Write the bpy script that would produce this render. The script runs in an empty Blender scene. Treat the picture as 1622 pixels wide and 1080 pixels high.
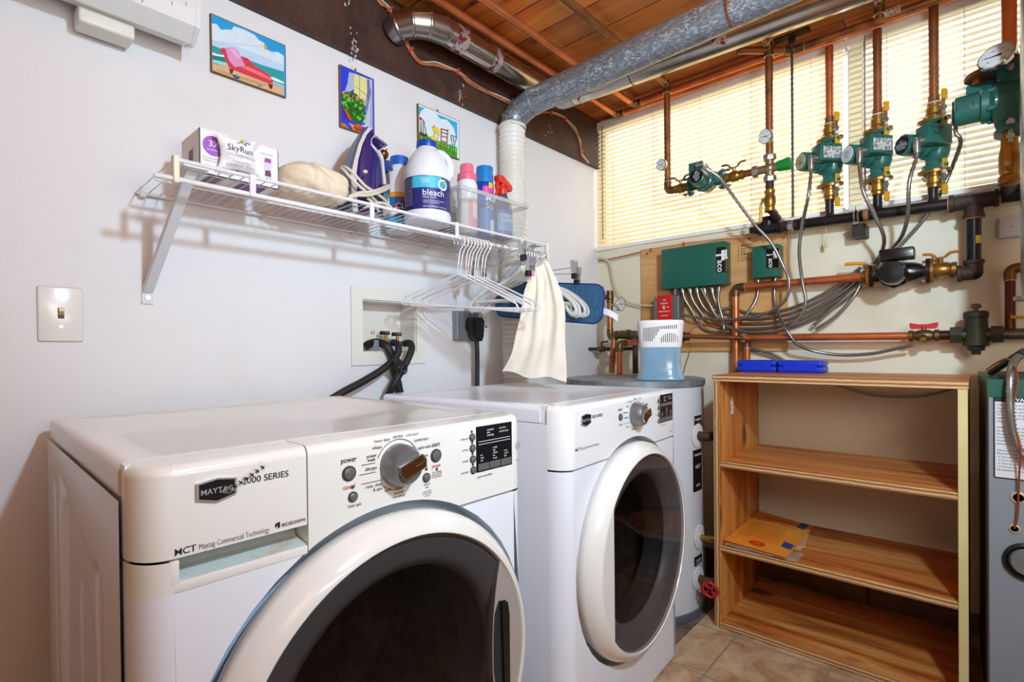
import bpy, bmesh, math, random
from mathutils import Vector, Matrix
PI = math.pi
R = math.radians
random.seed(7)
scene = bpy.context.scene
COL = scene.collection

# ------------------------------------------------------------------ camera
IMW, IMH = 1622, 1080
FPX, YAW, PITCH, ROLL, CYP = 821.66, 0.73146, -0.0072969, -0.0102591, 559.94
CAM = Vector((1.52, 0.0, 1.05))
_f = Vector((-math.sin(YAW) * math.cos(PITCH), math.cos(YAW) * math.cos(PITCH), math.sin(PITCH)))
_r = Vector((math.cos(YAW), math.sin(YAW), 0))
_u = _r.cross(_f)
_rr = math.cos(ROLL) * _r + math.sin(ROLL) * _u
_uu = -math.sin(ROLL) * _r + math.cos(ROLL) * _u
cd = bpy.data.cameras.new('camera')
cam = bpy.data.objects.new('camera', cd)
COL.objects.link(cam)
cd.sensor_width = 36.0
cd.lens = FPX / IMW * 36.0
cd.shift_y = (CYP - IMH / 2) / IMW
cd.clip_start = 0.02
cam.matrix_world = Matrix(((_rr.x, _uu.x, -_f.x, CAM.x), (_rr.y, _uu.y, -_f.y, CAM.y), (_rr.z, _uu.z, -_f.z, CAM.z), (0, 0, 0, 1)))
scene.camera = cam

# ------------------------------------------------------------------ world, lights, exposure
scene.view_settings.view_transform = 'Standard'
scene.view_settings.look = 'None'
scene.view_settings.gamma = 1.0
scene.view_settings.use_curve_mapping = False
scene.view_settings.exposure = 0.0
wd = bpy.data.worlds.new('daylight')
scene.world = wd
wd.use_nodes = True
wd.node_tree.nodes['Background'].inputs[0].default_value = (0.95, 0.97, 1.0, 1)
wd.node_tree.nodes['Background'].inputs[1].default_value = 1.1


def lamp(name, kind, loc, energy, color=(1, 1, 1), size=0.1, size_y=None, target=None):
    d = bpy.data.lights.new(name, kind)
    d.energy = energy
    d.color = color
    if kind == 'AREA':
        d.size = size
        if size_y:
            d.shape = 'RECTANGLE'
            d.size_y = size_y
    else:
        d.shadow_soft_size = size
    o = bpy.data.objects.new(name, d)
    COL.objects.link(o)
    o.location = loc
    if target is not None:
        o.rotation_euler = (Vector(target) - Vector(loc)).to_track_quat('-Z', 'Y').to_euler()
    return o


lamp('room_lamp', 'AREA', (1.95, 0.47, 1.79), 34, (0.55, 0.80, 1.0), 0.10, None, (0.4, 2.2, 1.2))
lamp('warm_fill', 'POINT', (2.15, -0.55, 1.85), 12, (1.0, 0.70, 0.38), 0.35)  # unseen soft warm fill behind the camera, added to lift the ambient light
lamp('upward_fill', 'AREA', (2.1, 0.35, 1.35), 20, (1.0, 0.94, 0.86), 0.7, 0.7, (1.5, 1.0, 2.26))  # off-frame fill aimed upward, added to brighten the ceiling and ducts
lamp('window_daylight', 'AREA', (0.9, 2.95, 2.15), 22, (1.0, 0.96, 0.88), 2.2, 1.2, (0.9, 2.4, 1.9))
lamp('window_sun', 'SUN', (1.2, 4.5, 4.0), 1.0, (1.0, 0.93, 0.80), 0.02, None, (0.75, 2.0, 1.3))


# ------------------------------------------------------------------ pixel -> place
def at(px, py, ax, val):
    d = _rr * ((px - IMW / 2) / FPX) - _uu * ((py - CYP) / FPX) + _f
    i = 'XYZ'.index(ax)
    return CAM + d * ((val - CAM[i]) / d[i])


def lin(c):
    out = []
    for x in c:
        x = x / 255.0
        out.append(x / 12.92 if x <= 0.04045 else ((x + 0.055) / 1.055) ** 2.4)
    return tuple(out)


# ------------------------------------------------------------------ materials
MATS = {}


class NT:
    def __init__(s, name):
        s.m = bpy.data.materials.new(name)
        s.m.use_nodes = True
        s.t = s.m.node_tree
        s.b = s.t.nodes['Principled BSDF']
        s.co = None

    def n(s, typ, **kw):
        nd = s.t.nodes.new(typ)
        for k, v in kw.items():
            if isinstance(k, str) and hasattr(nd, k) and k not in nd.inputs:
                setattr(nd, k, v)
            else:
                nd.inputs[k].default_value = v
        return nd

    def l(s, a, b):
        s.t.links.new(a, b)

    def coord(s, scale=(1, 1, 1), rot=(0, 0, 0), loc=(0, 0, 0)):
        if s.co is None:
            s.co = s.t.nodes.new('ShaderNodeTexCoord')
        mp = s.t.nodes.new('ShaderNodeMapping')
        mp.inputs['Scale'].default_value = scale
        mp.inputs['Rotation'].default_value = rot
        mp.inputs['Location'].default_value = loc
        s.l(s.co.outputs['Object'], mp.inputs[0])
        return mp.outputs[0]

    def noise(s, vec, scale, detail=4, rough=0.6, dist=0.0):
        nd = s.t.nodes.new('ShaderNodeTexNoise')
        nd.inputs['Scale'].default_value = scale
        nd.inputs['Detail'].default_value = detail
        nd.inputs['Roughness'].default_value = rough
        nd.inputs['Distortion'].default_value = dist
        if vec is not None:
            s.l(vec, nd.inputs['Vector'])
        return nd.outputs[0]

    def ramp(s, fac, stops):
        nd = s.t.nodes.new('ShaderNodeValToRGB')
        el = nd.color_ramp.elements
        while len(el) < len(stops):
            el.new(0.5)
        for e, (p, c) in zip(el, stops):
            e.position = p
            e.color = (*c, 1) if len(c) == 3 else c
        s.l(fac, nd.inputs[0])
        return nd.outputs[0]

    def mix(s, fac, a, b, mode='MIX'):
        nd = s.t.nodes.new('ShaderNodeMix')
        nd.data_type = 'RGBA'
        nd.blend_type = mode
        for sock, v in ((nd.inputs[0], fac), (nd.inputs[6], a), (nd.inputs[7], b)):
            if isinstance(v, (int, float)):
                sock.default_value = v
            elif isinstance(v, tuple):
                sock.default_value = (*v, 1)
            else:
                s.l(v, sock)
        return nd.outputs[2]

    def bump(s, h, strength=0.2, dist=0.01):
        nd = s.t.nodes.new('ShaderNodeBump')
        nd.inputs['Strength'].default_value = strength
        nd.inputs['Distance'].default_value = dist
        s.l(h, nd.inputs['Height'])
        s.l(nd.outputs[0], s.b.inputs['Normal'])

    def set(s, **kw):
        for k, v in kw.items():
            k = k.replace('_', ' ')
            s.b.inputs[k].default_value = v


def P(name, c, rough=0.5, metal=0.0, c2=None, ns=8.0, lo=0.4, hi=0.65, bump=0.0, bs=None, coat=0.0, trans=0.0, ior=1.45, spec=0.5, alpha=1.0, emit=None, es=1.0, sheen=0.0):
    """plain material, optionally mottled with a second colour by noise"""
    if name in MATS:
        return MATS[name]
    t = NT(name)
    col = lin(c)
    t.set(Base_Color=(*col, 1), Roughness=rough, Metallic=metal, IOR=ior)
    t.b.inputs['Specular IOR Level'].default_value = spec
    if coat:
        t.b.inputs['Coat Weight'].default_value = coat
        t.b.inputs['Coat Roughness'].default_value = 0.05
    if trans:
        t.b.inputs['Transmission Weight'].default_value = trans
    if sheen:
        t.b.inputs['Sheen Weight'].default_value = sheen
    if alpha < 1:
        t.b.inputs['Alpha'].default_value = alpha
    if emit:
        t.b.inputs['Emission Color'].default_value = (*lin(emit), 1)
        t.b.inputs['Emission Strength'].default_value = es
    v = t.coord()
    if c2 is not None:
        nz = t.noise(v, ns, 5)
        t.l(t.ramp(nz, [(lo, col), (hi, lin(c2))]), t.b.inputs['Base Color'])
    if bump:
        t.bump(t.noise(v, bs or ns * 4, 4), bump)
    MATS[name] = t.m
    return t.m


def paint_mat():
    """colours come from a face attribute: printed pictures and labels"""
    if 'printed_colours' in MATS:
        return MATS['printed_colours']
    t = NT('printed_colours')
    a = t.t.nodes.new('ShaderNodeAttribute')
    a.attribute_name = 'ink'
    nz = t.noise(t.coord(), 60, 3)
    t.l(t.mix(0.10, a.outputs['Color'], t.ramp(nz, [(0.3, (0.2, 0.2, 0.2)), (0.7, (1, 1, 1))]), 'MULTIPLY'), t.b.inputs['Base Color'])
    t.set(Roughness=0.45)
    MATS['printed_colours'] = t.m
    return t.m


# ------------------------------------------------------------------ mesh collector
def V(*a):
    return Vector(a)


def basis(z, x=None):
    z = Vector(z).normalized()
    if x is None:
        x = V(1, 0, 0) if abs(z.x) < 0.8 else V(0, 1, 0)
    x = Vector(x)
    x = (x - z * x.dot(z)).normalized()
    return x, z.cross(x), z


class MB:
    def __init__(s):
        s.v, s.f, s.mi, s.c = [], [], [], []

    def add(s, vs, fs, mi=0, col=None):
        o = len(s.v)
        s.v += [Vector(p) for p in vs]
        for f in fs:
            s.f.append([i + o for i in f])
            s.mi.append(mi)
            s.c.append(col)
        return s

    def bm(s, b, mi=0, col=None, mat=None):
        b.verts.index_update()
        vs = [v.co.copy() if mat is None else mat @ v.co for v in b.verts]
        s.add(vs, [[v.index for v in f.verts] for f in b.faces], mi, col)
        b.free()
        return s

    def box(s, lo, hi, bev=0.0, seg=2, mi=0, col=None, mat=None):
        lo, hi = Vector(lo), Vector(hi)
        b = bmesh.new()
        bmesh.ops.create_cube(b, size=1.0)
        for v in b.verts:
            v.co = Vector([(lo[i] + hi[i]) / 2 + v.co[i] * abs(hi[i] - lo[i]) for i in range(3)])
        if bev > 0:
            bmesh.ops.bevel(b, geom=list(b.edges), offset=bev, segments=seg, profile=0.5, affect='EDGES')
        return s.bm(b, mi, col, mat)

    def obox(s, c, ax, ay, az, size, bev=0.0, seg=2, mi=0, col=None):
        m = Matrix((tuple(ax) + (0,), tuple(ay) + (0,), tuple(az) + (0,), (0, 0, 0, 1))).transposed()
        m.translation = Vector(c)
        h = Vector(size) / 2
        return s.box(-h, h, bev, seg, mi, col, m)

    def tube(s, pts, r, seg=10, cap=True, mi=0, closed=False, col=None):
        pts = [Vector(p) for p in pts]
        n = len(pts)
        rs = r if isinstance(r, (list, tuple)) else [r] * n
        t0 = (pts[1] - pts[0]).normalized()
        x, y, _ = basis(t0)
        vs, fs = [], []
        for i, p in enumerate(pts):
            if closed:
                t = pts[(i + 1) % n] - pts[i - 1]
            else:
                t = pts[min(i + 1, n - 1)] - pts[max(i - 1, 0)]
            if t.length < 1e-9:
                t = t0
            t = t.normalized()
            x = (x - t * x.dot(t))
            if x.length < 1e-6:
                x = basis(t)[0]
            x.normalize()
            y = t.cross(x)
            for k in range(seg):
                a = 2 * PI * k / seg
                vs.append(p + (x * math.cos(a) + y * math.sin(a)) * rs[i])
        rings = n if closed else n - 1
        for i in range(rings):
            j = (i + 1) % n
            for k in range(seg):
                k2 = (k + 1) % seg
                fs.append([i * seg + k, i * seg + k2, j * seg + k2, j * seg + k])
        if cap and not closed:
            fs.append(list(range(seg))[::-1])
            fs.append([(n - 1) * seg + k for k in range(seg)])
        return s.add(vs, fs, mi, col)

    def cyl(s, p0, p1, r, r2=None, seg=20, mi=0, bev=0.0, col=None):
        p0, p1 = Vector(p0), Vector(p1)
        r2 = r if r2 is None else r2
        if bev:
            d = (p1 - p0).normalized() * bev
            return s.tube([p0, p0, p0 + d, p1 - d, p1, p1], [0.0001, r - bev, r, r2, r2 - bev, 0.0001], seg, False, mi, False, col)
        return s.tube([p0, p1], [r, r2], seg, True, mi, False, col)

    def lathe(s, prof, c, z=(0, 0, 1), seg=28, mi=0, x=None, col=None, sx=1.0, sy=1.0, caps=True):
        ax, ay, az = basis(z, x)
        c = Vector(c)
        vs, fs = [], []
        n = len(prof)
        for (r, h) in prof:
            for k in range(seg):
                a = 2 * PI * k / seg
                vs.append(c + az * h + ax * (r * math.cos(a) * sx) + ay * (r * math.sin(a) * sy))
        for i in range(n - 1):
            for k in range(seg):
                k2 = (k + 1) % seg
                fs.append([i * seg + k, i * seg + k2, (i + 1) * seg + k2, (i + 1) * seg + k])
        if caps and prof[0][0] > 1e-5:
            fs.append(list(range(seg))[::-1])
        if caps and prof[-1][0] > 1e-5:
            fs.append([(n - 1) * seg + k for k in range(seg)])
        return s.add(vs, fs, mi, col)

    def prism(s, poly, ext, mi=0, col=None):
        a = [Vector(p) for p in poly]
        e = Vector(ext)
        n = len(a)
        fs = [list(range(n))[::-1], list(range(n, 2 * n))]
        for i in range(n):
            j = (i + 1) % n
            fs.append([i, j, j + n, i + n])
        return s.add(a + [p + e for p in a], fs, mi, col)

    def poly(s, pts, mi=0, col=None):
        return s.add(pts, [list(range(len(pts)))], mi, col)

    def sphere(s, c, r, mi=0, seg=16, sc=(1, 1, 1), col=None):
        b = bmesh.new()
        bmesh.ops.create_uvsphere(b, u_segments=seg, v_segments=max(6, seg // 2), radius=r)
        for v in b.verts:
            v.co = Vector((v.co.x * sc[0], v.co.y * sc[1], v.co.z * sc[2])) + Vector(c)
        return s.bm(b, mi, col)

    def grid(s, fn, nu, nv, mi=0, col=None):
        vs = [fn(i / nu, j / nv) for j in range(nv + 1) for i in range(nu + 1)]
        fs = [[j * (nu + 1) + i, j * (nu + 1) + i + 1, (j + 1) * (nu + 1) + i + 1, (j + 1) * (nu + 1) + i] for j in range(nv) for i in range(nu)]
        return s.add(vs, fs, mi, col)

    def text(s, body, size, o, ax, ay, mi=0, col=None, bold=0.0, align='LEFT', lift=0.0, sx=1.0, shear=0.0, depth=0.0):
        cu = bpy.data.curves.new('lettering', 'FONT')
        cu.body = body
        cu.size = size
        cu.align_x = align
        cu.offset = bold * size * 0.4
        cu.shear = shear
        cu.resolution_u = 3
        cu.fill_mode = 'FRONT' if depth == 0 else 'BOTH'
        cu.extrude = depth
        ob = bpy.data.objects.new('lettering', cu)
        me = bpy.data.meshes.new_from_object(ob)
        ax, ay = Vector(ax).normalized(), Vector(ay).normalized()
        nz = ax.cross(ay)
        o = Vector(o)
        s.add([o + ax * (v.co.x * sx) + ay * v.co.y + nz * (lift + v.co.z) for v in me.vertices], [list(p.vertices) for p in me.polygons], mi, col)
        bpy.data.meshes.remove(me)
        bpy.data.objects.remove(ob)
        bpy.data.curves.remove(cu)
        return s

    def build(s, name, mats, parent=None, local=False, smooth=35, kind=None, label=None, origin=None):
        me = bpy.data.meshes.new(name)
        if not isinstance(mats, (list, tuple)):
            mats = [mats]
        vs = s.v
        o = bpy.data.objects.new(name, me)
        if parent is not None:
            root = ROOT[parent]
            if not local:
                inv = root.inverted()
                vs = [inv @ p for p in vs]
        else:
            if origin is None:
                xs, ys, zs = [p.x for p in vs], [p.y for p in vs], [p.z for p in vs]
                origin = V((min(xs) + max(xs)) / 2, (min(ys) + max(ys)) / 2, min(zs))
            origin = Vector(origin)
            vs = [p - origin for p in vs]
        me.from_pydata([tuple(p) for p in vs], [], s.f)
        for m in mats:
            me.materials.append(m)
        if len(mats) > 1:
            me.polygons.foreach_set('material_index', s.mi)
        if any(c is not None for c in s.c):
            at_ = me.color_attributes.new('ink', 'FLOAT_COLOR', 'CORNER')
            buf = []
            for p, c in zip(me.polygons, s.c):
                cc = (*(lin(c) if c else (0.8, 0.8, 0.8)), 1.0)
                buf += list(cc) * p.loop_total
            at_.data.foreach_set('color', buf)
        if smooth:
            me.polygons.foreach_set('use_smooth', [True] * len(me.polygons))
            me.set_sharp_from_angle(angle=R(smooth))
        me.update()
        COL.objects.link(o)
        if parent is not None:
            o.parent = parent
            ROOT[o] = ROOT[parent]
        else:
            o.location = origin
            ROOT[o] = Matrix.Translation(origin)
        if kind:
            o['kind'] = kind
        if label:
            o['label'] = label
        return o


ROOT = {}


def thing(name, label, cat, loc=(0, 0, 0), rotz=0.0, group=None, rot=None):
    o = bpy.data.objects.new(name, None)
    o.empty_display_size = 0.05
    COL.objects.link(o)
    o.location = loc
    e = rot if rot is not None else (0, 0, rotz)
    o.rotation_euler = e
    from mathutils import Euler
    ROOT[o] = Matrix.Translation(Vector(loc)) @ Euler(e).to_matrix().to_4x4()
    return tag(o, label, cat, group)


def tag(o, label, cat, group=None):
    o['label'] = label
    o['category'] = cat
    if group:
        o['group'] = group
    return o


def kids(o):
    return [c for c in COL.objects if c.parent == o]


def copy_thing(src, loc=None, rot=None, label=None, group=None, move=None):
    r = src.copy()
    COL.objects.link(r)
    if move is not None:
        r.location = src.location + Vector(move)
    if loc is not None:
        r.location = loc
    if rot is not None:
        r.rotation_euler = rot
    ROOT[r] = Matrix.Translation(r.location) @ r.rotation_euler.to_matrix().to_4x4()
    if label:
        r['label'] = label
    if group:
        r['group'] = group
    for ch in kids(src):
        c = ch.copy()
        c.parent = r
        COL.objects.link(c)
        ROOT[c] = ROOT[r]
        for g in kids(ch):
            d = g.copy()
            d.parent = c
            COL.objects.link(d)
            ROOT[d] = ROOT[r]
    return r


def spline(pts, n=8, closed=False):
    """Catmull-Rom through the points"""
    pts = [Vector(p) for p in pts]
    m = len(pts)
    out = []
    rng = m if closed else m - 1
    for i in range(rng):
        if closed:
            a, b, c, d = pts[i - 1], pts[i], pts[(i + 1) % m], pts[(i + 2) % m]
        else:
            b, c = pts[i], pts[i + 1]
            a = pts[i - 1] if i > 0 else b * 2 - c
            d = pts[i + 2] if i + 2 < m else c * 2 - b
        for k in range(n):
            t = k / n
            out.append(0.5 * ((2 * b) + (c - a) * t + (2 * a - 5 * b + 4 * c - d) * t * t + (3 * b - a - 3 * c + d) * t ** 3))
    if not closed:
        out.append(pts[-1])
    return out


def fillet(pts, rad, n=6):
    """polyline with rounded corners"""
    pts = [Vector(p) for p in pts]
    out = [pts[0]]
    for i in range(1, len(pts) - 1):
        p = pts[i]
        a, b = (pts[i - 1] - p), (pts[i + 1] - p)
        ang = a.angle(b)
        if ang > PI - 0.02:
            out.append(p)
            continue
        d = min(rad / math.tan(ang / 2), a.length * 0.48, b.length * 0.48)
        p0, p1 = p + a.normalized() * d, p + b.normalized() * d
        for k in range(n + 1):
            t = k / n
            out.append(p0 * (1 - t) ** 2 + p * 2 * t * (1 - t) + p1 * t * t)
    out.append(pts[-1])
    return out
# ================================================================== the room
YB = 2.388      # back wall
ZC = 2.262      # ceiling


def wall_material(name, base, stain, amt):
    t = NT(name)
    v = t.coord()
    n1 = t.noise(v, 3.0, 5, 0.6)
    n2 = t.noise(v, 22.0, 3, 0.6)
    c = t.mix(t.ramp(n1, [(0.55, (0, 0, 0)), (0.8, (amt, amt, amt))]), lin(base), lin(stain))
    sp = t.ramp(n2, [(0.70, (0, 0, 0)), (0.78, (0.10, 0.10, 0.10))])
    c = t.mix(sp, c, lin((150, 130, 105)))
    t.l(c, t.b.inputs['Base Color'])
    t.set(Roughness=0.55)
    t.bump(t.noise(v, 120, 3), 0.04)
    return t.m


M_wall = wall_material('white_painted_plaster', (226, 224, 226), (218, 208, 196), 0.5)
M_wallb = wall_material('cream_painted_plaster', (224, 216, 192), (192, 172, 136), 0.6)
M_tan = P('beige_painted_plaster', (206, 196, 182), 0.7, c2=(196, 184, 168), ns=3)


def wood(name, dark, mid, light, scale=(1, 1, 1), grain=14.0, rough=0.5, knots=True, boards=None, bumps=0.15, con=1.0, kr=0.07):
    """wood with grain along local X (after scaling), optional boards (length, width)"""
    t = NT(name)
    v = t.coord(scale)
    st = t.t.nodes.new('ShaderNodeMapping')
    st.inputs['Scale'].default_value = (0.9, grain, grain)
    t.l(v, st.inputs[0])
    vec = st.outputs[0]
    if boards:
        br = t.t.nodes.new('ShaderNodeTexBrick')
        br.offset = 0.5
        br.inputs['Scale'].default_value = 1.0
        br.inputs['Brick Width'].default_value = boards[0]
        br.inputs['Row Height'].default_value = boards[1]
        br.inputs['Mortar Size'].default_value = 0.003
        br.inputs['Mortar Smooth'].default_value = 0.4
        br.inputs['Color1'].default_value = (0, 0, 0, 1)
        br.inputs['Color2'].default_value = (1, 1, 1, 1)
        br.inputs['Mortar'].default_value = (0.5, 0.5, 0.5, 1)
        t.l(v, br.inputs['Vector'])
        ad = t.t.nodes.new('ShaderNodeVectorMath')
        ad.operation = 'MULTIPLY_ADD'
        t.l(br.outputs['Color'], ad.inputs[0])
        ad.inputs[1].default_value = (9, 5, 3)
        t.l(vec, ad.inputs[2])
        vec = ad.outputs[0]
    g1 = t.noise(vec, 1.0, 6, 0.62, 0.9)
    g2 = t.noise(vec, 5.0, 3, 0.5, 0.3)
    c = t.ramp(g1, [(0.48 - 0.20 * con, lin(dark)), (0.48 - 0.01 * con, lin(mid)), (0.48 + 0.22 * con, lin(light))])
    c = t.mix(t.ramp(g2, [(0.45, (0, 0, 0)), (0.75, (0.35, 0.35, 0.35))]), c, lin(dark))
    if knots:
        kn = t.t.nodes.new('ShaderNodeTexVoronoi')
        kv = t.t.nodes.new('ShaderNodeMapping')
        kv.inputs['Scale'].default_value = (2.6, 5.5, 5.5)
        t.l(v, kv.inputs[0])
        wob = t.t.nodes.new('ShaderNodeVectorMath')
        wob.operation = 'MULTIPLY_ADD'
        t.l(t.noise(v, 14, 2), wob.inputs[0])
        wob.inputs[1].default_value = (0.1, 0.1, 0.1)
        t.l(kv.outputs[0], wob.inputs[2])
        t.l(wob.outputs[0], kn.inputs['Vector'])
        kn.inputs['Scale'].default_value = 1.0
        c = t.mix(t.ramp(kn.outputs['Distance'], [(kr, (0.85, 0.85, 0.85)), (kr + 0.08, (0, 0, 0))]), c, lin([x * 0.45 for x in dark]))
    if boards:
        br2 = t.ramp(br.outputs['Color'], [(0.0, (0.62, 0.62, 0.62)), (1.0, (1.15, 1.15, 1.15))])
        c = t.mix(1.0, c, br2, 'MULTIPLY')
        c = t.mix(br.outputs['Fac'], c, lin([x * 0.25 for x in dark]))
    t.l(c, t.b.inputs['Base Color'])
    t.set(Roughness=rough)
    t.bump(g1, bumps, 0.004)
    MATS[name] = t.m
    return t.m


M_ceil = wood('ceiling_planks', (150, 70, 22), (212, 116, 42), (234, 152, 68), (1, 1, 1), 9.0, 0.5, True, (2.3, 0.142))
M_beam = wood('dark_stained_beam', (44, 26, 20), (66, 40, 31), (84, 55, 42), (1, 1, 1), 9.0, 0.6, True)


def tile_material():
    t = NT('beige_floor_tile')
    v = t.coord()
    br = t.t.nodes.new('ShaderNodeTexBrick')
    br.offset = 0.0
    br.inputs['Scale'].default_value = 1.0
    br.inputs['Brick Width'].default_value = 0.283
    br.inputs['Row Height'].default_value = 0.283
    br.inputs['Mortar Size'].default_value = 0.004
    br.inputs['Mortar Smooth'].default_value = 0.2
    br.inputs['Color1'].default_value = (0.86, 0.86, 0.86, 1)
    br.inputs['Color2'].default_value = (1, 1, 1, 1)
    t.l(v, br.inputs['Vector'])
    n1 = t.noise(v, 9.0, 7, 0.68, 0.6)
    c = t.ramp(n1, [(0.33, lin((156, 116, 84))), (0.5, lin((198, 162, 124))), (0.68, lin((220, 192, 158)))])
    c = t.mix(1.0, c, br.outputs['Color'], 'MULTIPLY')
    c = t.mix(br.outputs['Fac'], c, lin((150, 132, 112)))
    t.l(c, t.b.inputs['Base Color'])
    t.set(Roughness=0.42)
    t.bump(n1, 0.12, 0.01)
    return t.m


M_tile = tile_material()
M_slab = P('rough_concrete', (126, 108, 92), 0.9, c2=(74, 60, 48), ns=14, bump=0.9, bs=30)


def block_material():
    t = NT('concrete_block')
    v = t.coord((1, 1, 1), (R(90), 0, 0))
    br = t.t.nodes.new('ShaderNodeTexBrick')
    br.inputs['Scale'].default_value = 1.0
    br.inputs['Brick Width'].default_value = 0.40
    br.inputs['Row Height'].default_value = 0.20
    br.inputs['Mortar Size'].default_value = 0.005
    br.inputs['Color1'].default_value = (*lin((150, 122, 92)), 1)
    br.inputs['Color2'].default_value = (*lin((136, 110, 82)), 1)
    br.inputs['Mortar'].default_value = (*lin((92, 72, 52)), 1)
    t.l(v, br.inputs['Vector'])
    t.l(t.mix(0.5, br.outputs['Color'], t.ramp(t.noise(v, 20, 5), [(0.3, (0.45, 0.45, 0.45)), (0.7, (1, 1, 1))]), 'MULTIPLY'), t.b.inputs['Base Color'])
    t.set(Roughness=0.9)
    return t.m


def struct(name, lo, hi, m, origin=(0, 0, 0)):
    return MB().box(lo, hi).build(name, m, kind='structure', smooth=0, origin=origin)


XR, YF = 2.75, -1.35
FZ = 0.045
struct('floor', (0.757, YF, 0.02), (XR, YB + 0.035, FZ), M_tile, (0.891, 1.565, 0.0))
struct('floor_slab', (0, YF, -0.08), (XR, YB + 0.035, FZ - 0.012), M_slab)
struct('ceiling', (0, YF, ZC), (XR, YB, ZC + 0.05), M_ceil)
struct('wall_left', (-0.10, YF, -0.08), (0, 0.949, ZC + 0.05), M_wall)
# the wall opens behind the washer outlet box
OB0, OB1, OBZ0, OBZ1 = 0.949, 1.170, 1.046, 1.223
struct('wall_left_low', (-0.10, OB0, -0.08), (0, OB1, OBZ0), M_wall)
struct('wall_left_high', (-0.10, OB0, OBZ1), (0, OB1, ZC + 0.05), M_wall)
struct('wall_left_far', (-0.10, OB1, -0.08), (0, YB + 0.1, ZC + 0.05), M_wall)
struct('wall_right', (XR, YF, -0.08), (XR + 0.1, YB + 0.1, ZC + 0.05), M_tan)
struct('wall_front', (0, YF - 0.1, -0.08), (XR, YF, ZC + 0.05), M_tan)
WX1, WZ0, WZ1 = 1.784, 1.566, 2.248
ZL = at(1206, 888, 'Y', YB)[2]
struct('wall_back', (0, YB, ZL), (XR, YB + 0.10, WZ0), M_wallb)
struct('wall_back_side', (WX1, YB, WZ0), (XR, YB + 0.10, ZC), M_wallb)
struct('wall_back_top', (0, YB, WZ1), (WX1, YB + 0.10, ZC), M_wallb)
struct('wall_back_block', (0, YB + 0.035, -0.08), (XR, YB + 0.135, ZL), block_material())
struct('trim_1', (0, YF, 2.012), (0.022, YB, ZC), M_beam)     # dark board along the top of the left wall
b = MB()
for cx, cy, sx_, sy_, k in ((562, 74, 6, 20, 26), (730, 148, 5, 20, 16), (548, 5, 8, 5, 5), (868, 205, 8, 10, 6)):
    for i in range(k):
        p = at(cx + random.gauss(0, sx_ * 0.6), cy + random.gauss(0, sy_ * 0.6), 'X', 0.0224)
        w_, h_ = random.uniform(0.001, 0.003), random.uniform(0.002, 0.007)
        b.poly([p + Vector((0, w_ * math.cos(q * PI / 4), h_ * math.sin(q * PI / 4))) for q in range(8)])
b.build('paint_marks', P('dried_white_paint', (190, 180, 172), 0.7), bpy.data.objects['trim_1'], smooth=0)

# window with panes behind the blinds
M_frame = P('white_window_frame', (225, 222, 215), 0.45)
M_glass = NT('window_glass')
M_glass.set(Roughness=0.0, Base_Color=(1, 1, 1, 1), IOR=1.02)
M_glass.b.inputs['Transmission Weight'].default_value = 1.0
b = MB()
for (x0, x1, z0, z1) in ((0, WX1, WZ0, WZ0 + 0.03), (0, WX1, WZ1 - 0.03, WZ1), (0, 0.03, WZ0 + 0.03, WZ1 - 0.03), (WX1 - 0.03, WX1, WZ0 + 0.03, WZ1 - 0.03), (1.14, 1.19, WZ0 + 0.03, WZ1 - 0.03)):
    b.box((x0, YB + 0.045, z0), (x1, YB + 0.085, z1))
win = b.build('window_1', M_frame, kind='structure', smooth=0)
MB().box((0.03, YB + 0.062, WZ0 + 0.03), (1.14, YB + 0.066, WZ1 - 0.03)).build('pane', M_glass.m, win, smooth=0)
MB().box((1.19, YB + 0.062, WZ0 + 0.03), (WX1 - 0.03, YB + 0.066, WZ1 - 0.03)).build('pane', M_glass.m, win, smooth=0)


# ------------------------------------------------------------------ blinds
def slat_material(name, c, tr):
    t = NT(name)
    t.set(Base_Color=(*lin(c), 1), Roughness=0.4)
    tl = t.t.nodes.new('ShaderNodeBsdfTranslucent')
    tl.inputs[0].default_value = (*lin(c), 1)
    mx = t.t.nodes.new('ShaderNodeMixShader')
    mx.inputs[0].default_value = tr
    t.l(t.b.outputs[0], mx.inputs[1])
    t.l(tl.outputs[0], mx.inputs[2])
    t.l(mx.outputs[0], t.t.nodes['Material Output'].inputs[0])
    return t.m


M_slat = slat_material('cream_blind_slat', (250, 230, 182), 0.45)
M_slat2 = slat_material('ivory_blind_slat', (238, 232, 204), 0.36)
M_rail = P('white_blind_rail', (240, 238, 232), 0.35)
M_cord = P('blind_cord', (205, 198, 185), 0.8)


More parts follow.
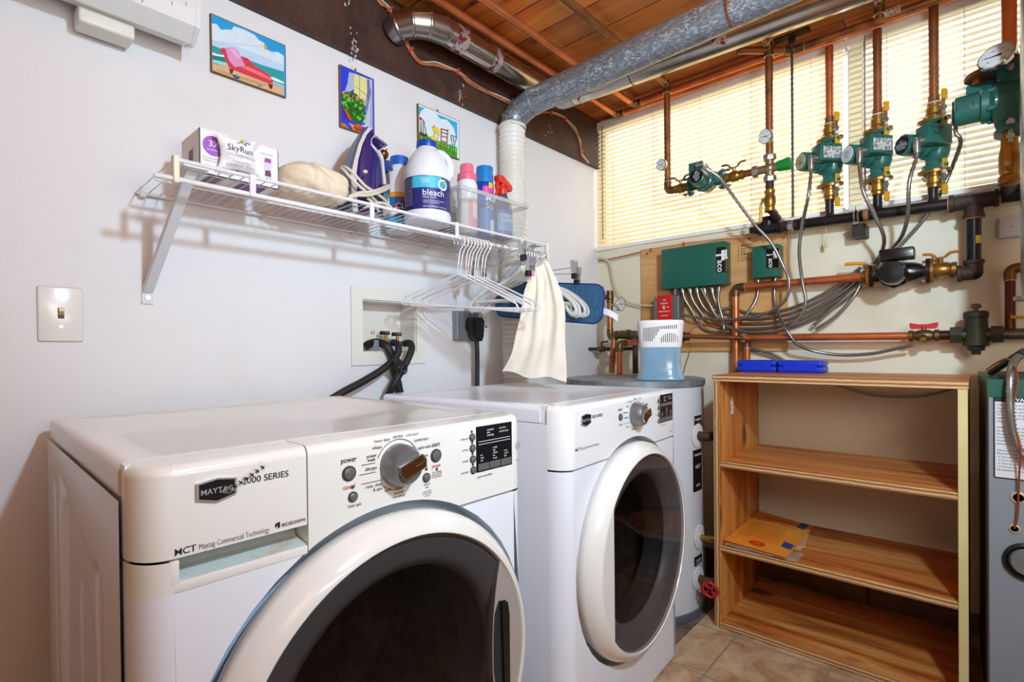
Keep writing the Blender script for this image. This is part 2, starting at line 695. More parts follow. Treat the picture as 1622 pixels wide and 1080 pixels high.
def blind(x0, x1, label, ms, cords, wand):
    yb, z0, z1 = YB - 0.010, 1.5755, 2.246
    t = thing('window_blind', label, 'blind', ((x0 + x1) / 2, yb, z0), group='slatted blinds on the window')
    MB().box((x0, yb - 0.016, z1 - 0.042), (x1, yb + 0.018, z1), 0.002).build('headrail', M_rail, t)
    MB().box((x0, yb - 0.014, z0 - 0.006), (x1, yb + 0.014, z0 + 0.014), 0.004).build('bottom_rail', M_rail, t)
    b = MB()
    pitch = 0.0222
    z = z0 + 0.026
    tl = R(50)
    while z < z1 - 0.045:
        for k in range(4):          # a slightly crowned strip
            u0, u1 = -0.0135 + 0.027 * k / 4, -0.0135 + 0.027 * (k + 1) / 4
            c0, c1 = 0.0028 * (1 - (u0 / 0.0135) ** 2), 0.0028 * (1 - (u1 / 0.0135) ** 2)
            def q(u, c):
                return (u * math.cos(tl) - c * math.sin(tl), u * math.sin(tl) + c * math.cos(tl))
            a0, a1 = q(u0, c0), q(u1, c1)
            b.add([(x0 + 0.006, yb + a0[0], z + a0[1]), (x1 - 0.006, yb + a0[0], z + a0[1]), (x1 - 0.006, yb + a1[0], z + a1[1]), (x0 + 0.006, yb + a1[0], z + a1[1])], [[0, 1, 2, 3]])
        z += pitch
    b.build('slats', ms, t)
    for x in cords:
        MB().tube([(x, yb - 0.0150, z0 + 0.012), (x, yb - 0.0150, z1 - 0.03)], 0.0009, 5).build('ladder_cord', M_cord, t)
    if wand:
        MB().cyl((wand, yb - 0.026, z1 - 0.05), (wand, yb - 0.026, z1 - 0.62), 0.0035, seg=6).cyl((wand, yb - 0.026, z1 - 0.055), (wand, yb - 0.014, z1 - 0.02), 0.002, seg=6).build('tilt_wand', P('clear_grey_wand', (150, 140, 120), 0.3), t)
    return t


XS = at(1341, 200, 'Y', YB - 0.01)[0]
blind(0.004, XS - 0.004, 'long cream slatted window blind beside the white wall corner', M_slat,
      [at(x, 300, 'Y', YB - 0.03)[0] for x in (971, 1035, 1109, 1190, 1285)], at(952, 300, 'Y', YB - 0.05)[0])
blind(XS + 0.004, 1.78, 'shorter ivory slatted blind behind the row of green pumps', M_slat2,
      [at(x, 200, 'Y', YB - 0.03)[0] for x in (1405, 1528)], at(1369, 200, 'Y', YB - 0.05)[0])
# ================================================================== washer and dryer
M_enamel = P('white_enamel', (232, 233, 240), 0.22, coat=0.3)
M_ivory = P('ivory_console_plastic', (232, 229, 222), 0.25, coat=0.3)
M_whitecon = P('white_console_plastic', (233, 232, 232), 0.22, coat=0.3)
M_recess = P('pale_blue_recess_plastic', (176, 196, 208), 0.4)
M_ring = P('ivory_door_ring', (233, 229, 222), 0.16, coat=0.5)
M_black = P('black_gloss_plastic', (14, 13, 14), 0.18)
M_ink = P('black_ink', (28, 26, 28), 0.6)
M_greyink = P('grey_ink', (120, 118, 118), 0.6)
M_red = P('red_ink', (205, 60, 50), 0.6)
M_whiteink = P('white_ink', (225, 228, 232), 0.6)
M_silver = P('silver_plastic', (126, 126, 128), 0.32, 0.55)
M_chrome = P('chrome', (205, 203, 200), 0.10, 1.0)
M_bronze = P('bronze_mirror_grip', (120, 74, 40), 0.15, 0.8)
M_dglass = P('smoked_door_glass', (6, 6, 6), 0.03, alpha=0.56, spec=0.45)
M_bezel = P('grey_inner_bezel', (140, 136, 140), 0.35)
M_gasket = P('dark_rubber_gasket', (34, 32, 33), 0.6)
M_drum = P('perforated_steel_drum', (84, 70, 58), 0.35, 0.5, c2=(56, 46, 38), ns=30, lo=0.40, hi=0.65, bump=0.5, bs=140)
M_dark = P('dark_gap', (22, 20, 20), 0.8)

CXD, CZD, RCUT = 0.345, 0.497, 0.306
WM = 0.672


def corner(side, z0, z1, rx=0.040, ry=0.052, n=10, mat=None, top=None):
    """rounded vertical corner of a front panel; side 0 = low x, 1 = high x"""
    b = MB()
    pts = []
    for i in range(n + 1):
        a = PI / 2 * i / n
        pts.append((rx - rx * math.cos(a), ry - ry * math.sin(a)))
    if side:
        pts = [(WM - x, y) for x, y in pts][::-1]
    zs = [(z0, 0.0), (z1, 0.0)] if not top else [(z0, 0.0)] + [(z1 - top + top * math.sin(PI / 2 * k / 5), top - top * math.cos(PI / 2 * k / 5)) for k in range(6)]
    vs, fs = [], []
    m = len(pts)
    cx = rx if not side else WM - rx
    for z, ins in zs:
        for x, y in pts:
            d = Vector((x - cx, y - ry))
            d = d * (1 - ins / 0.045)
            vs.append((cx + d.x, ry + d.y, z))
    for j in range(len(zs) - 1):
        for i in range(m - 1):
            fs.append([j * m + i, j * m + i + 1, (j + 1) * m + i + 1, (j + 1) * m + i])
    if top:
        vs.append((cx, ry, z1))
        k0 = (len(zs) - 1) * m
        fs.append([k0 + i for i in range(m)] + [len(vs) - 1])
    return b.add(vs, fs)


def arc_pts(r, z, cx=CXD, cz=CZD, n=36, low=False):
    """points of the circle above (or below) height z, from low x to high x"""
    s = (z - cz) / r
    a = math.asin(max(-1, min(1, s)))
    if low:
        aa = [PI - a + (PI + 2 * a) * i / n for i in range(n + 1)]
    else:
        aa = [PI - a - (PI - 2 * a) * i / n for i in range(n + 1)]
    return [(cx + r * math.cos(t), cz + r * math.sin(t)) for t in aa]


def roundtop(poly, z1, top, y0=0.0):
    """flat front panel (polygon in x,z) 5 cm thick, with a rounded upper front edge if top"""
    b = MB()
    zt = z1 - top if top else z1
    p = [(x, min(z, zt)) for x, z in poly]
    b.prism([(x, y0, z) for x, z in p], (0, 0.05, 0))
    if top:
        x0, x1 = min(x for x, z in p if z > zt - 1e-4), max(x for x, z in p if z > zt - 1e-4)
        k = 6
        prof = [(y0 + top - top * math.cos(PI / 2 * i / k), zt + top * math.sin(PI / 2 * i / k)) for i in range(k + 1)] + [(y0 + 0.05, z1), (y0 + 0.05, zt)]
        vs = [(x0, y, z) for y, z in prof] + [(x1, y, z) for y, z in prof]
        m = len(prof)
        b.add(vs, [[i, i + 1, m + i + 1, m + i] for i in range(m - 1)] + [list(range(m)), list(range(m, 2 * m))[::-1]])
    return b


def capsule(y, z, cy, za, zb, r):
    zc = min(max(z, za), zb)
    d = math.hypot(y - cy, z - zc) / r
    return 0.0 if d >= 1 else (1 - d * d) ** 2


def machine(name, label, loc, phi, washer):
    t = thing(name, label, 'washing machine' if washer else 'dryer', loc, R(90 + phi))
    D = 0.735 if washer else 0.668
    HT = 0.917
    L = dict(parent=t, local=True)
    mc = M_ivory if washer else M_whitecon
    # cabinet: back, right side, embossed left side
    b = MB()
    b.box((0.004, D - 0.004, 0.066), (WM - 0.004, D, 0.875)).box((WM - 0.008, 0.056, 0.066), (WM - 0.004, D - 0.004, 0.875)).box((0.004, 0.056, 0.066), (0.008, D - 0.004, 0.875)).box((0.008, 0.056, 0.066), (WM - 0.008, D - 0.004, 0.07)).box((0.008, 0.056, 0.871), (WM - 0.008, D - 0.004, 0.875))
    b.build('cabinet', M_enamel, **L, smooth=0)
    b = MB()
    ny, nz = 54, 90

    def side(u, v):
        y, z = 0.049 + u * (D - 0.051), 0.066 + v * 0.809
        h = -0.0035 if 0.012 < y - 0.05 else 0.0
        g = 0.0
        g += 0.011 * capsule(y, z, 0.205, 0.10, 0.725, 0.040)
        g += 0.013 * capsule(y, z, 0.335, 0.10, 0.64, 0.060)
        g += 0.011 * capsule(y, z, 0.540, 0.10, 0.755, 0.036)
        g += 0.007 * capsule(y, z, 0.630, 0.10, 0.79, 0.022)
        # a sunk field round the middle groove
        f = min(max((0.80 - (z + (0.40 - y) * 0.25)) / 0.03, 0), 1) * min(max((0.47 - abs(y - 0.37) * 2.6) / 0.08, 0), 1)
        g += 0.006 * f
        return (-0.004 + g, y, z)
    b.grid(side, ny, nz)
    b.build('side_panel', M_enamel, **L, smooth=60)
    # top
    b = MB()
    n = 6
    y0 = 0.072
    prof = [(0.0, 0.876), (0.0, HT - 0.014)] + [(0.014 - 0.014 * math.cos(PI / 2 * i / n), HT - 0.014 + 0.014 * math.sin(PI / 2 * i / n)) for i in range(1, n + 1)] + [(0.045, HT), (0.052, HT - 0.003)]
    prof += [(WM - x, z) for x, z in prof[::-1]]
    m = len(prof)
    vs = []
    ys = [y0, y0 + 0.02, y0 + 0.027, D - 0.05, D - 0.043, D]
    for i, y in enumerate(ys):
        for x, z in prof:
            if i in (0, 1, 4, 5) and abs(z - (HT - 0.003)) < 1e-6:
                z = HT
            vs.append((x, y, z))
    b.add(vs, [[j * m + i, j * m + i + 1, (j + 1) * m + i + 1, (j + 1) * m + i] for j in range(len(ys) - 1) for i in range(m - 1)] + [[i for i in range(m)], [(len(ys) - 1) * m + i for i in range(m)][::-1]])
    b.build('top_panel', mc if washer else M_enamel, **L, smooth=40)
    # console
    zb = 0.768
    b = MB()
    a = arc_pts(RCUT, zb)
    if washer:
        poly = [(0.2045, HT), (0.2045, zb + 0.0)] + [p for p in a if p[0] > 0.2046] + [(WM - 0.04, zb), (WM - 0.04, HT)]
    else:
        poly = [(0.04, HT), (0.04, zb)] + a + [(WM - 0.04, zb), (WM - 0.04, HT)]
    c = roundtop(poly, HT, 0.014)
    c.bm_extra = None
    cc = corner(1, zb, HT, top=0.014)
    c.add(cc.v, cc.f)
    c.box((0.205 if washer else 0.03, 0.045, zb + 0.05), (WM - 0.004, 0.0705, HT - 0.0004))
    if not washer:
        cc = corner(0, zb, HT, top=0.014)
        c.add(cc.v, cc.f)
        c.box((0.004, 0.049, zb), (0.04, 0.0705, HT - 0.0004), 0.0)
    con = c.build('console', mc, **L, smooth=30)
    b = MB()
    if washer:
        zd = 0.806
        d = roundtop([(0.04, HT), (0.04, zd), (0.2025, zd), (0.2025, HT)], HT, 0.014)
        cc = corner(0, zd, HT, top=0.014)
        d.add(cc.v, cc.f)
        d.box((0.002, 0.046, zd), (0.2025, 0.0705, HT - 0.0004))
        dr = d.build('detergent_drawer', mc, **L, smooth=30)
        s = MB()
        cc = corner(0, zb - 0.004, zd - 0.003)
        s.add(cc.v, cc.f)
        s.box((0.038, 0.0, zb - 0.004), (0.2035, 0.05, 0.7765), 0.002)
        s.box((0.036, 0.0, 0.774), (0.0455, 0.05, zd - 0.003), 0.001)
        s.build('drawer_surround', mc, **L, smooth=30)
        s = MB()
        s.add([(0.045, 0.004, 0.7765), (0.2035, 0.004, 0.7765), (0.2035, 0.040, 0.783), (0.045, 0.040, 0.783), (0.045, 0.042, zd), (0.2035, 0.042, zd)], [[0, 1, 2, 3], [3, 2, 5, 4]])
        s.build('finger_recess', P('stained_blue_recess', (196, 208, 208), 0.4, c2=(196, 172, 120), ns=22, lo=0.52, hi=0.75), **L, smooth=0)
        # lettering and badge on the drawer
        w = MB()
        w.text('2000 SERIES', 0.0118, (0.1165, 0, 0.8795), (1, 0, 0), (0, 0, 1), lift=0.0008, bold=0.015, sx=1.02)
        w.text('MCT', 0.0112, (0.040, 0, 0.8098), (1, 0, 0), (0, 0, 1), lift=0.0008, bold=0.02)
        w.text('eco', 0.0098, (0.1665, 0, 0.8120), (1, 0, 0), (0, 0, 1), lift=0.0008, bold=0.02)
        w.text('conserve', 0.0098, (0.1800, 0, 0.8120), (1, 0, 0), (0, 0, 1), lift=0.0008, sx=0.56)
        w.poly([(0.158, -0.0008, 0.818), (0.1645, -0.0008, 0.820), (0.1645, -0.0008, 0.8125), (0.161, -0.0008, 0.8105), (0.1615, -0.0008, 0.8155), (0.158, -0.0008, 0.8125)])
        w.build('lettering', M_ink, dr, local=True, smooth=0)
        MB().text('Maytag Commercial Technology', 0.0098, (0.0660, 0, 0.8100), (1, 0, 0), (0, 0, 1), lift=0.0008, sx=0.66).build('fine_lettering', M_greyink, dr, local=True, smooth=0)
        bx, bz, bw, bh, par = 0.0865, 0.8795, 0.046, 0.027, dr
    else:
        w = MB()
        w.text('2000 SERIES', 0.0108, (0.1165, 0, 0.8795), (1, 0, 0), (0, 0, 1), lift=0.0008, bold=0.015)
        w.text('MCT', 0.0105, (0.040, 0, 0.8098), (1, 0, 0), (0, 0, 1), lift=0.0008, bold=0.02)
        w.build('lettering', M_ink, con, local=True, smooth=0)
        MB().text('Maytag Commercial Technology', 0.0092, (0.0650, 0, 0.8100), (1, 0, 0), (0, 0, 1), lift=0.0008, sx=0.72).build('fine_lettering', M_greyink, con, local=True, smooth=0)
        bx, bz, bw, bh, par = 0.0865, 0.8795, 0.044, 0.028, con
    shp = lambda k, y: [(bx - bw / 2 * k, y, bz + bh * 0.42 * k), (bx, y, bz + bh * 0.55 * k), (bx + bw / 2 * k, y, bz + bh * 0.42 * k), (bx + bw / 2 * k, y, bz - bh * 0.32 * k), (bx, y, bz - bh * 0.55 * k), (bx - bw / 2 * k, y, bz - bh * 0.32 * k)]
    bd = MB().prism(shp(1.0, 0.0), (0, -0.004, 0)).build('badge', P('bright_badge_rim', (206, 204, 202), 0.18, 0.6), par, local=True, smooth=0)
    MB().prism(shp(0.88, -0.0041), (0, -0.0006, 0)).build('badge_plate', P('black_badge', (24, 24, 28), 0.25), par, local=True, smooth=0)
    MB().text('MAYTAG', 0.0098, (bx, 0, bz - 0.0035), (1, 0, 0), (0, 0, 1), lift=0.0051, align='CENTER', bold=0.01, sx=0.95).build('badge_lettering', P('silver_badge_letters', (190, 188, 186), 0.3, 0.3), par, local=True, smooth=0)
    if washer:
        tp = MB()
        tp.poly([(0.088, -0.0056, 0.876), (0.100, -0.0056, 0.872), (0.152, -0.0012, 0.898), (0.140, -0.0012, 0.907)])
        tp.build('tape', P('clear_sticky_tape', (232, 232, 236), 0.12, alpha=0.14), dr, local=True, smooth=0)
        ar = MB()
        for i in range(7):
            u = i / 6
            px, pz, yy = 0.099 + 0.043 * u, 0.877 + 0.021 * u, -0.0060 + 0.0042 * u
            ar.poly([(px - 0.0022, yy, pz - 0.0022), (px + 0.0026, yy, pz - 0.0026), (px + 0.0022, yy, pz + 0.0022), (px + 0.0008, yy, pz + 0.0005), (px - 0.0016, yy, pz + 0.0026), (px - 0.0026, yy, pz + 0.0016), (px - 0.0004, yy, pz - 0.0007)])
        ar.build('tape_arrows', M_ink, dr, local=True, smooth=0)
    # controls
    F = (1, 0, 0), (0, 0, 1)
    kx, kz, kr = 0.356, 0.8655, 0.0335
    k = MB()
    k.lathe([(kr * 1.02, 0.0), (kr * 1.02, 0.004), (kr * 0.98, 0.02), (kr * 0.80, 0.031), (0.0, 0.033)], (kx, 0, kz), (0, -1, 0), 36)
    kn = k.build('cycle_knob', M_silver, con, local=True, smooth=50)
    g = MB()
    ga = R(20)
    gx, gz = Vector((math.cos(ga), 0, math.sin(ga))), Vector((-math.sin(ga), 0, math.cos(ga)))
    o = Vector((kx + 0.004, 0, kz - 0.001))
    for sgn in (-1, 1):
        pass
    prof = [(-0.022, -0.012), (0.024, -0.012), (0.028, 0.0), (0.024, 0.012), (-0.022, 0.012), (-0.026, 0.0)]
    g.prism([o + gx * a + gz * c2 + Vector((0, -0.030, 0)) for a, c2 in prof], (0, -0.007, 0), 0)
    g.prism([o + gx * (a * 0.9) + gz * (c2 * 0.82) + Vector((0, -0.0372, 0)) for a, c2 in prof], (0, -0.0006, 0), 1)
    g.prism([o + gx * a + gz * c2 + Vector((0, -0.0378, 0)) for a, c2 in [(0.004, -0.001), (0.027, -0.001), (0.027, 0.001), (0.004, 0.001)]], (0, -0.001, 0), 0)
    g.build('knob_grip', [M_chrome, M_bronze], con, local=True, smooth=0)
    tx = MB()
    rx = MB()
    btn = [(0.268, 0.8665, 0.0115), (0.274, 0.830, 0.0080), (0.434, 0.8675, 0.0115), (0.413, 0.833, 0.0080)] if washer else [(0.268, 0.8665, 0.010), (0.434, 0.8675, 0.010)]
    btn += [(0.520, 0.888, 0.0072), (0.5205, 0.8675, 0.0072), (0.521, 0.847, 0.0072), (0.522, 0.8265, 0.0072)]
    for bx_, bz_, br_ in btn:
        q = MB()
        q.lathe([(br_, 0.0), (br_, 0.002), (br_ * 0.86, 0.0024), (br_ * 0.82, 0.0022)], (bx_, 0, bz_), (0, -1, 0), 20, 0)
        q.lathe([(br_ * 0.8, 0.0015), (br_ * 0.78, 0.004), (br_ * 0.5, 0.005), (0, 0.0052)], (bx_, 0, bz_), (0, -1, 0), 20, 1)
        q.build('button', [P('dark_button_rim', (60, 58, 58), 0.4), M_silver], con, local=True, smooth=50)

    def put(m_, s, x, z, size, align='CENTER', bold=0.0, sx=0.86):
        m_.text(s, size, (x, 0, z), *F, lift=0.0009, align=align, bold=bold, sx=sx)
    put(tx, 'power', 0.268, 0.8835, 0.0115, bold=0.022)
    put(rx, 'cancel', 0.268, 0.8435, 0.0098, bold=0.012)
    put(tx, 'start', 0.434, 0.8835, 0.0112, bold=0.022)
    put(rx, 'pause', 0.4345, 0.847, 0.0096, bold=0.012)
    if washer:
        put(tx, 'fresh spin', 0.277, 0.8145, 0.0068)
        for s, x, z, al, bo in (('normal', 0.356, 0.909, 'CENTER', 0.02), ('cold wash', 0.371, 0.9085, 'LEFT', 0), ('comforters', 0.388, 0.8975, 'LEFT', 0), ('rapid wash', 0.394, 0.8835, 'LEFT', 0), ('delicate', 0.396, 0.869, 'LEFT', 0), ('heavy duty', 0.341, 0.9065, 'RIGHT', 0), ('whites', 0.326, 0.896, 'RIGHT', 0), ('power', 0.316, 0.8845, 'RIGHT', 0.02), ('wash', 0.3135, 0.8785, 'RIGHT', 0.02), ('allergen', 0.3165, 0.865, 'RIGHT', 0), ('rinse, drain', 0.326, 0.8375, 'RIGHT', 0), ('& spin', 0.326, 0.8305, 'RIGHT', 0), ('soak', 0.336, 0.8255, 'CENTER', 0), ('clean', 0.357, 0.8245, 'CENTER', 0), ('washer', 0.357, 0.8175, 'CENTER', 0), ('with affresh', 0.357, 0.8115, 'CENTER', 0)):
            put(tx, s, x, z, 0.0078 if 'affresh' not in s else 0.006, al, bo)
        for s, z in (('delay start', 0.8855), ('end time', 0.865), ('prewash', 0.8445), ('cycle signal', 0.824)):
            put(tx, s, 0.510, z, 0.0058, 'RIGHT', sx=0.75)
        for s, x, z in (('control', 0.414, 0.820), ('lock', 0.414, 0.815), ('press & hold', 0.414, 0.8085), ('to lock/unlock', 0.414, 0.8045), ('controls', 0.414, 0.8005), ('door locked', 0.4355, 0.8375), ('press & hold', 0.4355, 0.8335), ('to pause/start', 0.4355, 0.8295)):
            put(tx, s, x, z, 0.0052 if z > 0.812 else 0.0042, 'CENTER', sx=0.8)
        sq = [(0.2735, 0.8445), (0.413, 0.8475), (0.4355, 0.8435), (0.519, 0.8985), (0.5198, 0.878), (0.5204, 0.8575), (0.5212, 0.837)]
        dx0, dx1, dz0, dz1 = 0.530, 0.628, 0.8195, 0.906
        put(tx, 'options and modifiers', 0.532, 0.8095, 0.0056, 'LEFT', 0.01, 0.8)
        tx.lathe([(0.0065, 0.0009), (0.0055, 0.0009)], (0.6445, 0, 0.855), (0, -1, 0), 20, caps=False)
        put(tx, 'he', 0.6445, 0.8525, 0.0075, 'CENTER')
        tx.prism([(0.639, -0.0009, 0.825), (0.651, -0.0009, 0.8255), (0.651, -0.0009, 0.8262), (0.639, -0.0009, 0.8257)], (0, 0.0002, 0))
    else:
        for s, x, z, al in (('normal', 0.356, 0.908, 'CENTER'), ('timed dry', 0.374, 0.906, 'LEFT'), ('rapid dry', 0.392, 0.889, 'LEFT'), ('heavy duty', 0.335, 0.902, 'RIGHT'), ('whites', 0.318, 0.889, 'RIGHT'), ('bulky items', 0.312, 0.874, 'RIGHT'), ('delicate', 0.314, 0.860, 'RIGHT'), ('refresh', 0.318, 0.833, 'RIGHT'), ('steam', 0.342, 0.822, 'CENTER'), ('damp dry', 0.366, 0.820, 'CENTER')):
            put(tx, s, x, z, 0.0072, al)
        for s, z in (('delay', 0.886), ('dry', 0.8655), ('wrinkle', 0.845), ('signal', 0.8245)):
            put(tx, s, 0.510, z, 0.0058, 'RIGHT', sx=0.75)
        sq = [(0.519, 0.8985), (0.5198, 0.878), (0.5204, 0.8575), (0.5212, 0.837)]
        dx0, dx1, dz0, dz1 = 0.530, 0.628, 0.8195, 0.906
        put(tx, 'options and modifiers', 0.532, 0.8105, 0.0052, 'LEFT', 0.01, 0.8)
        put(tx, '*', 0.612, 0.788, 0.014, 'CENTER')
        put(tx, 'SENSOR', 0.612, 0.783, 0.006, 'CENTER')
    for x, z in sq:
        tx.poly([(x - 0.0022, -0.0009, z - 0.0022), (x + 0.0022, -0.0009, z - 0.0022), (x + 0.0022, -0.0009, z + 0.0022), (x - 0.0022, -0.0009, z + 0.0022)])

    def arc_line(a0, a1, r, w=0.0011):
        n_ = 24
        vs = []
        for i in range(n_ + 1):
            a_ = R(a0 + (a1 - a0) * i / n_)
            for rr_ in (r - w / 2, r + w / 2):
                vs.append((kx + rr_ * math.cos(a_), -0.0009, kz + rr_ * math.sin(a_)))
        tx.add(vs, [[2 * i, 2 * i + 1, 2 * i + 3, 2 * i + 2] for i in range(n_)])
    arc_line(8, 158, kr * 1.22)
    arc_line(225, 282, kr * 1.22)
    for (x0, z0_, x1, z1_) in ((0.289, 0.8755, 0.313, 0.8755), (0.285, 0.861, 0.314, 0.861), (0.289, 0.8465, 0.326, 0.8465)):
        tx.poly([(x0, -0.0009, z0_), (x1, -0.0009, z1_), (x1, -0.0009, z1_ - 0.001), (x0, -0.0009, z0_ - 0.001)])
    tx.build('control_lettering', M_ink, con, local=True, smooth=0)
    rx.build('red_lettering', M_red, con, local=True, smooth=0)
    ds = MB().box((dx0, -0.0012, dz0), (dx1, 0.002, dz1), 0.001).build('display', M_black, con, local=True, smooth=0)
    q = MB()
    wd_ = dx1 - dx0
    for i, lab in enumerate(('wash temp', 'spin', 'soil level') if washer else ('dry', 'temp', 'time')):
        x0 = dx0 + 0.004 + i * (wd_ - 0.006) / 3
        q.box((x0, -0.0024, dz0 + 0.003), (x0 + (wd_ - 0.012) / 3, -0.001, dz0 + 0.016), 0.0005)
    q.build('display_buttons', P('grey_touch_button', (96, 94, 94), 0.3), con, local=True, smooth=0)
    q = MB()
    for s, u, v, sz in (('estimated', 0.28, 0.88, 0.0058), ('time', 0.28, 0.82, 0.0058), ('remaining', 0.28, 0.76, 0.0058), ('add clothes', 0.62, 0.88, 0.0052), ('controls locked', 0.62, 0.80, 0.0052), ('xx high', 0.44, 0.47, 0.005), ('high', 0.44, 0.41, 0.005), ('medium', 0.44, 0.35, 0.005), ('low', 0.44, 0.29, 0.005), ('no spin', 0.44, 0.23, 0.005), ('hot', 0.10, 0.35, 0.005), ('warm', 0.10, 0.29, 0.005), ('cold', 0.10, 0.23, 0.005), ('heavy', 0.76, 0.35, 0.005), ('normal', 0.76, 0.29, 0.005), ('light', 0.76, 0.23, 0.005)):
        q.text(s, sz, (dx0 + u * wd_, 0, dz0 + v * (dz1 - dz0)), *F, lift=0.0016, sx=0.8)
    for v in (0.66, 0.60):
        zz = dz0 + v * (dz1 - dz0)
        q.poly([(dx0 + 0.005, -0.0016, zz), (dx1 - 0.006, -0.0016, zz), (dx1 - 0.006, -0.0016, zz + 0.0009), (dx0 + 0.005, -0.0016, zz + 0.0009)])
    q.build('display_lettering', M_whiteink, con, local=True, smooth=0)
    # lower front
    zt, zk = zb - 0.004, 0.225
    low = arc_pts(RCUT, zt, low=True)
    def dip(x):
        return zk - 0.068 * (1 - ((x - WM / 2) / (WM / 2 - 0.04)) ** 2)
    xs = [WM - 0.04 - (WM - 0.08) * i / 24 for i in range(25)]
    b = roundtop([(0.04, zt)] + low + [(WM - 0.04, zt)] + [(x, dip(x)) for x in xs], zt, 0)
    for sd in (0, 1):
        cc = corner(sd, zk, zt)
        b.add(cc.v, cc.f)
    b.build('front_panel', M_enamel, **L, smooth=30)
    b = roundtop([(0.04, 0.053)] + [(x, dip(x) - 0.0028) for x in xs[::-1]] + [(WM - 0.04, 0.053)], zk - 0.0028, 0, 0.002)
    for sd in (0, 1):
        cc = corner(sd, 0.053, zk - 0.003)
        b.add(cc.v, cc.f)
    b.build('kick_panel', M_enamel, **L, smooth=30)
    for fx in (0.06, WM - 0.06):
        for fy in (0.09, D - 0.06):
            MB().cyl((fx, fy, FZ + 0.0005 if fx > 0.3 else FZ - 0.011), (fx, fy, 0.068), 0.02, seg=14).build('foot', M_dark, **L)
    # recess behind the door
    b = MB().lathe([(RCUT + 0.002, 0.0), (RCUT + 0.002, -0.035), (0.20, -0.035)], (CXD, 0.012, CZD), (0, -1, 0), 64, caps=False)
    b.build('door_recess', P('pale_blue_door_recess', (190, 206, 222), 0.35), **L, smooth=40)
    # door
    flip = 1 if washer else -1
    ro, ri = 0.293, 0.262
    b = MB()
    b.lathe([(ri - 0.004, -0.026), (ro - 0.012, -0.03), (ro, 0.0), (ro - 0.002, 0.016), (ro - 0.010, 0.030), (ri + 0.006, 0.046), (ri, 0.047), (ri - 0.003, 0.042), (ri - 0.004, 0.02)], (CXD, 0, CZD), (0, -1, 0), 96, caps=False)
    door = b.build('door', M_ring, **L, smooth=50)
    ch = 0.200
    # boundary of the pane: a circle cut by a slightly curved chord on the handle side
    ra = ri - 0.003
    bd_ = []
    a0 = math.acos(ch / ra)
    n = 64
    for i in range(n + 1):
        a = a0 + (2 * PI - 2 * a0) * i / n
        bd_.append((flip * ra * math.cos(a), ra * math.sin(a)))
    zc_ = ra * math.sin(a0)
    for i in range(1, 16):
        u = -1 + 2 * i / 16
        bulge = (0.022 * (1 - u * u) if washer else 0.0)
        bd_.append((flip * (ch - bulge), zc_ * u))
    b = MB()
    rings = 8
    vs, fs = [], []
    m = len(bd_)
    for j in range(1, rings + 1):
        s_ = j / rings
        for x, z in bd_:
            vs.append((CXD + x * s_, -0.0445 - 0.012 * (1 - s_ * s_), CZD + z * s_))
    for j in range(rings - 1):
        for i in range(m):
            i2 = (i + 1) % m
            fs.append([j * m + i, j * m + i2, (j + 1) * m + i2, (j + 1) * m + i])
    fs.append([i for i in range(m)][::-1])
    b.add(vs, fs).build('door_glass', M_dglass, door, local=True, smooth=60)
    # white segment beside the pane, with the hand hold
    seg = [(flip * ra * math.cos(a0 - 2 * a0 * i / 20), ra * math.sin(a0 - 2 * a0 * i / 20)) for i in range(21)]
    if washer:
        seg += [(flip * (ch - 0.022 * (1 - u * u) + 0.001), zc_ * u) for u in (-0.8, -0.5, -0.2, 0.1, 0.4, 0.7)]
    b = MB().prism([(CXD + x, -0.044, CZD + z) for x, z in seg], (0, 0.012, 0))
    b.build('handle_plate', M_ring if not washer else P('satin_silver_trim', (196, 190, 184), 0.25, 0.5), door, local=True, smooth=0)
    if washer:
        hp = [(0.186, 0.072), (0.196, 0.092), (0.214, 0.088), (0.220, 0.06), (0.220, -0.06), (0.212, -0.085), (0.190, -0.085), (0.182, -0.03), (0.182, 0.03)]
        MB().prism([(CXD + x, -0.0446, CZD + z) for x, z in hp], (0, -0.0006, 0)).build('handle_pocket', P('dark_teal_pocket', (30, 38, 42), 0.25), door, local=True, smooth=0)
        hp = [(0.200, 0.088), (0.216, 0.085), (0.220, 0.06), (0.220, -0.075), (0.206, -0.085)]
        MB().prism([(CXD + x, -0.0453, CZD + z) for x, z in hp], (0, -0.004, 0)).build('handle_grip', P('black_handle_grip', (12, 12, 12), 0.3), door, local=True, smooth=0)
    # inside
    b = MB().lathe([(ra, 0.036), (0.222, 0.030), (0.206, 0.022), (0.200, 0.0)], (CXD, 0, CZD), (0, -1, 0), 72, caps=False)
    b.build('inner_bezel', M_bezel, door, local=True, smooth=50)
    b = MB().lathe([(0.206, 0.005), (0.196, 0.0), (0.186, -0.03), (0.178, -0.05)], (CXD, 0.0, CZD), (0, -1, 0), 60, caps=False)
    b.build('gasket', M_gasket, **L, smooth=50)
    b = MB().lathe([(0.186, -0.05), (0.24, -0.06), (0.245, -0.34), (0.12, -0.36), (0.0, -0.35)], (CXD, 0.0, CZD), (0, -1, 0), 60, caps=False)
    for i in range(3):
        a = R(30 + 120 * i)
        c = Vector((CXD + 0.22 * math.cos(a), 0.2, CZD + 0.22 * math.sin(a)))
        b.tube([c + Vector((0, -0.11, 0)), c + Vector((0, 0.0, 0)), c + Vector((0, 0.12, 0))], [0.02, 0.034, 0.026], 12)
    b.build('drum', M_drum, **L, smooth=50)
    return t


machine('washing_machine', 'ivory front loading washer with detergent drawer and taped badge, nearest the camera', (0.81, 0.147, 0.0), -1.0, True)
machine('clothes_dryer', 'white front loading dryer standing between the washer and the water heater tank', (0.82, 0.96, 0), 3.0, False)
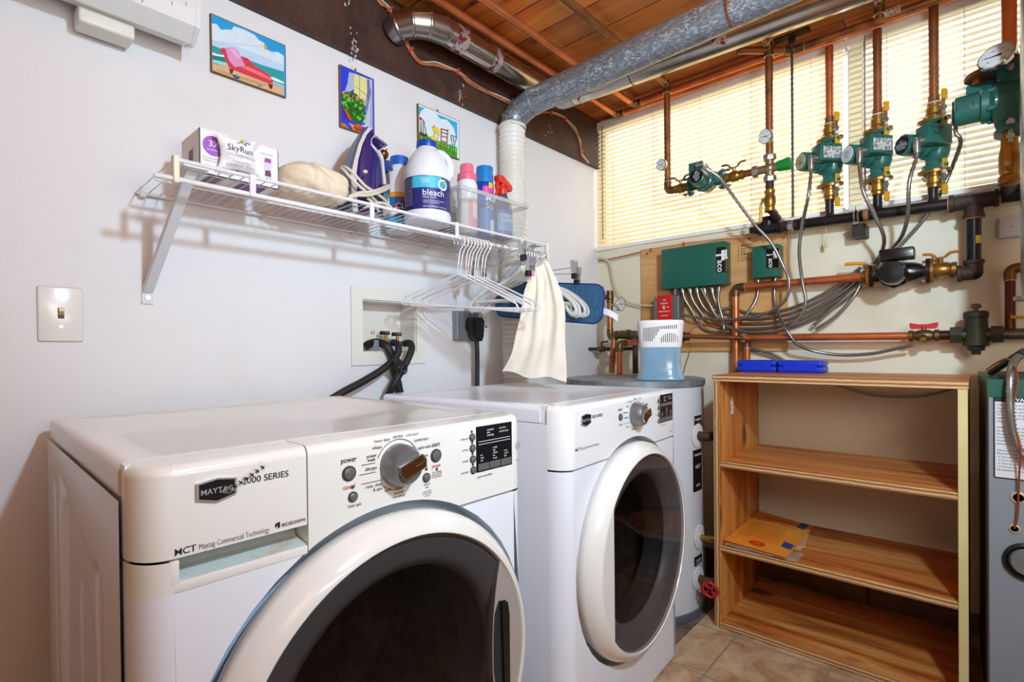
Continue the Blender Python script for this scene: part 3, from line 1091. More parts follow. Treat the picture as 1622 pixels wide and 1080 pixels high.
# ================================================================== left wall: switch, unit, pictures, outlet box
M_plate = P('white_switch_plate', (232, 229, 224), 0.22, coat=0.2)
M_brass = P('aged_brass', (172, 132, 70), 0.35, 0.85, c2=(120, 88, 44), ns=30)
M_screw = P('steel_screw', (190, 190, 192), 0.3, 0.9)
M_ivory_t = P('yellowed_toggle', (205, 182, 120), 0.35)


def atx(px, py, x=0.0):
    return at(px, py, 'X', x)


a, c = atx(58, 452), atx(132, 541)
y0, y1, z0, z1 = a.y, c.y, c.z, a.z
t = thing('light_switch', 'white wall plate with one yellowed toggle above the washer', 'light switch', (0, (y0 + y1) / 2, z0))
MB().box((0, y0, z0), (0.006, y1, z1), 0.004, 3).build('plate', M_plate, t)
ym, zm = (y0 + y1) / 2, (z0 + z1) / 2 + 0.002
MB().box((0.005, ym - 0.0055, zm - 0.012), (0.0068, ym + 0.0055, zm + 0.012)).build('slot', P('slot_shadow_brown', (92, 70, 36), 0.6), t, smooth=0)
MB().prism([(0.006, ym - 0.0045, zm - 0.004), (0.006, ym - 0.0045, zm + 0.009), (0.015, ym - 0.004, zm + 0.011), (0.016, ym - 0.004, zm + 0.004)], (0, 0.009, 0)).build('toggle', M_ivory_t, t, smooth=0)
for dz in (-0.030, 0.030):
    MB().cyl((0.005, ym, zm + dz), (0.0068, ym, zm + dz), 0.0032, seg=12).build('screw', M_screw, t)

# wall unit at the top left
M_unit = P('white_unit_plastic', (222, 223, 224), 0.3, coat=0.2)
t = thing('wall_unit', 'white wall mounted air unit with etched leaf pattern, high above the light switch', 'air unit', (0.0, 0.05, 1.80))
prof = [(0.0, 1.845), (0.055, 1.812), (0.100, 1.800), (0.138, 1.826), (0.142, 1.862), (0.136, 2.06), (0.11, 2.10), (0.0, 2.10)]
MB().prism([(x, -0.36, z) for x, z in prof], (0, 0.785, 0)).build('housing', M_unit, t, smooth=0)
prof2 = [(x * 1.01, z + (0.002 if z > 1.9 else -0.002)) for x, z in prof]
MB().prism([(x, 0.425, z) for x, z in prof2], (0, 0.010, 0)).build('end_cap', M_unit, t, smooth=0)
b = MB()
for i in range(46):
    yy = 0.22 + 0.19 * random.random()
    zz = 1.836 + 0.060 * random.random()
    aa = R(random.uniform(-140, -40))
    ll = random.uniform(0.007, 0.013)
    xx = 0.1426
    d = V(0, math.cos(aa) * ll, math.sin(aa) * ll)
    n_ = V(0, -d.z, d.y).normalized() * 0.0012
    p = V(xx, yy, zz)
    b.poly([p, p + d * 0.5 + n_, p + d, p + d * 0.5 - n_])
b.build('leaf_pattern', P('etched_grey', (150, 150, 150), 0.5), t, smooth=0)
bx0, bx1 = atx(122, 30, 0.06).y, atx(211, 50, 0.06).y
MB().box((0.018, bx0, 1.772), (0.078, bx1, 1.815), 0.006, 3).build('control_box', P('cream_control_box', (226, 224, 216), 0.35), t)
# the four paintings ------------------------------------------------
M_art = paint_mat()
M_edge = P('bare_board_edge', (120, 88, 52), 0.7)


def picture(label, y0, y1, z0, z1, polys, bg, zoom, hook=None):
    ox, oy, sc = zoom
    t = thing('picture', label, 'picture', (0, (y0 + y1) / 2, z0), group='small painted boards on the left wall')
    MB().box((0.001, y0, z0), (0.0105, y1, z1), 0.0008, 1).build('board', M_edge, t, smooth=0)
    b = MB()
    e = 0.0028
    b.poly([(0.0108, y0 + e, z0 + e), (0.0108, y1 - e, z0 + e), (0.0108, y1 - e, z1 - e), (0.0108, y0 + e, z1 - e)], 0, bg)
    for k, (col, pts) in enumerate(polys):
        x = 0.0109 + 0.00004 * k
        q = []
        for px, py in pts:
            p = atx(ox + px / sc, oy + py / sc, 0.0108)
            q.append(V(x, min(max(p.y, y0 + e), y1 - e), min(max(p.z, z0 + e), z1 - e)))
        b.poly(q, 0, col)
    b.build('painting', M_art, t, smooth=0)
    if hook:
        p = atx(ox + hook[0] / sc, oy + hook[1] / sc, 0.001)
        MB().box((0.0, p.y - 0.013, p.z - 0.016), (0.0016, p.y + 0.013, p.z + 0.010), 0.0006, 1).build('hanger_tab', P('clear_plastic_tab', (222, 222, 222), 0.3), t, smooth=0)
        MB().cyl((0.001, p.y, p.z), (0.0028, p.y, p.z), 0.0035, seg=12).build('nail', P('black_nail', (25, 22, 22), 0.4), t)


def blob(cx, cy, rx, ry, n=14, j=0.12):
    return [(cx + rx * math.cos(2 * PI * i / n) * (1 + random.uniform(-j, j)), cy + ry * math.sin(2 * PI * i / n) * (1 + random.uniform(-j, j))) for i in range(n)]


def line(x0, y0, x1, y1, w):
    d = math.hypot(x1 - x0, y1 - y0)
    nx, ny = -(y1 - y0) / d * w / 2, (x1 - x0) / d * w / 2
    return [(x0 + nx, y0 + ny), (x1 + nx, y1 + ny), (x1 - nx, y1 - ny), (x0 - nx, y0 - ny)]


za = (320, 20, 1080 / 140)
polys = [((214, 232, 244), [(118, 130), (180, 140), (235, 210), (290, 205), (360, 210), (390, 165), (520, 210), (640, 270), (700, 340), (760, 370), (790, 450), (860, 480), (930, 480), (1000, 530), (1000, 720), (600, 560), (118, 400)]),
         ((190, 216, 240), [(118, 330), (400, 400), (700, 520), (1000, 640), (1000, 720), (600, 600), (118, 405)]),
         ((30, 158, 160), [(118, 395), (600, 590), (1000, 745), (1000, 910), (600, 760), (118, 620)]),
         ((14, 120, 132), [(118, 480), (300, 520), (300, 600), (118, 560)]),
         ((228, 244, 244), [(118, 480), (200, 510), (280, 520), (270, 545), (180, 530), (118, 515)]),
         ((228, 244, 244), [(840, 780), (900, 800), (1000, 850), (1000, 870), (930, 850), (850, 815)]),
         ((160, 214, 212), [(118, 570), (330, 620), (600, 740), (1000, 890), (1000, 915), (600, 770), (118, 600)]),
         ((216, 178, 138), [(95, 600), (200, 640), (330, 650), (600, 760), (880, 880), (1000, 915), (1000, 1050), (95, 720)]),
         ((196, 152, 108), [(170, 690), (420, 760), (800, 880), (760, 900), (400, 790), (190, 710)]),
         ((214, 52, 70), [(215, 460), (240, 430), (290, 440), (330, 560), (400, 660), (530, 660), (470, 530), (560, 560), (640, 650), (760, 720), (820, 760), (870, 840), (860, 870), (790, 860), (380, 700), (330, 670), (280, 570), (262, 500), (225, 490)]),
         ((240, 120, 128), [(480, 670), (560, 660), (720, 730), (850, 810), (840, 830), (640, 740)]),
         ((222, 150, 200), [(280, 430), (380, 425), (440, 470), (530, 655), (400, 665), (330, 590), (300, 500)]),
         ((238, 180, 216), [(330, 440), (390, 440), (470, 560), (440, 570)]),
         ((90, 20, 30), [(330, 680), (385, 700), (370, 745), (345, 750)]), ((90, 20, 30), [(805, 865), (865, 880), (855, 935), (830, 930), (815, 900)]),
         ((24, 54, 150), [(360, 750), (420, 770), (472, 795), (440, 812), (400, 805)]), ((120, 180, 60), [(395, 760), (430, 750), (455, 785), (420, 780)]),
         ((236, 164, 20), [(750, 400), (775, 390), (795, 430), (770, 465)]), ((236, 164, 20), line(785, 470, 850, 485, 5)), ((236, 164, 20), line(850, 485, 890, 510, 5)),
         ((200, 170, 200), line(240, 365, 750, 418, 3)), ((110, 140, 170), [(670, 875), (740, 890), (700, 912)])]
picture('painted board of a red chaise longue on a beach', 0.500, 0.701, 1.757 + 0.04, 1.911 + 0.04, polys, (20, 158, 222), za)

zb_ = (520, 95, 1440 / 220)
polys = [((180, 184, 214), [(215, 125), (270, 140), (268, 300), (220, 330), (170, 330), (200, 240)]), ((226, 224, 150), [(270, 140), (400, 190), (410, 270), (385, 480), (340, 520), (265, 330)]),
         ((110, 118, 90), line(325, 155, 325, 400, 5)), ((110, 118, 90), line(272, 262, 392, 365, 5)),
         ((190, 196, 220), [(395, 190), (455, 205), (460, 720), (350, 690), (390, 500), (410, 330)]), ((106, 116, 176), [(400, 200), (425, 200), (440, 350), (395, 560), (370, 640), (405, 420)]),
         ((150, 160, 200), [(440, 300), (448, 300), (450, 700), (435, 690)]),
         ((190, 120, 20), [(108, 640), (210, 670), (250, 740), (108, 700)]), ((30, 56, 210), [(108, 470), (170, 560), (210, 640), (265, 745), (220, 735), (170, 655), (108, 635)]),
         ((220, 170, 20), [(210, 650), (300, 690), (350, 700), (330, 770), (265, 745)])]
for (cx, cy, r_) in ((180, 380, 60), (240, 400, 75), (300, 460, 80), (220, 480, 85), (290, 560, 90), (330, 510, 55), (250, 570, 60), (310, 620, 50)):
    polys.append(((22, 104, 28), blob(cx, cy, r_ * 0.85, r_ * 0.85, 16, 0.25)))
for i in range(90):
    u, v = random.random(), random.random()
    cx, cy = 145 + 230 * u, 330 + 110 * u + 250 * v * (0.55 + 0.45 * u)
    polys.append((random.choice([(58, 160, 30), (100, 190, 40), (30, 130, 40), (20, 84, 40), (150, 200, 60)]), blob(cx, cy, 13, 12, 7, 0.4)))
for i in range(26):
    u = random.random()
    polys.append((random.choice([(226, 110, 120), (236, 150, 120), (222, 84, 90)]), blob(140 + 240 * u, 315 + 120 * u + random.uniform(-20, 120) * random.random(), 7, 7, 6, 0.3)))
polys += [((200, 74, 20), [(150, 510), (180, 515), (215, 580), (240, 640), (200, 620), (170, 560)]), ((214, 92, 28), [(270, 665), (345, 685), (330, 735), (285, 730)]), ((178, 54, 14), [(250, 690), (345, 715), (335, 745), (280, 735)])]
picture('painted board of a bushy potted plant at a curtained window', 0.874, 1.001, 1.722 + 0.045, 1.921 + 0.045, polys, (34, 66, 216), zb_, (279, 102))

polys = [((226, 240, 246), [(920, 590), (960, 560), (975, 520), (1080, 520), (1130, 570), (1200, 620), (1260, 650), (1310, 740), (1330, 800), (1330, 930), (1100, 830), (920, 760)]),
         ((60, 176, 226), [(918, 470), (1000, 500), (960, 530), (950, 560), (918, 590)]), ((60, 176, 226), [(1120, 560), (1180, 580), (1336, 650), (1336, 850), (1300, 700), (1230, 620), (1160, 610)]),
         ((64, 168, 32), [(915, 735), (1050, 800), (1150, 840), (1336, 910), (1336, 1045), (915, 885)]), ((100, 200, 40), [(915, 740), (1000, 790), (950, 800)]), ((110, 206, 50), [(1060, 820), (1336, 920), (1336, 960), (1100, 850)])]
for i in range(60):
    x = random.uniform(920, 1330)
    y = 800 + (x - 920) * 0.3 + random.uniform(0, 110)
    polys.append((random.choice([(40, 140, 24), (120, 206, 50), (30, 120, 30)]), line(x, y, x + random.uniform(-8, 8), y - random.uniform(20, 40), 4)))
ch = (74, 30, 22)
for ln in ((930, 620, 955, 760), (955, 612, 965, 760), (980, 630, 980, 765), (990, 640, 1010, 770), (940, 750, 1020, 775), (945, 770, 935, 850), (985, 780, 990, 850), (1020, 775, 1035, 845), (932, 620, 960, 605), (960, 605, 995, 650)):
    polys.append((ch, line(*ln, 6)))
polys.append((ch, [(945, 755), (980, 775), (1030, 778), (990, 795), (955, 780)]))
polys.append(((190, 30, 30), blob(950, 605, 14, 12)))
polys += [((240, 210, 20), [(1075, 705), (1120, 695), (1150, 740), (1140, 775), (1110, 765), (1080, 730)]), ((240, 210, 20), [(1050, 790), (1100, 790), (1130, 830), (1100, 845), (1060, 820)]), ((96, 96, 90), line(1100, 755, 1095, 790, 5)), ((96, 96, 90), line(1140, 770, 1125, 830, 5)), ((120, 70, 30), line(1075, 705, 1100, 682, 9))]
for ln in ((1165, 710, 1165, 840), (1235, 720, 1225, 870), (1170, 715, 1232, 735), (1170, 750, 1232, 770), (1170, 790, 1230, 805), (1165, 840, 1228, 860), (1165, 850, 1160, 930), (1225, 865, 1222, 965), (1195, 860, 1190, 915)):
    polys.append(((156, 84, 34), line(*ln, 9)))
for ln in ((1265, 780, 1275, 850), (1320, 800, 1310, 870), (1270, 780, 1320, 800), (1285, 785, 1300, 865), (1255, 880, 1300, 890), (1262, 890, 1255, 960), (1305, 890, 1300, 980), (1280, 890, 1282, 985)):
    polys.append(((40, 66, 86), line(*ln, 5)))
polys.append(((110, 190, 200), blob(1280, 882, 32, 14)))
picture('painted board of four different chairs on green grass', 1.185, 1.386, 1.757 + 0.04, 1.909 + 0.04, polys, (226, 240, 246), zb_, (1130, 524))

# ------------------------------------------------------------------ washer outlet box with hoses
M_box = P('white_outlet_box', (226, 222, 214), 0.4)
M_hose = P('black_rubber_hose', (30, 30, 32), 0.5)
M_greyp = P('grey_plastic', (124, 130, 136), 0.5)
t = thing('washer_outlet_box', 'recessed white plumbing box with hose valves, above the machines', 'outlet box', (0, 1.06, 1.0))
fy0, fy1, fz0, fz1 = 0.907, 1.208, 1.004, 1.265
b = MB()
for (a0, a1, c0, c1) in ((fy0, OB0, fz0, fz1), (OB1, fy1, fz0, fz1), (OB0, OB1, fz0, OBZ0), (OB0, OB1, OBZ1, fz1)):
    b.box((0, a0, c0), (0.007, a1, c1))
b.build('frame', M_box, t, smooth=0)
b = MB()
dp = -0.088
b.box((dp - 0.004, OB0 + 0.001, OBZ0 + 0.001), (dp, OB1 - 0.001, OBZ1 - 0.001))
b.box((dp, OB0 + 0.0005, OBZ0 + 0.0005), (0, OB0 + 0.004, OBZ1 - 0.0005)).box((dp, OB1 - 0.004, OBZ0 + 0.0005), (0, OB1 - 0.0005, OBZ1 - 0.0005))
b.box((dp, OB0 + 0.004, OBZ0 + 0.0005), (0, OB1 - 0.004, OBZ0 + 0.004)).box((dp, OB0 + 0.004, OBZ1 - 0.004), (0, OB1 - 0.004, OBZ1 - 0.0005))
b.build('recess', M_box, t, smooth=0)
z7 = lambda x, y: (540 + x / 3.857, 370 + y / 3.857)
v1, v2 = at(*z7(300, 665), 'X', -0.02), at(*z7(372, 672), 'X', 0.0)
for p, nm in ((v1, 'hot'), (v2, 'cold')):
    b = MB()
    b.cyl((dp, p.y, p.z), (p.x + 0.02, p.y, p.z), 0.009)
    b.lathe([(0.0135, 0), (0.0135, 0.012), (0.012, 0.016)], (p.x + 0.018, p.y, p.z), (1, 0, 0), 6)
    b.cyl((p.x - 0.025, p.y, p.z), (p.x - 0.025, p.y, p.z + 0.026), 0.006)
    vv = b.build('valve', M_brass, t)
    b = MB().obox(p + V(-0.022, -0.006, 0.034), V(0.6, 0.8, 0).normalized(), V(-0.8, 0.6, 0).normalized(), V(0, 0, 1), (0.036, 0.012, 0.014), 0.004)
    b.build('valve_handle', P('black_valve_handle', (22, 22, 24), 0.4), vv)
p = at(*z7(195, 618), 'X', dp + 0.001)
MB().text('H', 0.022, p, (0, 1, 0), (0, 0, 1), align='CENTER').build('lettering', M_red, t, smooth=0)
p = at(*z7(205, 690), 'X', -0.005)
b = MB().grid(lambda u, v: p + V(0.012 - 0.01 * v * v, (u - 0.5) * (0.018 + 0.05 * v ** 3), 0.022 - 0.045 * v), 8, 10)
b.build('hose_clip', M_greyp, t)


def zp(pts, z=z7):
    return [at(*z(x, y), 'X', d) for x, y, d in pts]


def hose(name, label, pts, r, m, cat='hose', group=None, seg=12, n=8):
    o = MB().tube(spline(pts, n), r, seg).build(name, m)
    tag(o, label, cat, group)
    return o


hose('drain_hose', 'thick black hose curling out of the plumbing box down behind the washer', zp([(150, 690, -0.062), (172, 674, -0.050), (215, 664, -0.020), (268, 680, 0.014), (300, 722, 0.026), (325, 790, 0.024), (330, 840, 0.022), (345, 900, 0.020), (357, 960, 0.019), (378, 1060, 0.018), (385, 1200, 0.018)]), 0.0140, M_hose, 'hose')
hose('supply_hose', 'black hot water hose running left from the box to the washer', zp([(318, 664, 0.016), (345, 675, 0.042), (352, 710, 0.055), (335, 755, 0.060), (260, 825, 0.062), (140, 900, 0.062), (0, 975, 0.062), (-130, 1060, 0.06)]), 0.0120, M_hose, 'hose', 'hoses from the plumbing box')
hose('supply_hose', 'black cold water hose on the brass right hand valve', zp([(394, 668, 0.036), (425, 672, 0.060), (432, 705, 0.080), (412, 760, 0.090), (370, 840, 0.092), (322, 920, 0.082), (290, 985, 0.066), (262, 1060, 0.058)]), 0.0120, M_hose, 'hose', 'hoses from the plumbing box')
p = at(*z7(360, 790), 'X', 0.110)
b = MB().obox(p, V(0, 0.8, -0.6), V(1, 0, 0), V(0, 0.6, 0.8), (0.050, 0.012, 0.020), 0.003)
b.tube([p + V(0.006, 0.012 + 0.012 * math.cos(a * PI / 8), -0.022 + 0.014 * math.sin(a * PI / 8)) for a in range(16)], 0.0025, 6, closed=True)
tag(b.build('hose_strap', P('black_strap', (20, 20, 22), 0.45)), 'black plastic strap binding the hoses together', 'strap')

# dryer outlet, plug and cord
y0, y1, z0, z1 = 1.347, 1.466, 1.089, 1.203
t = thing('dryer_outlet', 'grey steel outlet plate partly behind the wire hangers', 'outlet', (0, 1.40, z0))
MB().box((0, y0, z0), (0.030, y1, z1), 0.002, 1).build('plate', P('brushed_steel_plate', (150, 152, 156), 0.45, 0.6), t, smooth=0)
MB().cyl((0.029, 1.415, 1.146), (0.033, 1.415, 1.146), 0.028, seg=24).build('socket', M_dark, t)
t = thing('power_plug', 'black right angled plug in the steel dryer outlet', 'plug', (0.03, 1.43, 1.08))
MB().prism([(0.033, 1.388, 1.165), (0.033, 1.400, 1.178), (0.033, 1.448, 1.178), (0.033, 1.460, 1.165), (0.033, 1.455, 1.105), (0.033, 1.445, 1.085), (0.033, 1.415, 1.085), (0.033, 1.400, 1.105)], (0.032, 0, 0)).build('plug_body', P('black_plug_rubber', (18, 18, 20), 0.42), t, smooth=20)
MB().prism([(0.065, 1.400, 1.160), (0.065, 1.448, 1.160), (0.065, 1.444, 1.115), (0.065, 1.405, 1.115)], (0.006, -0.0, 0)).build('plug_cap', P('black_plug_rubber', (18, 18, 20), 0.42), t, smooth=0)
MB().tube(spline([(0.05, 1.430, 1.088), (0.052, 1.430, 1.02), (0.05, 1.430, 0.90), (0.045, 1.431, 0.70), (0.04, 1.44, 0.4)], 8), 0.0095, 12).build('cord', M_hose, t)
t = thing('cover_plate', 'small white cover plate with one screw beside the dryer plug', 'wall plate', (0, 1.529, 1.129))
MB().box((0, 1.514, 1.129), (0.004, 1.544, 1.180), 0.0015, 1).build('plate', M_plate, t)
MB().cyl((0.003, 1.53, 1.146), (0.006, 1.53, 1.146), 0.0045, seg=12).build('screw', P('dark_screw', (70, 66, 62), 0.4, 0.6), t)

# ================================================================== wire shelf
M_wire = P('white_coated_wire', (226, 224, 226), 0.3)
M_capm = P('ivory_end_cap', (232, 226, 204), 0.45)
ZS = 1.443
SY0, SY1, SX = 0.333, 1.556, 0.305
t = thing('wire_shelf', 'white wire closet shelf on a slanted brace, along the left wall', 'shelf', (0, (SY0 + SY1) / 2, ZS))
MB().tube([(0.014, SY0 - 0.003, ZS - 0.004), (0.014, SY1, ZS - 0.004)], 0.0045, 8).build('wall_rail', M_wire, t)
MB().tube([(SX, SY0, ZS + 0.002), (SX, SY1, ZS + 0.002)], 0.0045, 10).build('front_rail', M_wire, t)
MB().tube([(SX, SY0 - 0.038, 1.405), (SX, SY0 - 0.034, 1.405), (SX, SY1, 1.405)], [0.003, 0.0055, 0.0055], 10).build('hanging_rod', M_wire, t)
MB().tube([(0.16, SY0, ZS - 0.006), (0.16, SY1, ZS - 0.006)], 0.0030, 8).build('middle_rail', M_wire, t)
b = MB()
n = 52
for i in range(n + 1):
    y = SY0 + (SY1 - SY0) * i / n
    b.tube([(0.006, y, ZS), (SX - 0.002, y, ZS + 0.004), (SX + 0.006, y, ZS + 0.003)], 0.00125, 5)
b.build('deck_wires', M_wire, t, smooth=80)
for px in (399.6, 587.8, 722, 823):
    y = atx(px, 350, SX).y
    MB().box((SX + 0.002, y - 0.0065, 1.400), (SX + 0.0075, y + 0.0065, ZS + 0.007), 0.001, 1).build('rod_connector', P('lilac_white_connector', (226, 220, 236), 0.35), t, smooth=0)
for y in (SY0, SY1):
    MB().box((SX - 0.010, y - 0.006, 1.396), (SX + 0.010, y + 0.006, ZS + 0.010), 0.004, 2).build('end_cap', M_capm, t)
for px in (226, 419, 561, 679):
    y = atx(px, 340, 0.012).y
    b = MB().box((0.0, y - 0.007, ZS - 0.014), (0.020, y + 0.007, ZS - 0.001), 0.002, 1).box((0.0, y - 0.003, ZS - 0.002), (0.008, y + 0.003, ZS + 0.014), 0.001, 1)
    b.build('wall_clip', P('yellowed_wall_clip', (216, 210, 196), 0.5), t)
for (yf, yt) in ((0.352, 0.372), (1.50, 1.515)):
    b = MB()
    f0, f1 = V(0.008, yf, 1.20), V(SX - 0.03, yt, ZS - 0.006)
    ax = (f1 - f0).normalized()
    ay = V(0, 1, 0)
    ay = (ay - ax * ay.dot(ax)).normalized()
    az = ax.cross(ay)
    b.obox((f0 + f1) / 2, ax, ay, az, ((f1 - f0).length, 0.021, 0.003), 0.0008, 1)
    for s in (-1, 1):
        b.obox((f0 + f1) / 2 + ay * (0.0098 * s) + az * 0.006, ax, ay, az, ((f1 - f0).length, 0.002, 0.014), 0.0006, 1)
    b.prism([f1 + V(-0.01, -0.013, 0), f1 + V(-0.01, 0.013, 0), f1 + V(0.03, 0.024, 0), f1 + V(0.03, -0.024, 0)], (0, 0, 0.004))
    b.prism([(0.001, yf - 0.012, 1.172), (0.001, yf + 0.012, 1.172), (0.001, yf + 0.012, 1.198), (0.001, yf + 0.0085, 1.222), (0.001, yf - 0.0085, 1.222), (0.001, yf - 0.012, 1.198)], (0.004, 0, 0))
    br_ = b.build('brace', P('white_brace_steel', (214, 214, 220), 0.35), t, smooth=20)
    MB().cyl((0.004, yf, 1.187), (0.008, yf, 1.187), 0.0058, seg=14).build('screw', M_screw, br_)

ZT = ZS + 0.0065     # things stand on the deck wires

# ------------------------------------------------------------------ things on the shelf
M_card = P('white_carton', (232, 229, 230), 0.45)
M_kraft = P('brown_carton_inside', (96, 50, 36), 0.8)
bx0, bx1, by0, by1, bz1 = 0.118, 0.240, 0.398, 0.572, ZT + 0.100
t = thing('detergent_box', 'open white carton with a purple 3X oval, at the shelf end', 'box', (0.18, 0.485, ZT))
b = MB()
b.box((bx0, by0, ZT), (bx1, by1, ZT + 0.002)).box((bx0, by0, ZT), (bx0 + 0.0015, by1, bz1)).box((bx0, by0, ZT), (bx1, by0 + 0.0015, bz1)).box((bx0, by1 - 0.0015, ZT), (bx1, by1, bz1 - 0.004)).box((bx0, by0, bz1 - 0.0015), (bx0 + 0.05, by1, bz1))
fx = bx1 - 0.0015
b.prism([(fx, by0, ZT), (fx, by1, ZT), (fx, by1, bz1 - 0.004), (fx, by1 - 0.043, bz1 - 0.001), (fx, by1 - 0.060, bz1 - 0.028), (fx, by1 - 0.062, ZT + 0.030), (fx, by0 + 0.075, ZT + 0.022), (fx, by0 + 0.082, bz1 - 0.040), (fx, by0 + 0.060, bz1), (fx, by0, bz1)], (0.0015, 0, 0))
b.build('carton', M_card, t, smooth=0)
MB().box((bx0 + 0.002, by0 + 0.002, ZT + 0.0022), (bx1 - 0.004, by1 - 0.002, ZT + 0.05)).build('inside', M_kraft, t, smooth=0)
b = MB()
fx = bx1 + 0.0004
b.poly([(fx, by0 + 0.029 + 0.023 * math.cos(PI * i / 18), bz1 - 0.034 + 0.0225 * math.sin(PI * i / 18)) for i in range(36)])
b.build('purple_oval', P('purple_print', (158, 84, 190), 0.4), t, smooth=0)
b = MB()
b.text('3X', 0.019, (fx + 0.0004, by0 + 0.029, bz1 - 0.036), (0, 1, 0), (0, 0, 1), align='CENTER', bold=0.01)
b.text('FRAGRANCE', 0.0050, (fx + 0.0004, by0 + 0.029, bz1 - 0.045), (0, 1, 0), (0, 0, 1), align='CENTER')
b.build('oval_lettering', M_whiteink, t, smooth=0)
b = MB()
b.text('2x the Long Lasting Scent', 0.0052, (fx, by0 + 0.005, bz1 - 0.064), (0, 1, 0), (0, 0, 1), sx=0.8)
b.text('of a leading conventional detergent', 0.0046, (fx, by0 + 0.005, bz1 - 0.070), (0, 1, 0), (0, 0, 1), sx=0.72)
b.text('fragrance beads', 0.005, (fx, by1 - 0.042, bz1 - 0.022), (0, 1, 0), (0, 0, 1), sx=0.9)
b.text('80', 0.016, (fx, by1 - 0.032, ZT + 0.012), (0, 1, 0), (0, 0, 1), bold=0.02)
b.text('SOFT', 0.007, (fx, by0 + 0.038, ZT + 0.016), (0, 1, 0), (0, 0, 1))
b.text('FULL MEGA', 0.007, (fx, by0 + 0.030, ZT + 0.008), (0, 1, 0), (0, 0, 1))
b.build('lettering', P('slate_print', (70, 74, 96), 0.5), t, smooth=0)
b = MB()      # bottle picture
b.poly([(fx, by1 - 0.034, ZT + 0.060), (fx, by1 - 0.018, ZT + 0.060), (fx, by1 - 0.017, ZT + 0.070), (fx, by1 - 0.032, ZT + 0.071)], 0, (160, 70, 170))
b.poly([(fx, by1 - 0.034, ZT + 0.025), (fx, by1 - 0.017, ZT + 0.025), (fx, by1 - 0.016, ZT + 0.060), (fx, by1 - 0.035, ZT + 0.060)], 0, (214, 206, 220))
b.poly([(fx + 0.0003, by1 - 0.033, ZT + 0.027), (fx + 0.0003, by1 - 0.018, ZT + 0.027), (fx + 0.0003, by1 - 0.020, ZT + 0.042), (fx + 0.0003, by1 - 0.032, ZT + 0.040)], 0, (96, 60, 70))
for i in range(9):
    yy = 0.002
    xx = bx0 + 0.05 + i * 0.0035
    b.poly([(xx, by0 - 0.0004, ZT + 0.03), (xx + 0.0018, by0 - 0.0004, ZT + 0.03), (xx + 0.0018, by0 - 0.0004, ZT + 0.065), (xx, by0 - 0.0004, ZT + 0.065)], 0, (70, 70, 72))
b.poly([(bx0 + 0.01, by0 + 0.09, ZT - 0.0006), (bx0 + 0.11, by0 + 0.09, ZT - 0.0006), (bx0 + 0.11, by0 + 0.15, ZT - 0.0006), (bx0 + 0.01, by0 + 0.15, ZT - 0.0006)], 0, (130, 70, 150))
b.poly([(bx0 + 0.01, by0 + 0.02, ZT - 0.0006), (bx0 + 0.11, by0 + 0.02, ZT - 0.0006), (bx0 + 0.11, by0 + 0.05, ZT - 0.0006), (bx0 + 0.01, by0 + 0.05, ZT - 0.0006)], 0, (120, 116, 124))
b.build('print', M_art, t, smooth=0)

# the pouch leaning out of the carton
t = thing('laundry_pouch', 'puffy white printed pouch of laundry pods, sticking out of the carton', 'pouch', (0.25, 0.475, ZT))
pa = [at(339, 208, 'X', 0.262), at(406, 224, 'X', 0.262), at(412, 280, 'X', 0.250), at(343, 268, 'X', 0.250)]


def pouch(u, v, side):
    e = pa[0] * (1 - u) * v + pa[1] * u * v + pa[2] * u * (1 - v) + pa[3] * (1 - u) * (1 - v)
    pin = 0.030 * (4 * v * (1 - v)) ** 1.2 * (0.5 - u) * abs(2 * u - 1)
    e = e + V(0, pin * 0.7, 0) + V(0, 0, 0.012 * (4 * u * (1 - u)) * (0.5 - v) * abs(2 * v - 1))
    k = max(0.0, (4 * u * (1 - u)) ** 0.6 * (4 * v * (1 - v)) ** 0.6)
    wr = 0.0011 * math.sin(u * 17 + v * 9) * k + 0.0010 * math.sin(v * 23 - u * 6) * k
    return e + V(side * (0.0006 + 0.015 * k) + wr, 0, 0)


b = MB()
b.grid(lambda u, v: pouch(u, v, 1), 36, 36)
b.grid(lambda u, v: pouch(1 - u, v, -0.6), 36, 36)
b.build('bag', P('white_glossy_film', (236, 234, 236), 0.28, coat=0.2), t, smooth=80)
yc = (pa[0].y + pa[1].y + pa[2].y + pa[3].y) / 4 + 0.003
zc = (pa[0].z + pa[1].z + pa[2].z + pa[3].z) / 4


def on_pouch(mb):
    """press flat lettering onto the curved film"""
    for p in mb.v:
        v = min(max((p.z - pa[3].z) / (pa[0].z - pa[3].z), 0.02), 0.98)
        ya, yb_ = pa[3].y * (1 - v) + pa[0].y * v, pa[2].y * (1 - v) + pa[1].y * v
        u = min(max((p.y - ya) / (yb_ - ya), 0.02), 0.98)
        p.x = pouch(u, v, 1).x + 0.0016
    return mb


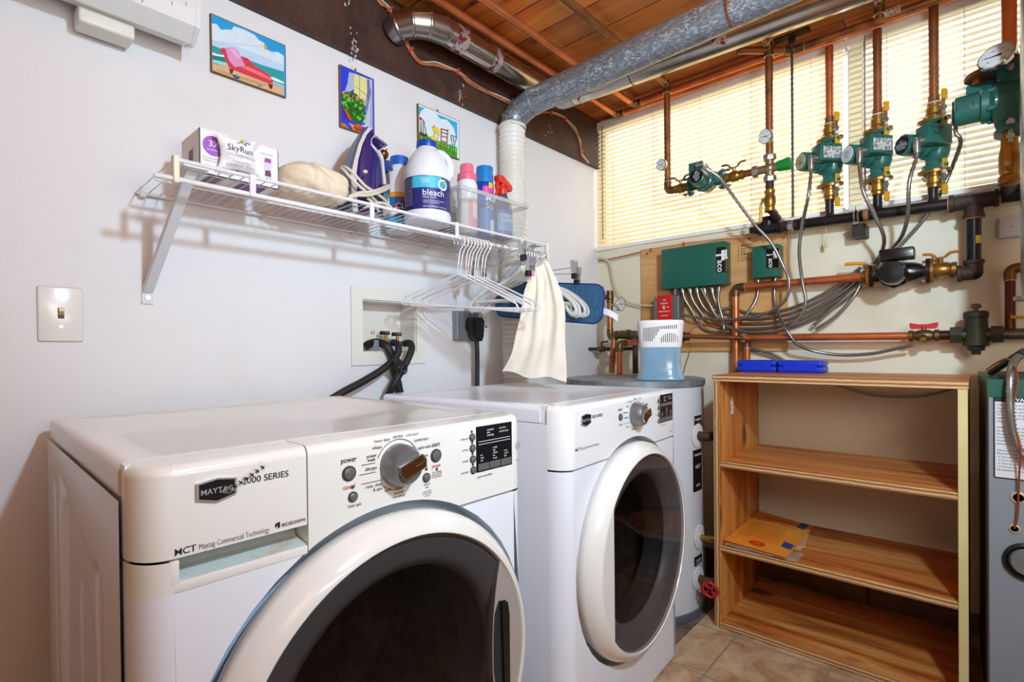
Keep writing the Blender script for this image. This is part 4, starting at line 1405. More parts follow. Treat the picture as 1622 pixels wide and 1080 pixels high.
b = MB()
b.text('SkyRun', 0.0190, (0.27, yc - 0.002, zc + 0.002), (0, 1, 0), (0, 0, 1), align='CENTER', bold=0.004, sx=0.98)
on_pouch(b).build('lettering', P('charcoal_print', (70, 68, 78), 0.5), t, smooth=0)
b = MB()
b.text('VACATION RENTALS', 0.0066, (0.27, yc + 0.003, zc - 0.008), (0, 1, 0), (0, 0, 1), align='CENTER')
b.text('Fragrance Free', 0.0066, (0.27, yc + 0.003, zc - 0.021), (0, 1, 0), (0, 0, 1), align='CENTER')
b.text('LAUNDRY PODS', 0.0085, (0.27, yc + 0.003, zc - 0.030), (0, 1, 0), (0, 0, 1), align='CENTER')
on_pouch(b).build('fine_lettering', P('pale_grey_print', (160, 158, 162), 0.5), t, smooth=0)
b = MB()
o_ = V(0.27, yc + 0.004, zc + 0.0205)
b.add([o_ + V(0, -0.014, 0.000), o_ + V(0, -0.003, 0.0075), o_ + V(0, 0.006, 0.000), o_ + V(0, 0.003, 0.000), o_ + V(0, -0.003, 0.0045), o_ + V(0, -0.011, 0.000)], [[0, 1, 4, 5], [1, 2, 3, 4]], 0, (90, 170, 70))
b.poly([o_ + V(0, x, z + 0.009) for x, z in [(0.0045 * math.cos(i * PI / 6) + 0.0005, 0.0038 * math.sin(i * PI / 6)) for i in range(0, 8)]], 0, (236, 170, 40))
for k, col in ((0.0068, (60, 110, 180)), (0.0045, (90, 170, 220))):
    pts = [o_ + V(0, 0.010 + k * math.cos(R(20 + 200 * i / 10)), 0.002 + k * math.sin(R(20 + 200 * i / 10))) for i in range(11)] + [o_ + V(0, 0.010 + (k - 0.0016) * math.cos(R(220 - 200 * i / 10)), 0.002 + (k - 0.0016) * math.sin(R(220 - 200 * i / 10))) for i in range(11)]
    b.poly(pts, 0, col)
on_pouch(b).build('logo', M_art, t, smooth=0)

# the cream cloth bundle
ys0, ys1 = atx(438, 290, 0.19).y, atx(546, 290, 0.19).y


def bundle(u, v):
    a = 2 * PI * u
    w = abs(2 * v - 1)
    k = (1 - w ** 5) ** 0.5 * (1 - 0.10 * math.sin(v * 9 + 1))
    rx, rz = 0.068 * k, 0.048 * k
    lump = 1 + 0.06 * math.sin(3 * a + 6 * v) + 0.04 * math.sin(7 * a + 11 * v) + 0.03 * math.sin(17 * v + 2 * a) - 0.10 * math.exp(-((v - 0.34 - 0.05 * math.sin(a)) / 0.035) ** 2) + 0.015 * math.sin(31 * v + 9 * a)
    z = math.sin(a) * rz * lump
    x = math.copysign(abs(math.cos(a)) ** 0.75, math.cos(a)) * rx * lump
    return V(0.185 + x, ys0 + (ys1 - ys0) * v, ZT + 0.049 + max(z, -0.0485))


b = MB().grid(bundle, 48, 44)
tag(b.build('cloth_bundle', P('cream_muslin', (232, 216, 192), 0.9, c2=(220, 200, 172), ns=20, bump=0.25, bs=60), smooth=80), 'rumpled cream cloth bundle lying on the wire shelf', 'bundle')

# the steam iron, standing on its heel
zi = lambda x, y: (535 + x / 6.968, 195 + y / 6.968)
IX = 0.165


def iron_slab(px, hw, th, xo=0.0, bulge=1.0):
    """side outline in the picture's zoom pixels, given thickness: loft over the width"""
    pts = [at(*zi(x, y), 'X', IX) for x, y in px]
    for p in pts:
        p.z = max(p.z, ZT)
    zt_, zb_2 = max(p.z for p in pts), min(p.z for p in pts)
    cy = sum(p.y for p in pts) / len(pts)
    b_ = MB()
    lay = 10
    m_ = len(pts)
    vs = []
    for k in range(lay + 1):
        s_ = -1 + 2 * k / lay
        c_ = math.sqrt(max(0, 1 - abs(s_) ** 2.6))
        for p in pts:
            w_ = hw * (0.10 + 0.90 * (1 - ((p.z - zb_2) / (zt_ - zb_2)) ** 1.8))
            vs.append(V(IX + xo + s_ * w_, cy + (p.y - cy) * (1 - bulge * 0.18 * (1 - c_)), p.z))
    fs = [[k * m_ + i, k * m_ + (i + 1) % m_, (k + 1) * m_ + (i + 1) % m_, (k + 1) * m_ + i] for k in range(lay) for i in range(m_)]
    fs += [list(range(m_))[::-1], [lay * m_ + i for i in range(m_)]]
    return b_.add(vs, fs)


t = thing('steam_iron', 'navy steam iron standing on its heel with its cream cord wound round', 'iron', (IX, 0.87, ZT))
iron_slab([(318, 42), (335, 46), (262, 130), (196, 250), (135, 420), (88, 590), (84, 760), (90, 960), (98, 1065), (66, 1065), (58, 950), (52, 760), (58, 580), (108, 420), (168, 250), (238, 128)], 0.034, 0, bulge=0.0).build('soleplate', P('slate_soleplate', (92, 98, 122), 0.3, 0.4), t, smooth=60)
iron_slab([(330, 48), (366, 70), (300, 140), (240, 250), (180, 420), (150, 570), (145, 760), (150, 960), (155, 1065), (98, 1065), (90, 960), (84, 760), (88, 590), (135, 420), (196, 250), (262, 130)], 0.035, 0, bulge=0.0).build('skirt', P('cream_grey_skirt', (206, 202, 198), 0.35), t, smooth=60)
iron_slab([(350, 82), (384, 100), (402, 130), (350, 190), (338, 260), (390, 330), (432, 420), (440, 600), (435, 800), (432, 1040), (155, 1065), (150, 960), (145, 760), (150, 570), (180, 420), (240, 250), (300, 140)], 0.042, 0).build('water_tank', P('navy_plastic', (42, 34, 104), 0.12, coat=0.6), t, smooth=60)
iron_slab([(400, 128), (345, 180), (325, 240), (345, 280), (400, 350), (428, 430), (436, 700), (470, 700), (462, 420), (450, 330), (500, 280), (515, 272), (470, 200), (430, 145)], 0.034, 0).build('handle_trim', P('pale_lilac_trim', (206, 202, 212), 0.3), t, smooth=60)
iron_slab([(398, 142), (355, 190), (346, 240), (400, 315), (440, 280), (505, 270), (468, 208), (430, 158)], 0.037, 0).build('handle_top', P('navy_plastic', (42, 34, 104), 0.12), t, smooth=60)
iron_slab([(455, 420), (545, 440), (556, 640), (530, 900), (520, 1030), (440, 1040), (445, 700)], 0.024, 0).build('rear_handle', P('mirror_chrome', (178, 172, 178), 0.08, 1.0), t, smooth=60)
iron_slab([(480, 395), (520, 400), (586, 428), (562, 545), (480, 540), (470, 470)], 0.028, 0).build('lever', P('royal_blue_plastic', (34, 70, 140), 0.2), t, smooth=60)
p = at(*zi(500, 345), 'X', IX + 0.01)
MB().sphere(p, 0.017, 0, 20, (1, 1, 0.85)).build('dial', P('copper_dial', (150, 84, 50), 0.15, 0.9), t)
p = at(*zi(505, 300), 'X', IX + 0.005)
MB().cyl(p, p + V(0.004, 0.004, 0.008), 0.010, 0.009, 18).build('steam_button', P('chrome', (205, 203, 200), 0.10, 1.0), t)
p = at(*zi(300, 540), 'X', IX + 0.047)
MB().lathe([(0.007, 0), (0.007, 0.005), (0.005, 0.008), (0, 0.009)], p, (1, -0.2, 0), 18, sx=1.0, sy=0.8).build('valve_button', P('pale_lilac_trim', (206, 202, 212), 0.3), t)
b = MB()
crd = [(460, 900, 0.215), (350, 790, 0.235), (200, 660, 0.240), (70, 520, 0.222), (40, 490, 0.19), (90, 486, 0.222), (180, 560, 0.24), (300, 690, 0.244), (420, 770, 0.238), (520, 850, 0.222), (560, 930, 0.20), (470, 985, 0.20), (400, 890, 0.228), (330, 830, 0.236)]
b.tube(spline([at(*zi(x, y), 'X', d) for x, y, d in crd], 8), 0.0042, 8)
crd = [(120, 815, 0.235), (230, 770, 0.243), (350, 760, 0.246), (460, 730, 0.238), (560, 690, 0.20), (560, 715, 0.205), (470, 760, 0.238), (340, 795, 0.246), (200, 800, 0.244), (110, 840, 0.236)]
b.tube(spline([at(*zi(x, y), 'X', d) for x, y, d in crd], 8), 0.0042, 8)
crd = [(150, 1010, 0.238), (260, 960, 0.246), (380, 900, 0.250), (480, 880, 0.246), (580, 920, 0.238), (600, 980, 0.236)]
b.tube(spline([at(*zi(x, y), 'X', d) for x, y, d in crd], 8), 0.0042, 8)
for p in b.v:
    p.z = max(p.z, ZT + 0.0005)
b.build('cord', P('cream_cord', (214, 206, 188), 0.5), t)
p = at(*zi(610, 980), 'X', 0.24)
MB().obox(p, V(0, 0.8, 0.6), V(1, 0, 0), V(0, -0.6, 0.8), (0.03, 0.016, 0.018), 0.004).build('cord_plug', P('cream_plug', (206, 200, 188), 0.45), t)


def bottle(name, label, c, prof, mats, bands, cat='bottle', seg=36, sx=1.0, sy=1.0, ax=None, group=None):
    """lathe bottle: prof rows (r, z, part index) -> one mesh per part"""
    t = thing(name, label, cat, (c[0], c[1], ZT), group=group)
    return t


def wrap(mb, cx, cy, r):
    """flat lettering laid out along y at x=r is bent round a vertical cylinder"""
    for p in mb.v:
        a = p.y / r
        rr = p.x
        p.x, p.y = cx + rr * math.cos(a), cy + rr * math.sin(a)
    return mb


def curved_patch(r, a0, a1, z0, z1, n=16):
    b = MB()
    vs = []
    for i in range(n + 1):
        a = R(a0 + (a1 - a0) * i / n)
        vs += [(r * math.cos(a), r * math.sin(a), z0), (r * math.cos(a), r * math.sin(a), z1)]
    return vs, [[2 * i, 2 * i + 2, 2 * i + 3, 2 * i + 1] for i in range(n)]


# bleach jug
BX, BY, BR = 0.215, 1.058, 0.0765
t = thing('bleach_bottle', 'white bleach jug with a blue cap and navy label, front of shelf', 'bottle', (BX, BY, ZT))
hh = 0.285
prof = [(BR * 0.86, 0), (BR * 0.99, 0.006), (BR, 0.018), (BR, 0.028), (BR * 0.965, 0.036), (BR * 0.965, 0.150), (BR, 0.158), (BR * 0.985, 0.172), (BR * 0.90, 0.198), (BR * 0.74, 0.226), (BR * 0.54, 0.250), (BR * 0.44, 0.258), (BR * 0.42, 0.266)]
M_hdpe = P('white_bottle_plastic', (226, 230, 238), 0.32)
b = MB().lathe(prof, (BX, BY, ZT), seg=48)
b.build('jug', M_hdpe, t, smooth=50)
hd = V(math.cos(R(38)), math.sin(R(38)), 0)
b = MB().tube(spline([V(BX, BY, ZT + 0.250) + hd * 0.030, V(BX, BY, ZT + 0.243) + hd * 0.052, V(BX, BY, ZT + 0.215) + hd * 0.074, V(BX, BY, ZT + 0.175) + hd * 0.078, V(BX, BY, ZT + 0.155) + hd * 0.066], 8), [0.011] * 33, 12)
b.build('handle', M_hdpe, t)
b = MB().lathe([(0.034, 0.262), (0.035, 0.265), (0.034, 0.284), (0.031, 0.286), (0.0, 0.286)], (BX, BY, ZT), seg=40)
b.build('cap', P('blue_cap', (20, 62, 160), 0.35), t, smooth=40)
lr = BR * 0.965 + 0.0007


def patch(mb, a0, a1, z0, z1, col, r=None):
    vs, fs = curved_patch(r or lr, a0, a1, z0, z1)
    mb.add([(BX + x, BY + y, ZT + z) for x, y, z in vs], fs, 0, col)


b = MB()
patch(b, -130, 60, 0.038, 0.148, (34, 40, 118))
patch(b, -78, -2, 0.108, 0.146, (70, 190, 222), lr + 0.0003)
patch(b, -124, -80, 0.042, 0.144, (28, 32, 92), lr + 0.0003)
lab = b.build('label', M_art, t, smooth=50)
b = MB()


def ring_pts(a, zc_, r0, r1, n=26, a0=0, a1=360):
    vs = []
    for i in range(n + 1):
        q = R(a0 + (a1 - a0) * i / n)
        for r_ in (r0, r1):
            th = R(a) + r_ * math.cos(q) / lr
            vs.append((BX + (lr + 0.0007) * math.cos(th), BY + (lr + 0.0007) * math.sin(th), ZT + zc_ + r_ * math.sin(q)))
    return vs, [[2 * i, 2 * i + 1, 2 * i + 3, 2 * i + 2] for i in range(n)]


vs, fs = ring_pts(2, 0.122, 0.013, 0.0185)
b.add(vs, fs, 0, (240, 244, 248))
vs, fs = ring_pts(2, 0.122, 0.0005, 0.013)
b.add(vs, fs, 0, (60, 170, 206))
ck = [(-0.008, 0.002), (-0.003, -0.007), (0.014, 0.020), (0.010, 0.021), (-0.003, 0.001), (-0.006, 0.004)]
b.poly([(BX + (lr + 0.0012) * math.cos(R(2) + u / lr), BY + (lr + 0.0012) * math.sin(R(2) + u / lr), ZT + 0.122 + v) for u, v in ck], 0, (110, 190, 60))
b.build('check_mark', M_art, t, smooth=0)


def wtext(items, cx, cy, r, mat, par, name='lettering'):
    b_ = MB()
    for s, size, a, z, al, bo in items:
        q = MB().text(s, size, (0, 0, ZT + z), (0, 1, 0), (0, 0, 1), align=al, bold=bo)
        for p in q.v:
            th = R(a) + p.y / r
            p.x, p.y = cx + (r + 0.0008) * math.cos(th), cy + (r + 0.0008) * math.sin(th)
        b_.add(q.v, q.f)
    return b_.build(name, mat, par, smooth=0)


wtext([('bleach', 0.029, -52, 0.082, 'LEFT', 0.014), ('regular scent', 0.0085, -52, 0.074, 'LEFT', 0), ('simply', 0.011, -56, 0.132, 'LEFT', 0), ('done', 0.011, -52, 0.123, 'LEFT', 0), ('disinfects household surfaces', 0.006, -50, 0.063, 'LEFT', 0), ('whitens and brightens', 0.006, -50, 0.057, 'LEFT', 0), ('NET CONTENTS 121 FL OZ', 0.0068, -50, 0.043, 'LEFT', 0.01)] + [('danger: keep out of reach', 0.0052, -120, 0.136 - 0.0075 * i, 'LEFT', 0) for i in range(12)], BX, BY, lr, M_whiteink, t)

t.scale = (0.965, 0.965, 0.925)
# second bleach bottle, behind
CX2, CY2, CR = 0.068, 1.058, 0.049
t = thing('bleach_bottle', 'white bottle with orange band and red diamond, between iron and jug', 'bottle', (CX2, CY2, ZT))
MB().lathe([(CR * 0.9, 0), (CR, 0.006), (CR, 0.125), (CR * 0.97, 0.15), (CR * 0.80, 0.19), (CR * 0.60, 0.215), (CR * 0.54, 0.235)], (CX2, CY2, ZT), seg=40).build('bottle_body', M_hdpe, t, smooth=50)
MB().lathe([(0.032, 0.222), (0.0325, 0.226), (0.031, 0.250), (0.029, 0.252), (0, 0.252)], (CX2, CY2, ZT), seg=36).build('cap', P('bright_blue_cap', (30, 92, 190), 0.35), t, smooth=40)
hd = V(math.cos(R(52)), math.sin(R(52)), 0)
MB().tube(spline([V(CX2, CY2, ZT + 0.212) + hd * 0.028, V(CX2, CY2, ZT + 0.19) + hd * 0.055, V(CX2, CY2, ZT + 0.14) + hd * 0.062, V(CX2, CY2, ZT + 0.11) + hd * 0.048], 8), 0.009, 10).build('handle', M_hdpe, t)
b = MB()
for a0, a1, z0, z1, col, k in ((-150, 90, 0.004, 0.122, (26, 108, 182), 0.0006), (-150, 90, 0.108, 0.124, (240, 160, 40), 0.0010), (-150, 90, 0.004, 0.040, (70, 180, 224), 0.0010)):
    vs, fs = curved_patch(CR + k, a0, a1, z0, z1, 24)
    b.add([(CX2 + x, CY2 + y, ZT + z) for x, y, z in vs], fs, 0, col)
for k, sc_, col in ((0.0014, 1.0, (196, 30, 44)), (0.0017, 0.86, (16, 40, 90))):
    pts = [(-0.045, 0.0), (-0.020, 0.021), (0.020, 0.021), (0.045, 0.0), (0.020, -0.021), (-0.020, -0.021)]
    q = MB().grid(lambda u, v: V(0, 0, 0), 1, 1)
    fan = []
    n_ = 14
    vs = []
    for i in range(n_ + 1):
        u = -0.045 + 0.09 * i / n_
        h = 0.021 * min(1.0, (0.045 - abs(u)) / 0.025) if abs(u) > 0.02 else 0.021
        th = R(-8) + u * sc_ / CR
        vs += [(CX2 + (CR + k) * math.cos(th), CY2 + (CR + k) * math.sin(th), ZT + 0.078 - h * sc_), (CX2 + (CR + k) * math.cos(th), CY2 + (CR + k) * math.sin(th), ZT + 0.078 + h * sc_)]
    b.add(vs, [[2 * i, 2 * i + 2, 2 * i + 3, 2 * i + 1] for i in range(n_)], 0, col)
b.build('label', M_art, t, smooth=50)
wtext([('CLOROX', 0.026, -52, 0.069, 'LEFT', 0.012), ('33% MORE', 0.010, -22, 0.112, 'LEFT', 0.02)], CX2, CY2, CR + 0.0016, M_whiteink, t)

# clear bin
M_bin = P('cloudy_clear_plastic', (206, 204, 196), 0.18, alpha=0.20, coat=0.3)
NY0, NY1, NX0, NX1, NH = 1.140, 1.440, 0.105, 0.285, 0.128
t = thing('storage_bin', 'cloudy clear plastic bin holding bottles at the shelf end', 'bin', ((NX0 + NX1) / 2, (NY0 + NY1) / 2, ZT))
b = MB()
fl = 0.012


def wallq(p0, p1, out):
    th = 0.0016
    o = V(*out)
    a = [V(*p0, ZT), V(*p1, ZT), V(*p1, ZT + NH) + o * fl + (V(*p1, 0) - V(*p0, 0)).normalized() * fl, V(*p0, ZT + NH) + o * fl - (V(*p1, 0) - V(*p0, 0)).normalized() * fl]
    b.prism(a, -o * th)


wallq((NX1, NY0), (NX1, NY1), (1, 0, 0))
wallq((NX1, NY1), (NX0, NY1), (0, 1, 0))
wallq((NX0, NY1), (NX0, NY0), (-1, 0, 0))
wallq((NX0, NY0), (NX1, NY0), (0, -1, 0))
b.box((NX0, NY0, ZT), (NX1, NY1, ZT + 0.0016))
b.build('tub', M_bin, t, smooth=0)
b = MB()
zr = ZT + NH
q0, q1, r0, r1 = NX0 - fl, NX1 + fl, NY0 - fl, NY1 + fl
for lo, hi in (((q1 - 0.002, r0 - 0.006, zr - 0.014), (q1 + 0.006, r1 + 0.006, zr)), ((q0 - 0.006, r0 - 0.006, zr - 0.014), (q0 + 0.002, r1 + 0.006, zr)), ((q0, r0 - 0.006, zr - 0.014), (q1, r0 + 0.002, zr)), ((q0, r1 - 0.002, zr - 0.014), (q1, r1 + 0.006, zr))):
    b.box(lo, hi, 0.0015, 1)
b.build('rim', P('cloudy_rim_plastic', (214, 212, 206), 0.22, alpha=0.42), t, smooth=0)
ZI = ZT + 0.002

# pink capped bottle
px_, py_ = 0.205, atx(740, 300, 0.205).y
t = thing('softener_bottle', 'white bottle with a pink screw cap inside the clear bin', 'bottle', (px_, py_, ZI))
MB().lathe([(0.030, 0), (0.034, 0.004), (0.034, 0.10), (0.036, 0.14), (0.036, 0.165), (0.030, 0.185), (0.027, 0.19)], (px_, py_, ZI), seg=32).build('bottle_body', M_hdpe, t, smooth=50)
b = MB().lathe([(0.034, 0.183), (0.0345, 0.186), (0.033, 0.205), (0.023, 0.210), (0.0225, 0.238), (0.020, 0.240), (0, 0.240)], (px_, py_, ZI), seg=36)
for i in range(24):
    a = 2 * PI * i / 24
    b.tube([(px_ + 0.0228 * math.cos(a), py_ + 0.0228 * math.sin(a), ZI + 0.210), (px_ + 0.0225 * math.cos(a), py_ + 0.0225 * math.sin(a), ZI + 0.237)], 0.0011, 5)
b.build('cap', P('pink_cap', (226, 104, 134), 0.4), t, smooth=40)
b = MB()
vs, fs = curved_patch(0.0345, -40, 50, 0.02, 0.125, 12)
b.add([(px_ + x, py_ + y, ZI + z) for x, y, z in vs], fs, 0, (232, 150, 168))
vs, fs = curved_patch(0.0349, -10, 30, 0.05, 0.11, 12)
b.add([(px_ + x, py_ + y, ZI + z) for x, y, z in vs], fs, 0, (246, 232, 236))
b.build('label', M_art, t, smooth=50)

# blue spray can
px_, py_ = 0.205, atx(768, 300, 0.205).y
t = thing('spray_can', 'blue starch spray can with a light blue lid, inside the clear bin', 'spray can', (px_, py_, ZI))
MB().lathe([(0.030, 0), (0.032, 0.004), (0.032, 0.185), (0.027, 0.197)], (px_, py_, ZI), seg=36).build('can', P('blue_spray_can', (26, 66, 170), 0.3), t, smooth=50)
MB().lathe([(0.031, 0.195), (0.031, 0.198), (0.030, 0.250), (0.0285, 0.253), (0, 0.253)], (px_, py_, ZI), seg=36).build('lid', P('sky_blue_lid', (24, 128, 200), 0.35), t, smooth=40)
b = MB()
for a0, a1, z0, z1, col, k in ((-60, 40, 0.155, 0.178, (214, 70, 160), 0.0005), (-20, 10, 0.172, 0.192, (236, 200, 40), 0.0009), (-75, 60, 0.02, 0.10, (40, 120, 200), 0.0005), (-10, 40, 0.005, 0.06, (232, 236, 240), 0.0009)):
    vs, fs = curved_patch(0.032 + k, a0, a1, z0, z1, 12)
    b.add([(px_ + x, py_ + y, ZI + z) for x, y, z in vs], fs, 0, col)
b.build('label', M_art, t, smooth=50)
wtext([('Magic', 0.028, -42, 0.128, 'LEFT', 0.02), ('Sizing', 0.028, -42, 0.102, 'LEFT', 0.02)], px_, py_, 0.0326, M_whiteink, t)

# trigger bottle
px_, py_ = 0.238, atx(796, 320, 0.238).y
t = thing('trigger_bottle', 'dark cleaner bottle with a red trigger sprayer, inside the clear bin', 'bottle', (px_, py_, ZI))
MB().lathe([(0.036, 0), (0.040, 0.004), (0.040, 0.09), (0.036, 0.125), (0.022, 0.152), (0.015, 0.160), (0.015, 0.172)], (px_, py_, ZI), seg=32, sx=0.8).build('bottle_body', P('violet_blue_bottle', (70, 76, 128), 0.25), t, smooth=50)
b = MB().lathe([(0.017, 0.160), (0.018, 0.163), (0.017, 0.182), (0.011, 0.186), (0.010, 0.20)], (px_, py_, ZI), seg=28)
hy = [(0.0, -0.030, 0.205), (0.0, -0.034, 0.218), (0.0, -0.028, 0.226), (0.0, -0.005, 0.226), (0.0, 0.040, 0.200), (0.0, 0.044, 0.190), (0.0, 0.040, 0.180), (0.0, 0.020, 0.182), (0.0, 0.010, 0.196), (0.0, -0.010, 0.198)]
b.prism([V(px_ - 0.011 + x, py_ + y, ZI + z) for x, y, z in hy], (0.022, 0, 0))
b.build('sprayer_head', P('red_sprayer', (214, 44, 26), 0.35), t, smooth=30)
b = MB().tube(spline([V(px_, py_ - 0.022, ZI + 0.204), V(px_, py_ - 0.030, ZI + 0.190), V(px_, py_ - 0.028, ZI + 0.168), V(px_, py_ - 0.036, ZI + 0.150)], 6), [0.007] * 10 + [0.006] * 9, 8)
b.build('trigger', P('red_sprayer', (214, 44, 26), 0.35), t)
b = MB()
for sc_, col, k in ((1.0, (60, 100, 170), 0.0006), (0.75, (120, 160, 210), 0.0010)):
    vs, fs = curved_patch(1.0, -70, 40, 0.055 - 0.042 * sc_, 0.055 + 0.042 * sc_, 14)
    b.add([(px_ + x * (0.032 + k), py_ + y * (0.040 + k), ZI + z) for x, y, z in vs], fs, 0, col)
b.build('label', M_art, t, smooth=50)
wtext([('Oxi', 0.016, -40, 0.072, 'LEFT', 0.02), ('CLEAN', 0.015, -58, 0.056, 'LEFT', 0.02)], px_, py_, 0.0405, M_whiteink, t)
# dark folded thing at the back of the bin and a small carton beside it
b = MB().box((0.115, NY0 + 0.004, ZI), (0.165, NY0 + 0.095, ZI + 0.085), 0.012, 3)
tag(b.build('cleaning_pad', P('dark_navy_cloth', (30, 42, 66), 0.8, bump=0.3, bs=60)), 'dark navy pad at the back of the clear bin', 'pad')
# ================================================================== hangers on the shelf rod
ROD = 1.405
M_hang = P('white_coated_hanger', (228, 226, 228), 0.3)
M_clear = P('clear_hanger_plastic', (238, 236, 230), 0.08, alpha=0.42, coat=0.6)
M_steel = P('bright_hanger_steel', (196, 196, 198), 0.28, 0.7)
M_blackp = P('black_clip_pad', (22, 20, 22), 0.5)
M_pink = P('pink_clip_pad', (222, 130, 170), 0.45)


def hook(r=0.019, drop=0.082, rise=0.0055):
    """hook round the rod (rod centre is the origin); returns points in x,z ending at the neck"""
    cz = rise + 0.0022 - r
    pts = [(r * math.cos(R(a)), cz + r * math.sin(R(a))) for a in range(205, -31, -15)]
    pts += [(r * 0.55, cz - r * 0.95), (0.003, cz - r * 1.9), (0.0, -drop)]
    return [V(x, 0, z) for x, z in pts]


def hanger_white(label):
    t = thing('wire_hanger', label, 'hanger', (0, 0, 0), group='white wire hangers on the rod')
    b = MB()
    b.tube(spline(hook(), 3), 0.0019, 7)
    nk = [V(0.0022 * math.cos(a * 0.9), 0.0022 * math.sin(a * 0.9), -0.08 - a * 0.0013) for a in range(26)]
    b.tube(nk, 0.0015, 6)
    b.build('hook', M_hang, t, local=True)
    b = MB()
    body = fillet([V(0, 0, -0.112), V(0.205, 0, -0.196), V(0.212, 0, -0.212), V(0.200, 0, -0.2165), V(-0.200, 0, -0.2165), V(-0.212, 0, -0.212), V(-0.205, 0, -0.196), V(0, 0, -0.1125)], 0.012, 5)
    b.tube(body, 0.0019, 7)
    b.build('hanger_frame', M_hang, t, local=True)
    return t


ws = [(1.112, 17.5), (1.128, 18.5), (1.143, 17.2), (1.158, 18.4), (1.172, 17.0), (1.186, 18.2), (1.200, 16.8), (1.215, 18.0), (1.231, 16.6)]
h0 = None
for i, (y, a) in enumerate(ws):
    lab = 'white wire coat hanger bunched with others on the shelf rod'
    rot = (R(random.uniform(-0.6, 0.6)), R((4.2, 6.2, 3.4, 5.4, 7.0, 4.4, 5.8, 3.2, 5.0)[i]), R(a))
    if h0 is None:
        h0 = hanger_white(lab)
        h0.location, h0.rotation_euler = (SX, y, ROD), rot
    else:
        copy_thing(h0, (SX, y, ROD), rot)

h0 = None
for i, (y, a) in enumerate([(1.415, 15.2), (1.4295, 15.4), (1.444, 15.2), (1.4585, 15.4), (1.473, 15.2), (1.4875, 15.4), (1.502, 15.2)]):
    rot = (0.0, R((3.2, 5.0, 4.0, 6.0, 3.6, 5.4, 4.6)[i]), R(a))
    if h0 is None:
        t = h0 = thing('clear_hanger', 'clear plastic coat hanger with steel hook beside the cream cloth', 'hanger', (0, 0, 0), group='clear plastic hangers on the rod')
        MB().tube(spline(hook(0.018, 0.072), 3), 0.0017, 7).build('hook', M_steel, t, local=True)
        b = MB()
        arm = spline([V(0, 0, -0.066), V(0.02, 0, -0.080), V(0.07, 0, -0.112), V(0.14, 0, -0.140), V(0.195, 0, -0.178), V(0.212, 0, -0.208), V(0.200, 0, -0.222), V(0.185, 0, -0.212), V(0.175, 0, -0.195)], 6)
        b.tube(arm, 0.0052, 8)
        b.tube([V(-p.x, p.y, p.z) for p in arm], 0.0052, 8)
        b.tube([V(-0.19, 0, -0.186), V(0, 0, -0.172), V(0.19, 0, -0.186)], 0.0035, 8)
        b.build('hanger_arms', M_clear, t, local=True)
        t.location, t.rotation_euler = (SX, y, ROD), rot
    else:
        copy_thing(h0, (SX, y, ROD), rot)


def clip_hanger(label, y, rot, pads, half=0.165, drop=0.075):
    t = thing('clip_hanger', label, 'hanger', (SX, y, ROD), group='steel clip hangers on the rod', rot=rot)
    b = MB().tube(spline(hook(0.018, drop), 3), 0.0016, 7)
    b.tube([V(0.006 * math.cos(a * 0.5), 0, -drop - 0.004 + 0.006 * math.sin(a * 0.5) + 0.004) for a in range(13)], 0.0013, 6)
    b.build('hook', M_steel, t, local=True)
    MB().tube([V(-half - 0.012, 0, -drop), V(half + 0.012, 0, -drop)], 0.0017, 8).build('bar', M_steel, t, local=True)
    for s, pm in ((-1, pads[0]), (1, pads[1])):
        x = s * (half - 0.005)
        c = MB()
        for q in (-1, 1):
            c.prism([V(x - 0.009, q * 0.0125, -drop + 0.024), V(x + 0.009, q * 0.0125, -drop + 0.024), V(x + 0.010, q * 0.006, -drop - 0.002), V(x + 0.010, q * 0.003, -drop - 0.024), V(x - 0.010, q * 0.003, -drop - 0.024), V(x - 0.010, q * 0.006, -drop - 0.002)], (0, q * 0.0015, 0))
        c.cyl((x - 0.011, 0, -drop - 0.001), (x + 0.011, 0, -drop - 0.001), 0.0055, seg=12)
        cl = c.build('clip', M_steel, t, local=True, smooth=20)
        g = MB().box((x - 0.0105, -0.007, -drop - 0.040), (x + 0.0105, 0.007, -drop - 0.021), 0.002, 1)
        if pm is M_pink:
            g.box((x - 0.011, -0.016, -drop - 0.006), (x + 0.011, -0.011, -drop + 0.018), 0.002, 1)
        g.build('grip_pad', pm, cl, local=True)
    return t


clip_hanger('steel clip hanger with pink and black grips, next to the white hangers', 1.262, (R(2), R(-6), R(-8)), (M_pink, M_blackp), 0.15, 0.050)
clip_hanger('steel clip hanger with black grips, second along from the white hangers', 1.298, (R(-2), R(5), R(-4)), (M_blackp, M_blackp), 0.15, 0.066)
clip_hanger('steel clip hanger with a pink right hand grip, before the cream cloth', 1.334, (R(1), R(4), R(0)), (M_blackp, M_pink), 0.118, 0.062)
clip_hanger('steel clip hanger with slanted bar, just behind the cream cloth', 1.514, (R(0), R(-1), R(6)), (M_blackp, M_blackp), 0.150, 0.066)
clip_hanger('steel clip hanger holding the blue mop pad', 1.541, (R(0), R(4), R(6.5)), (M_blackp, M_blackp), 0.150, 0.072)

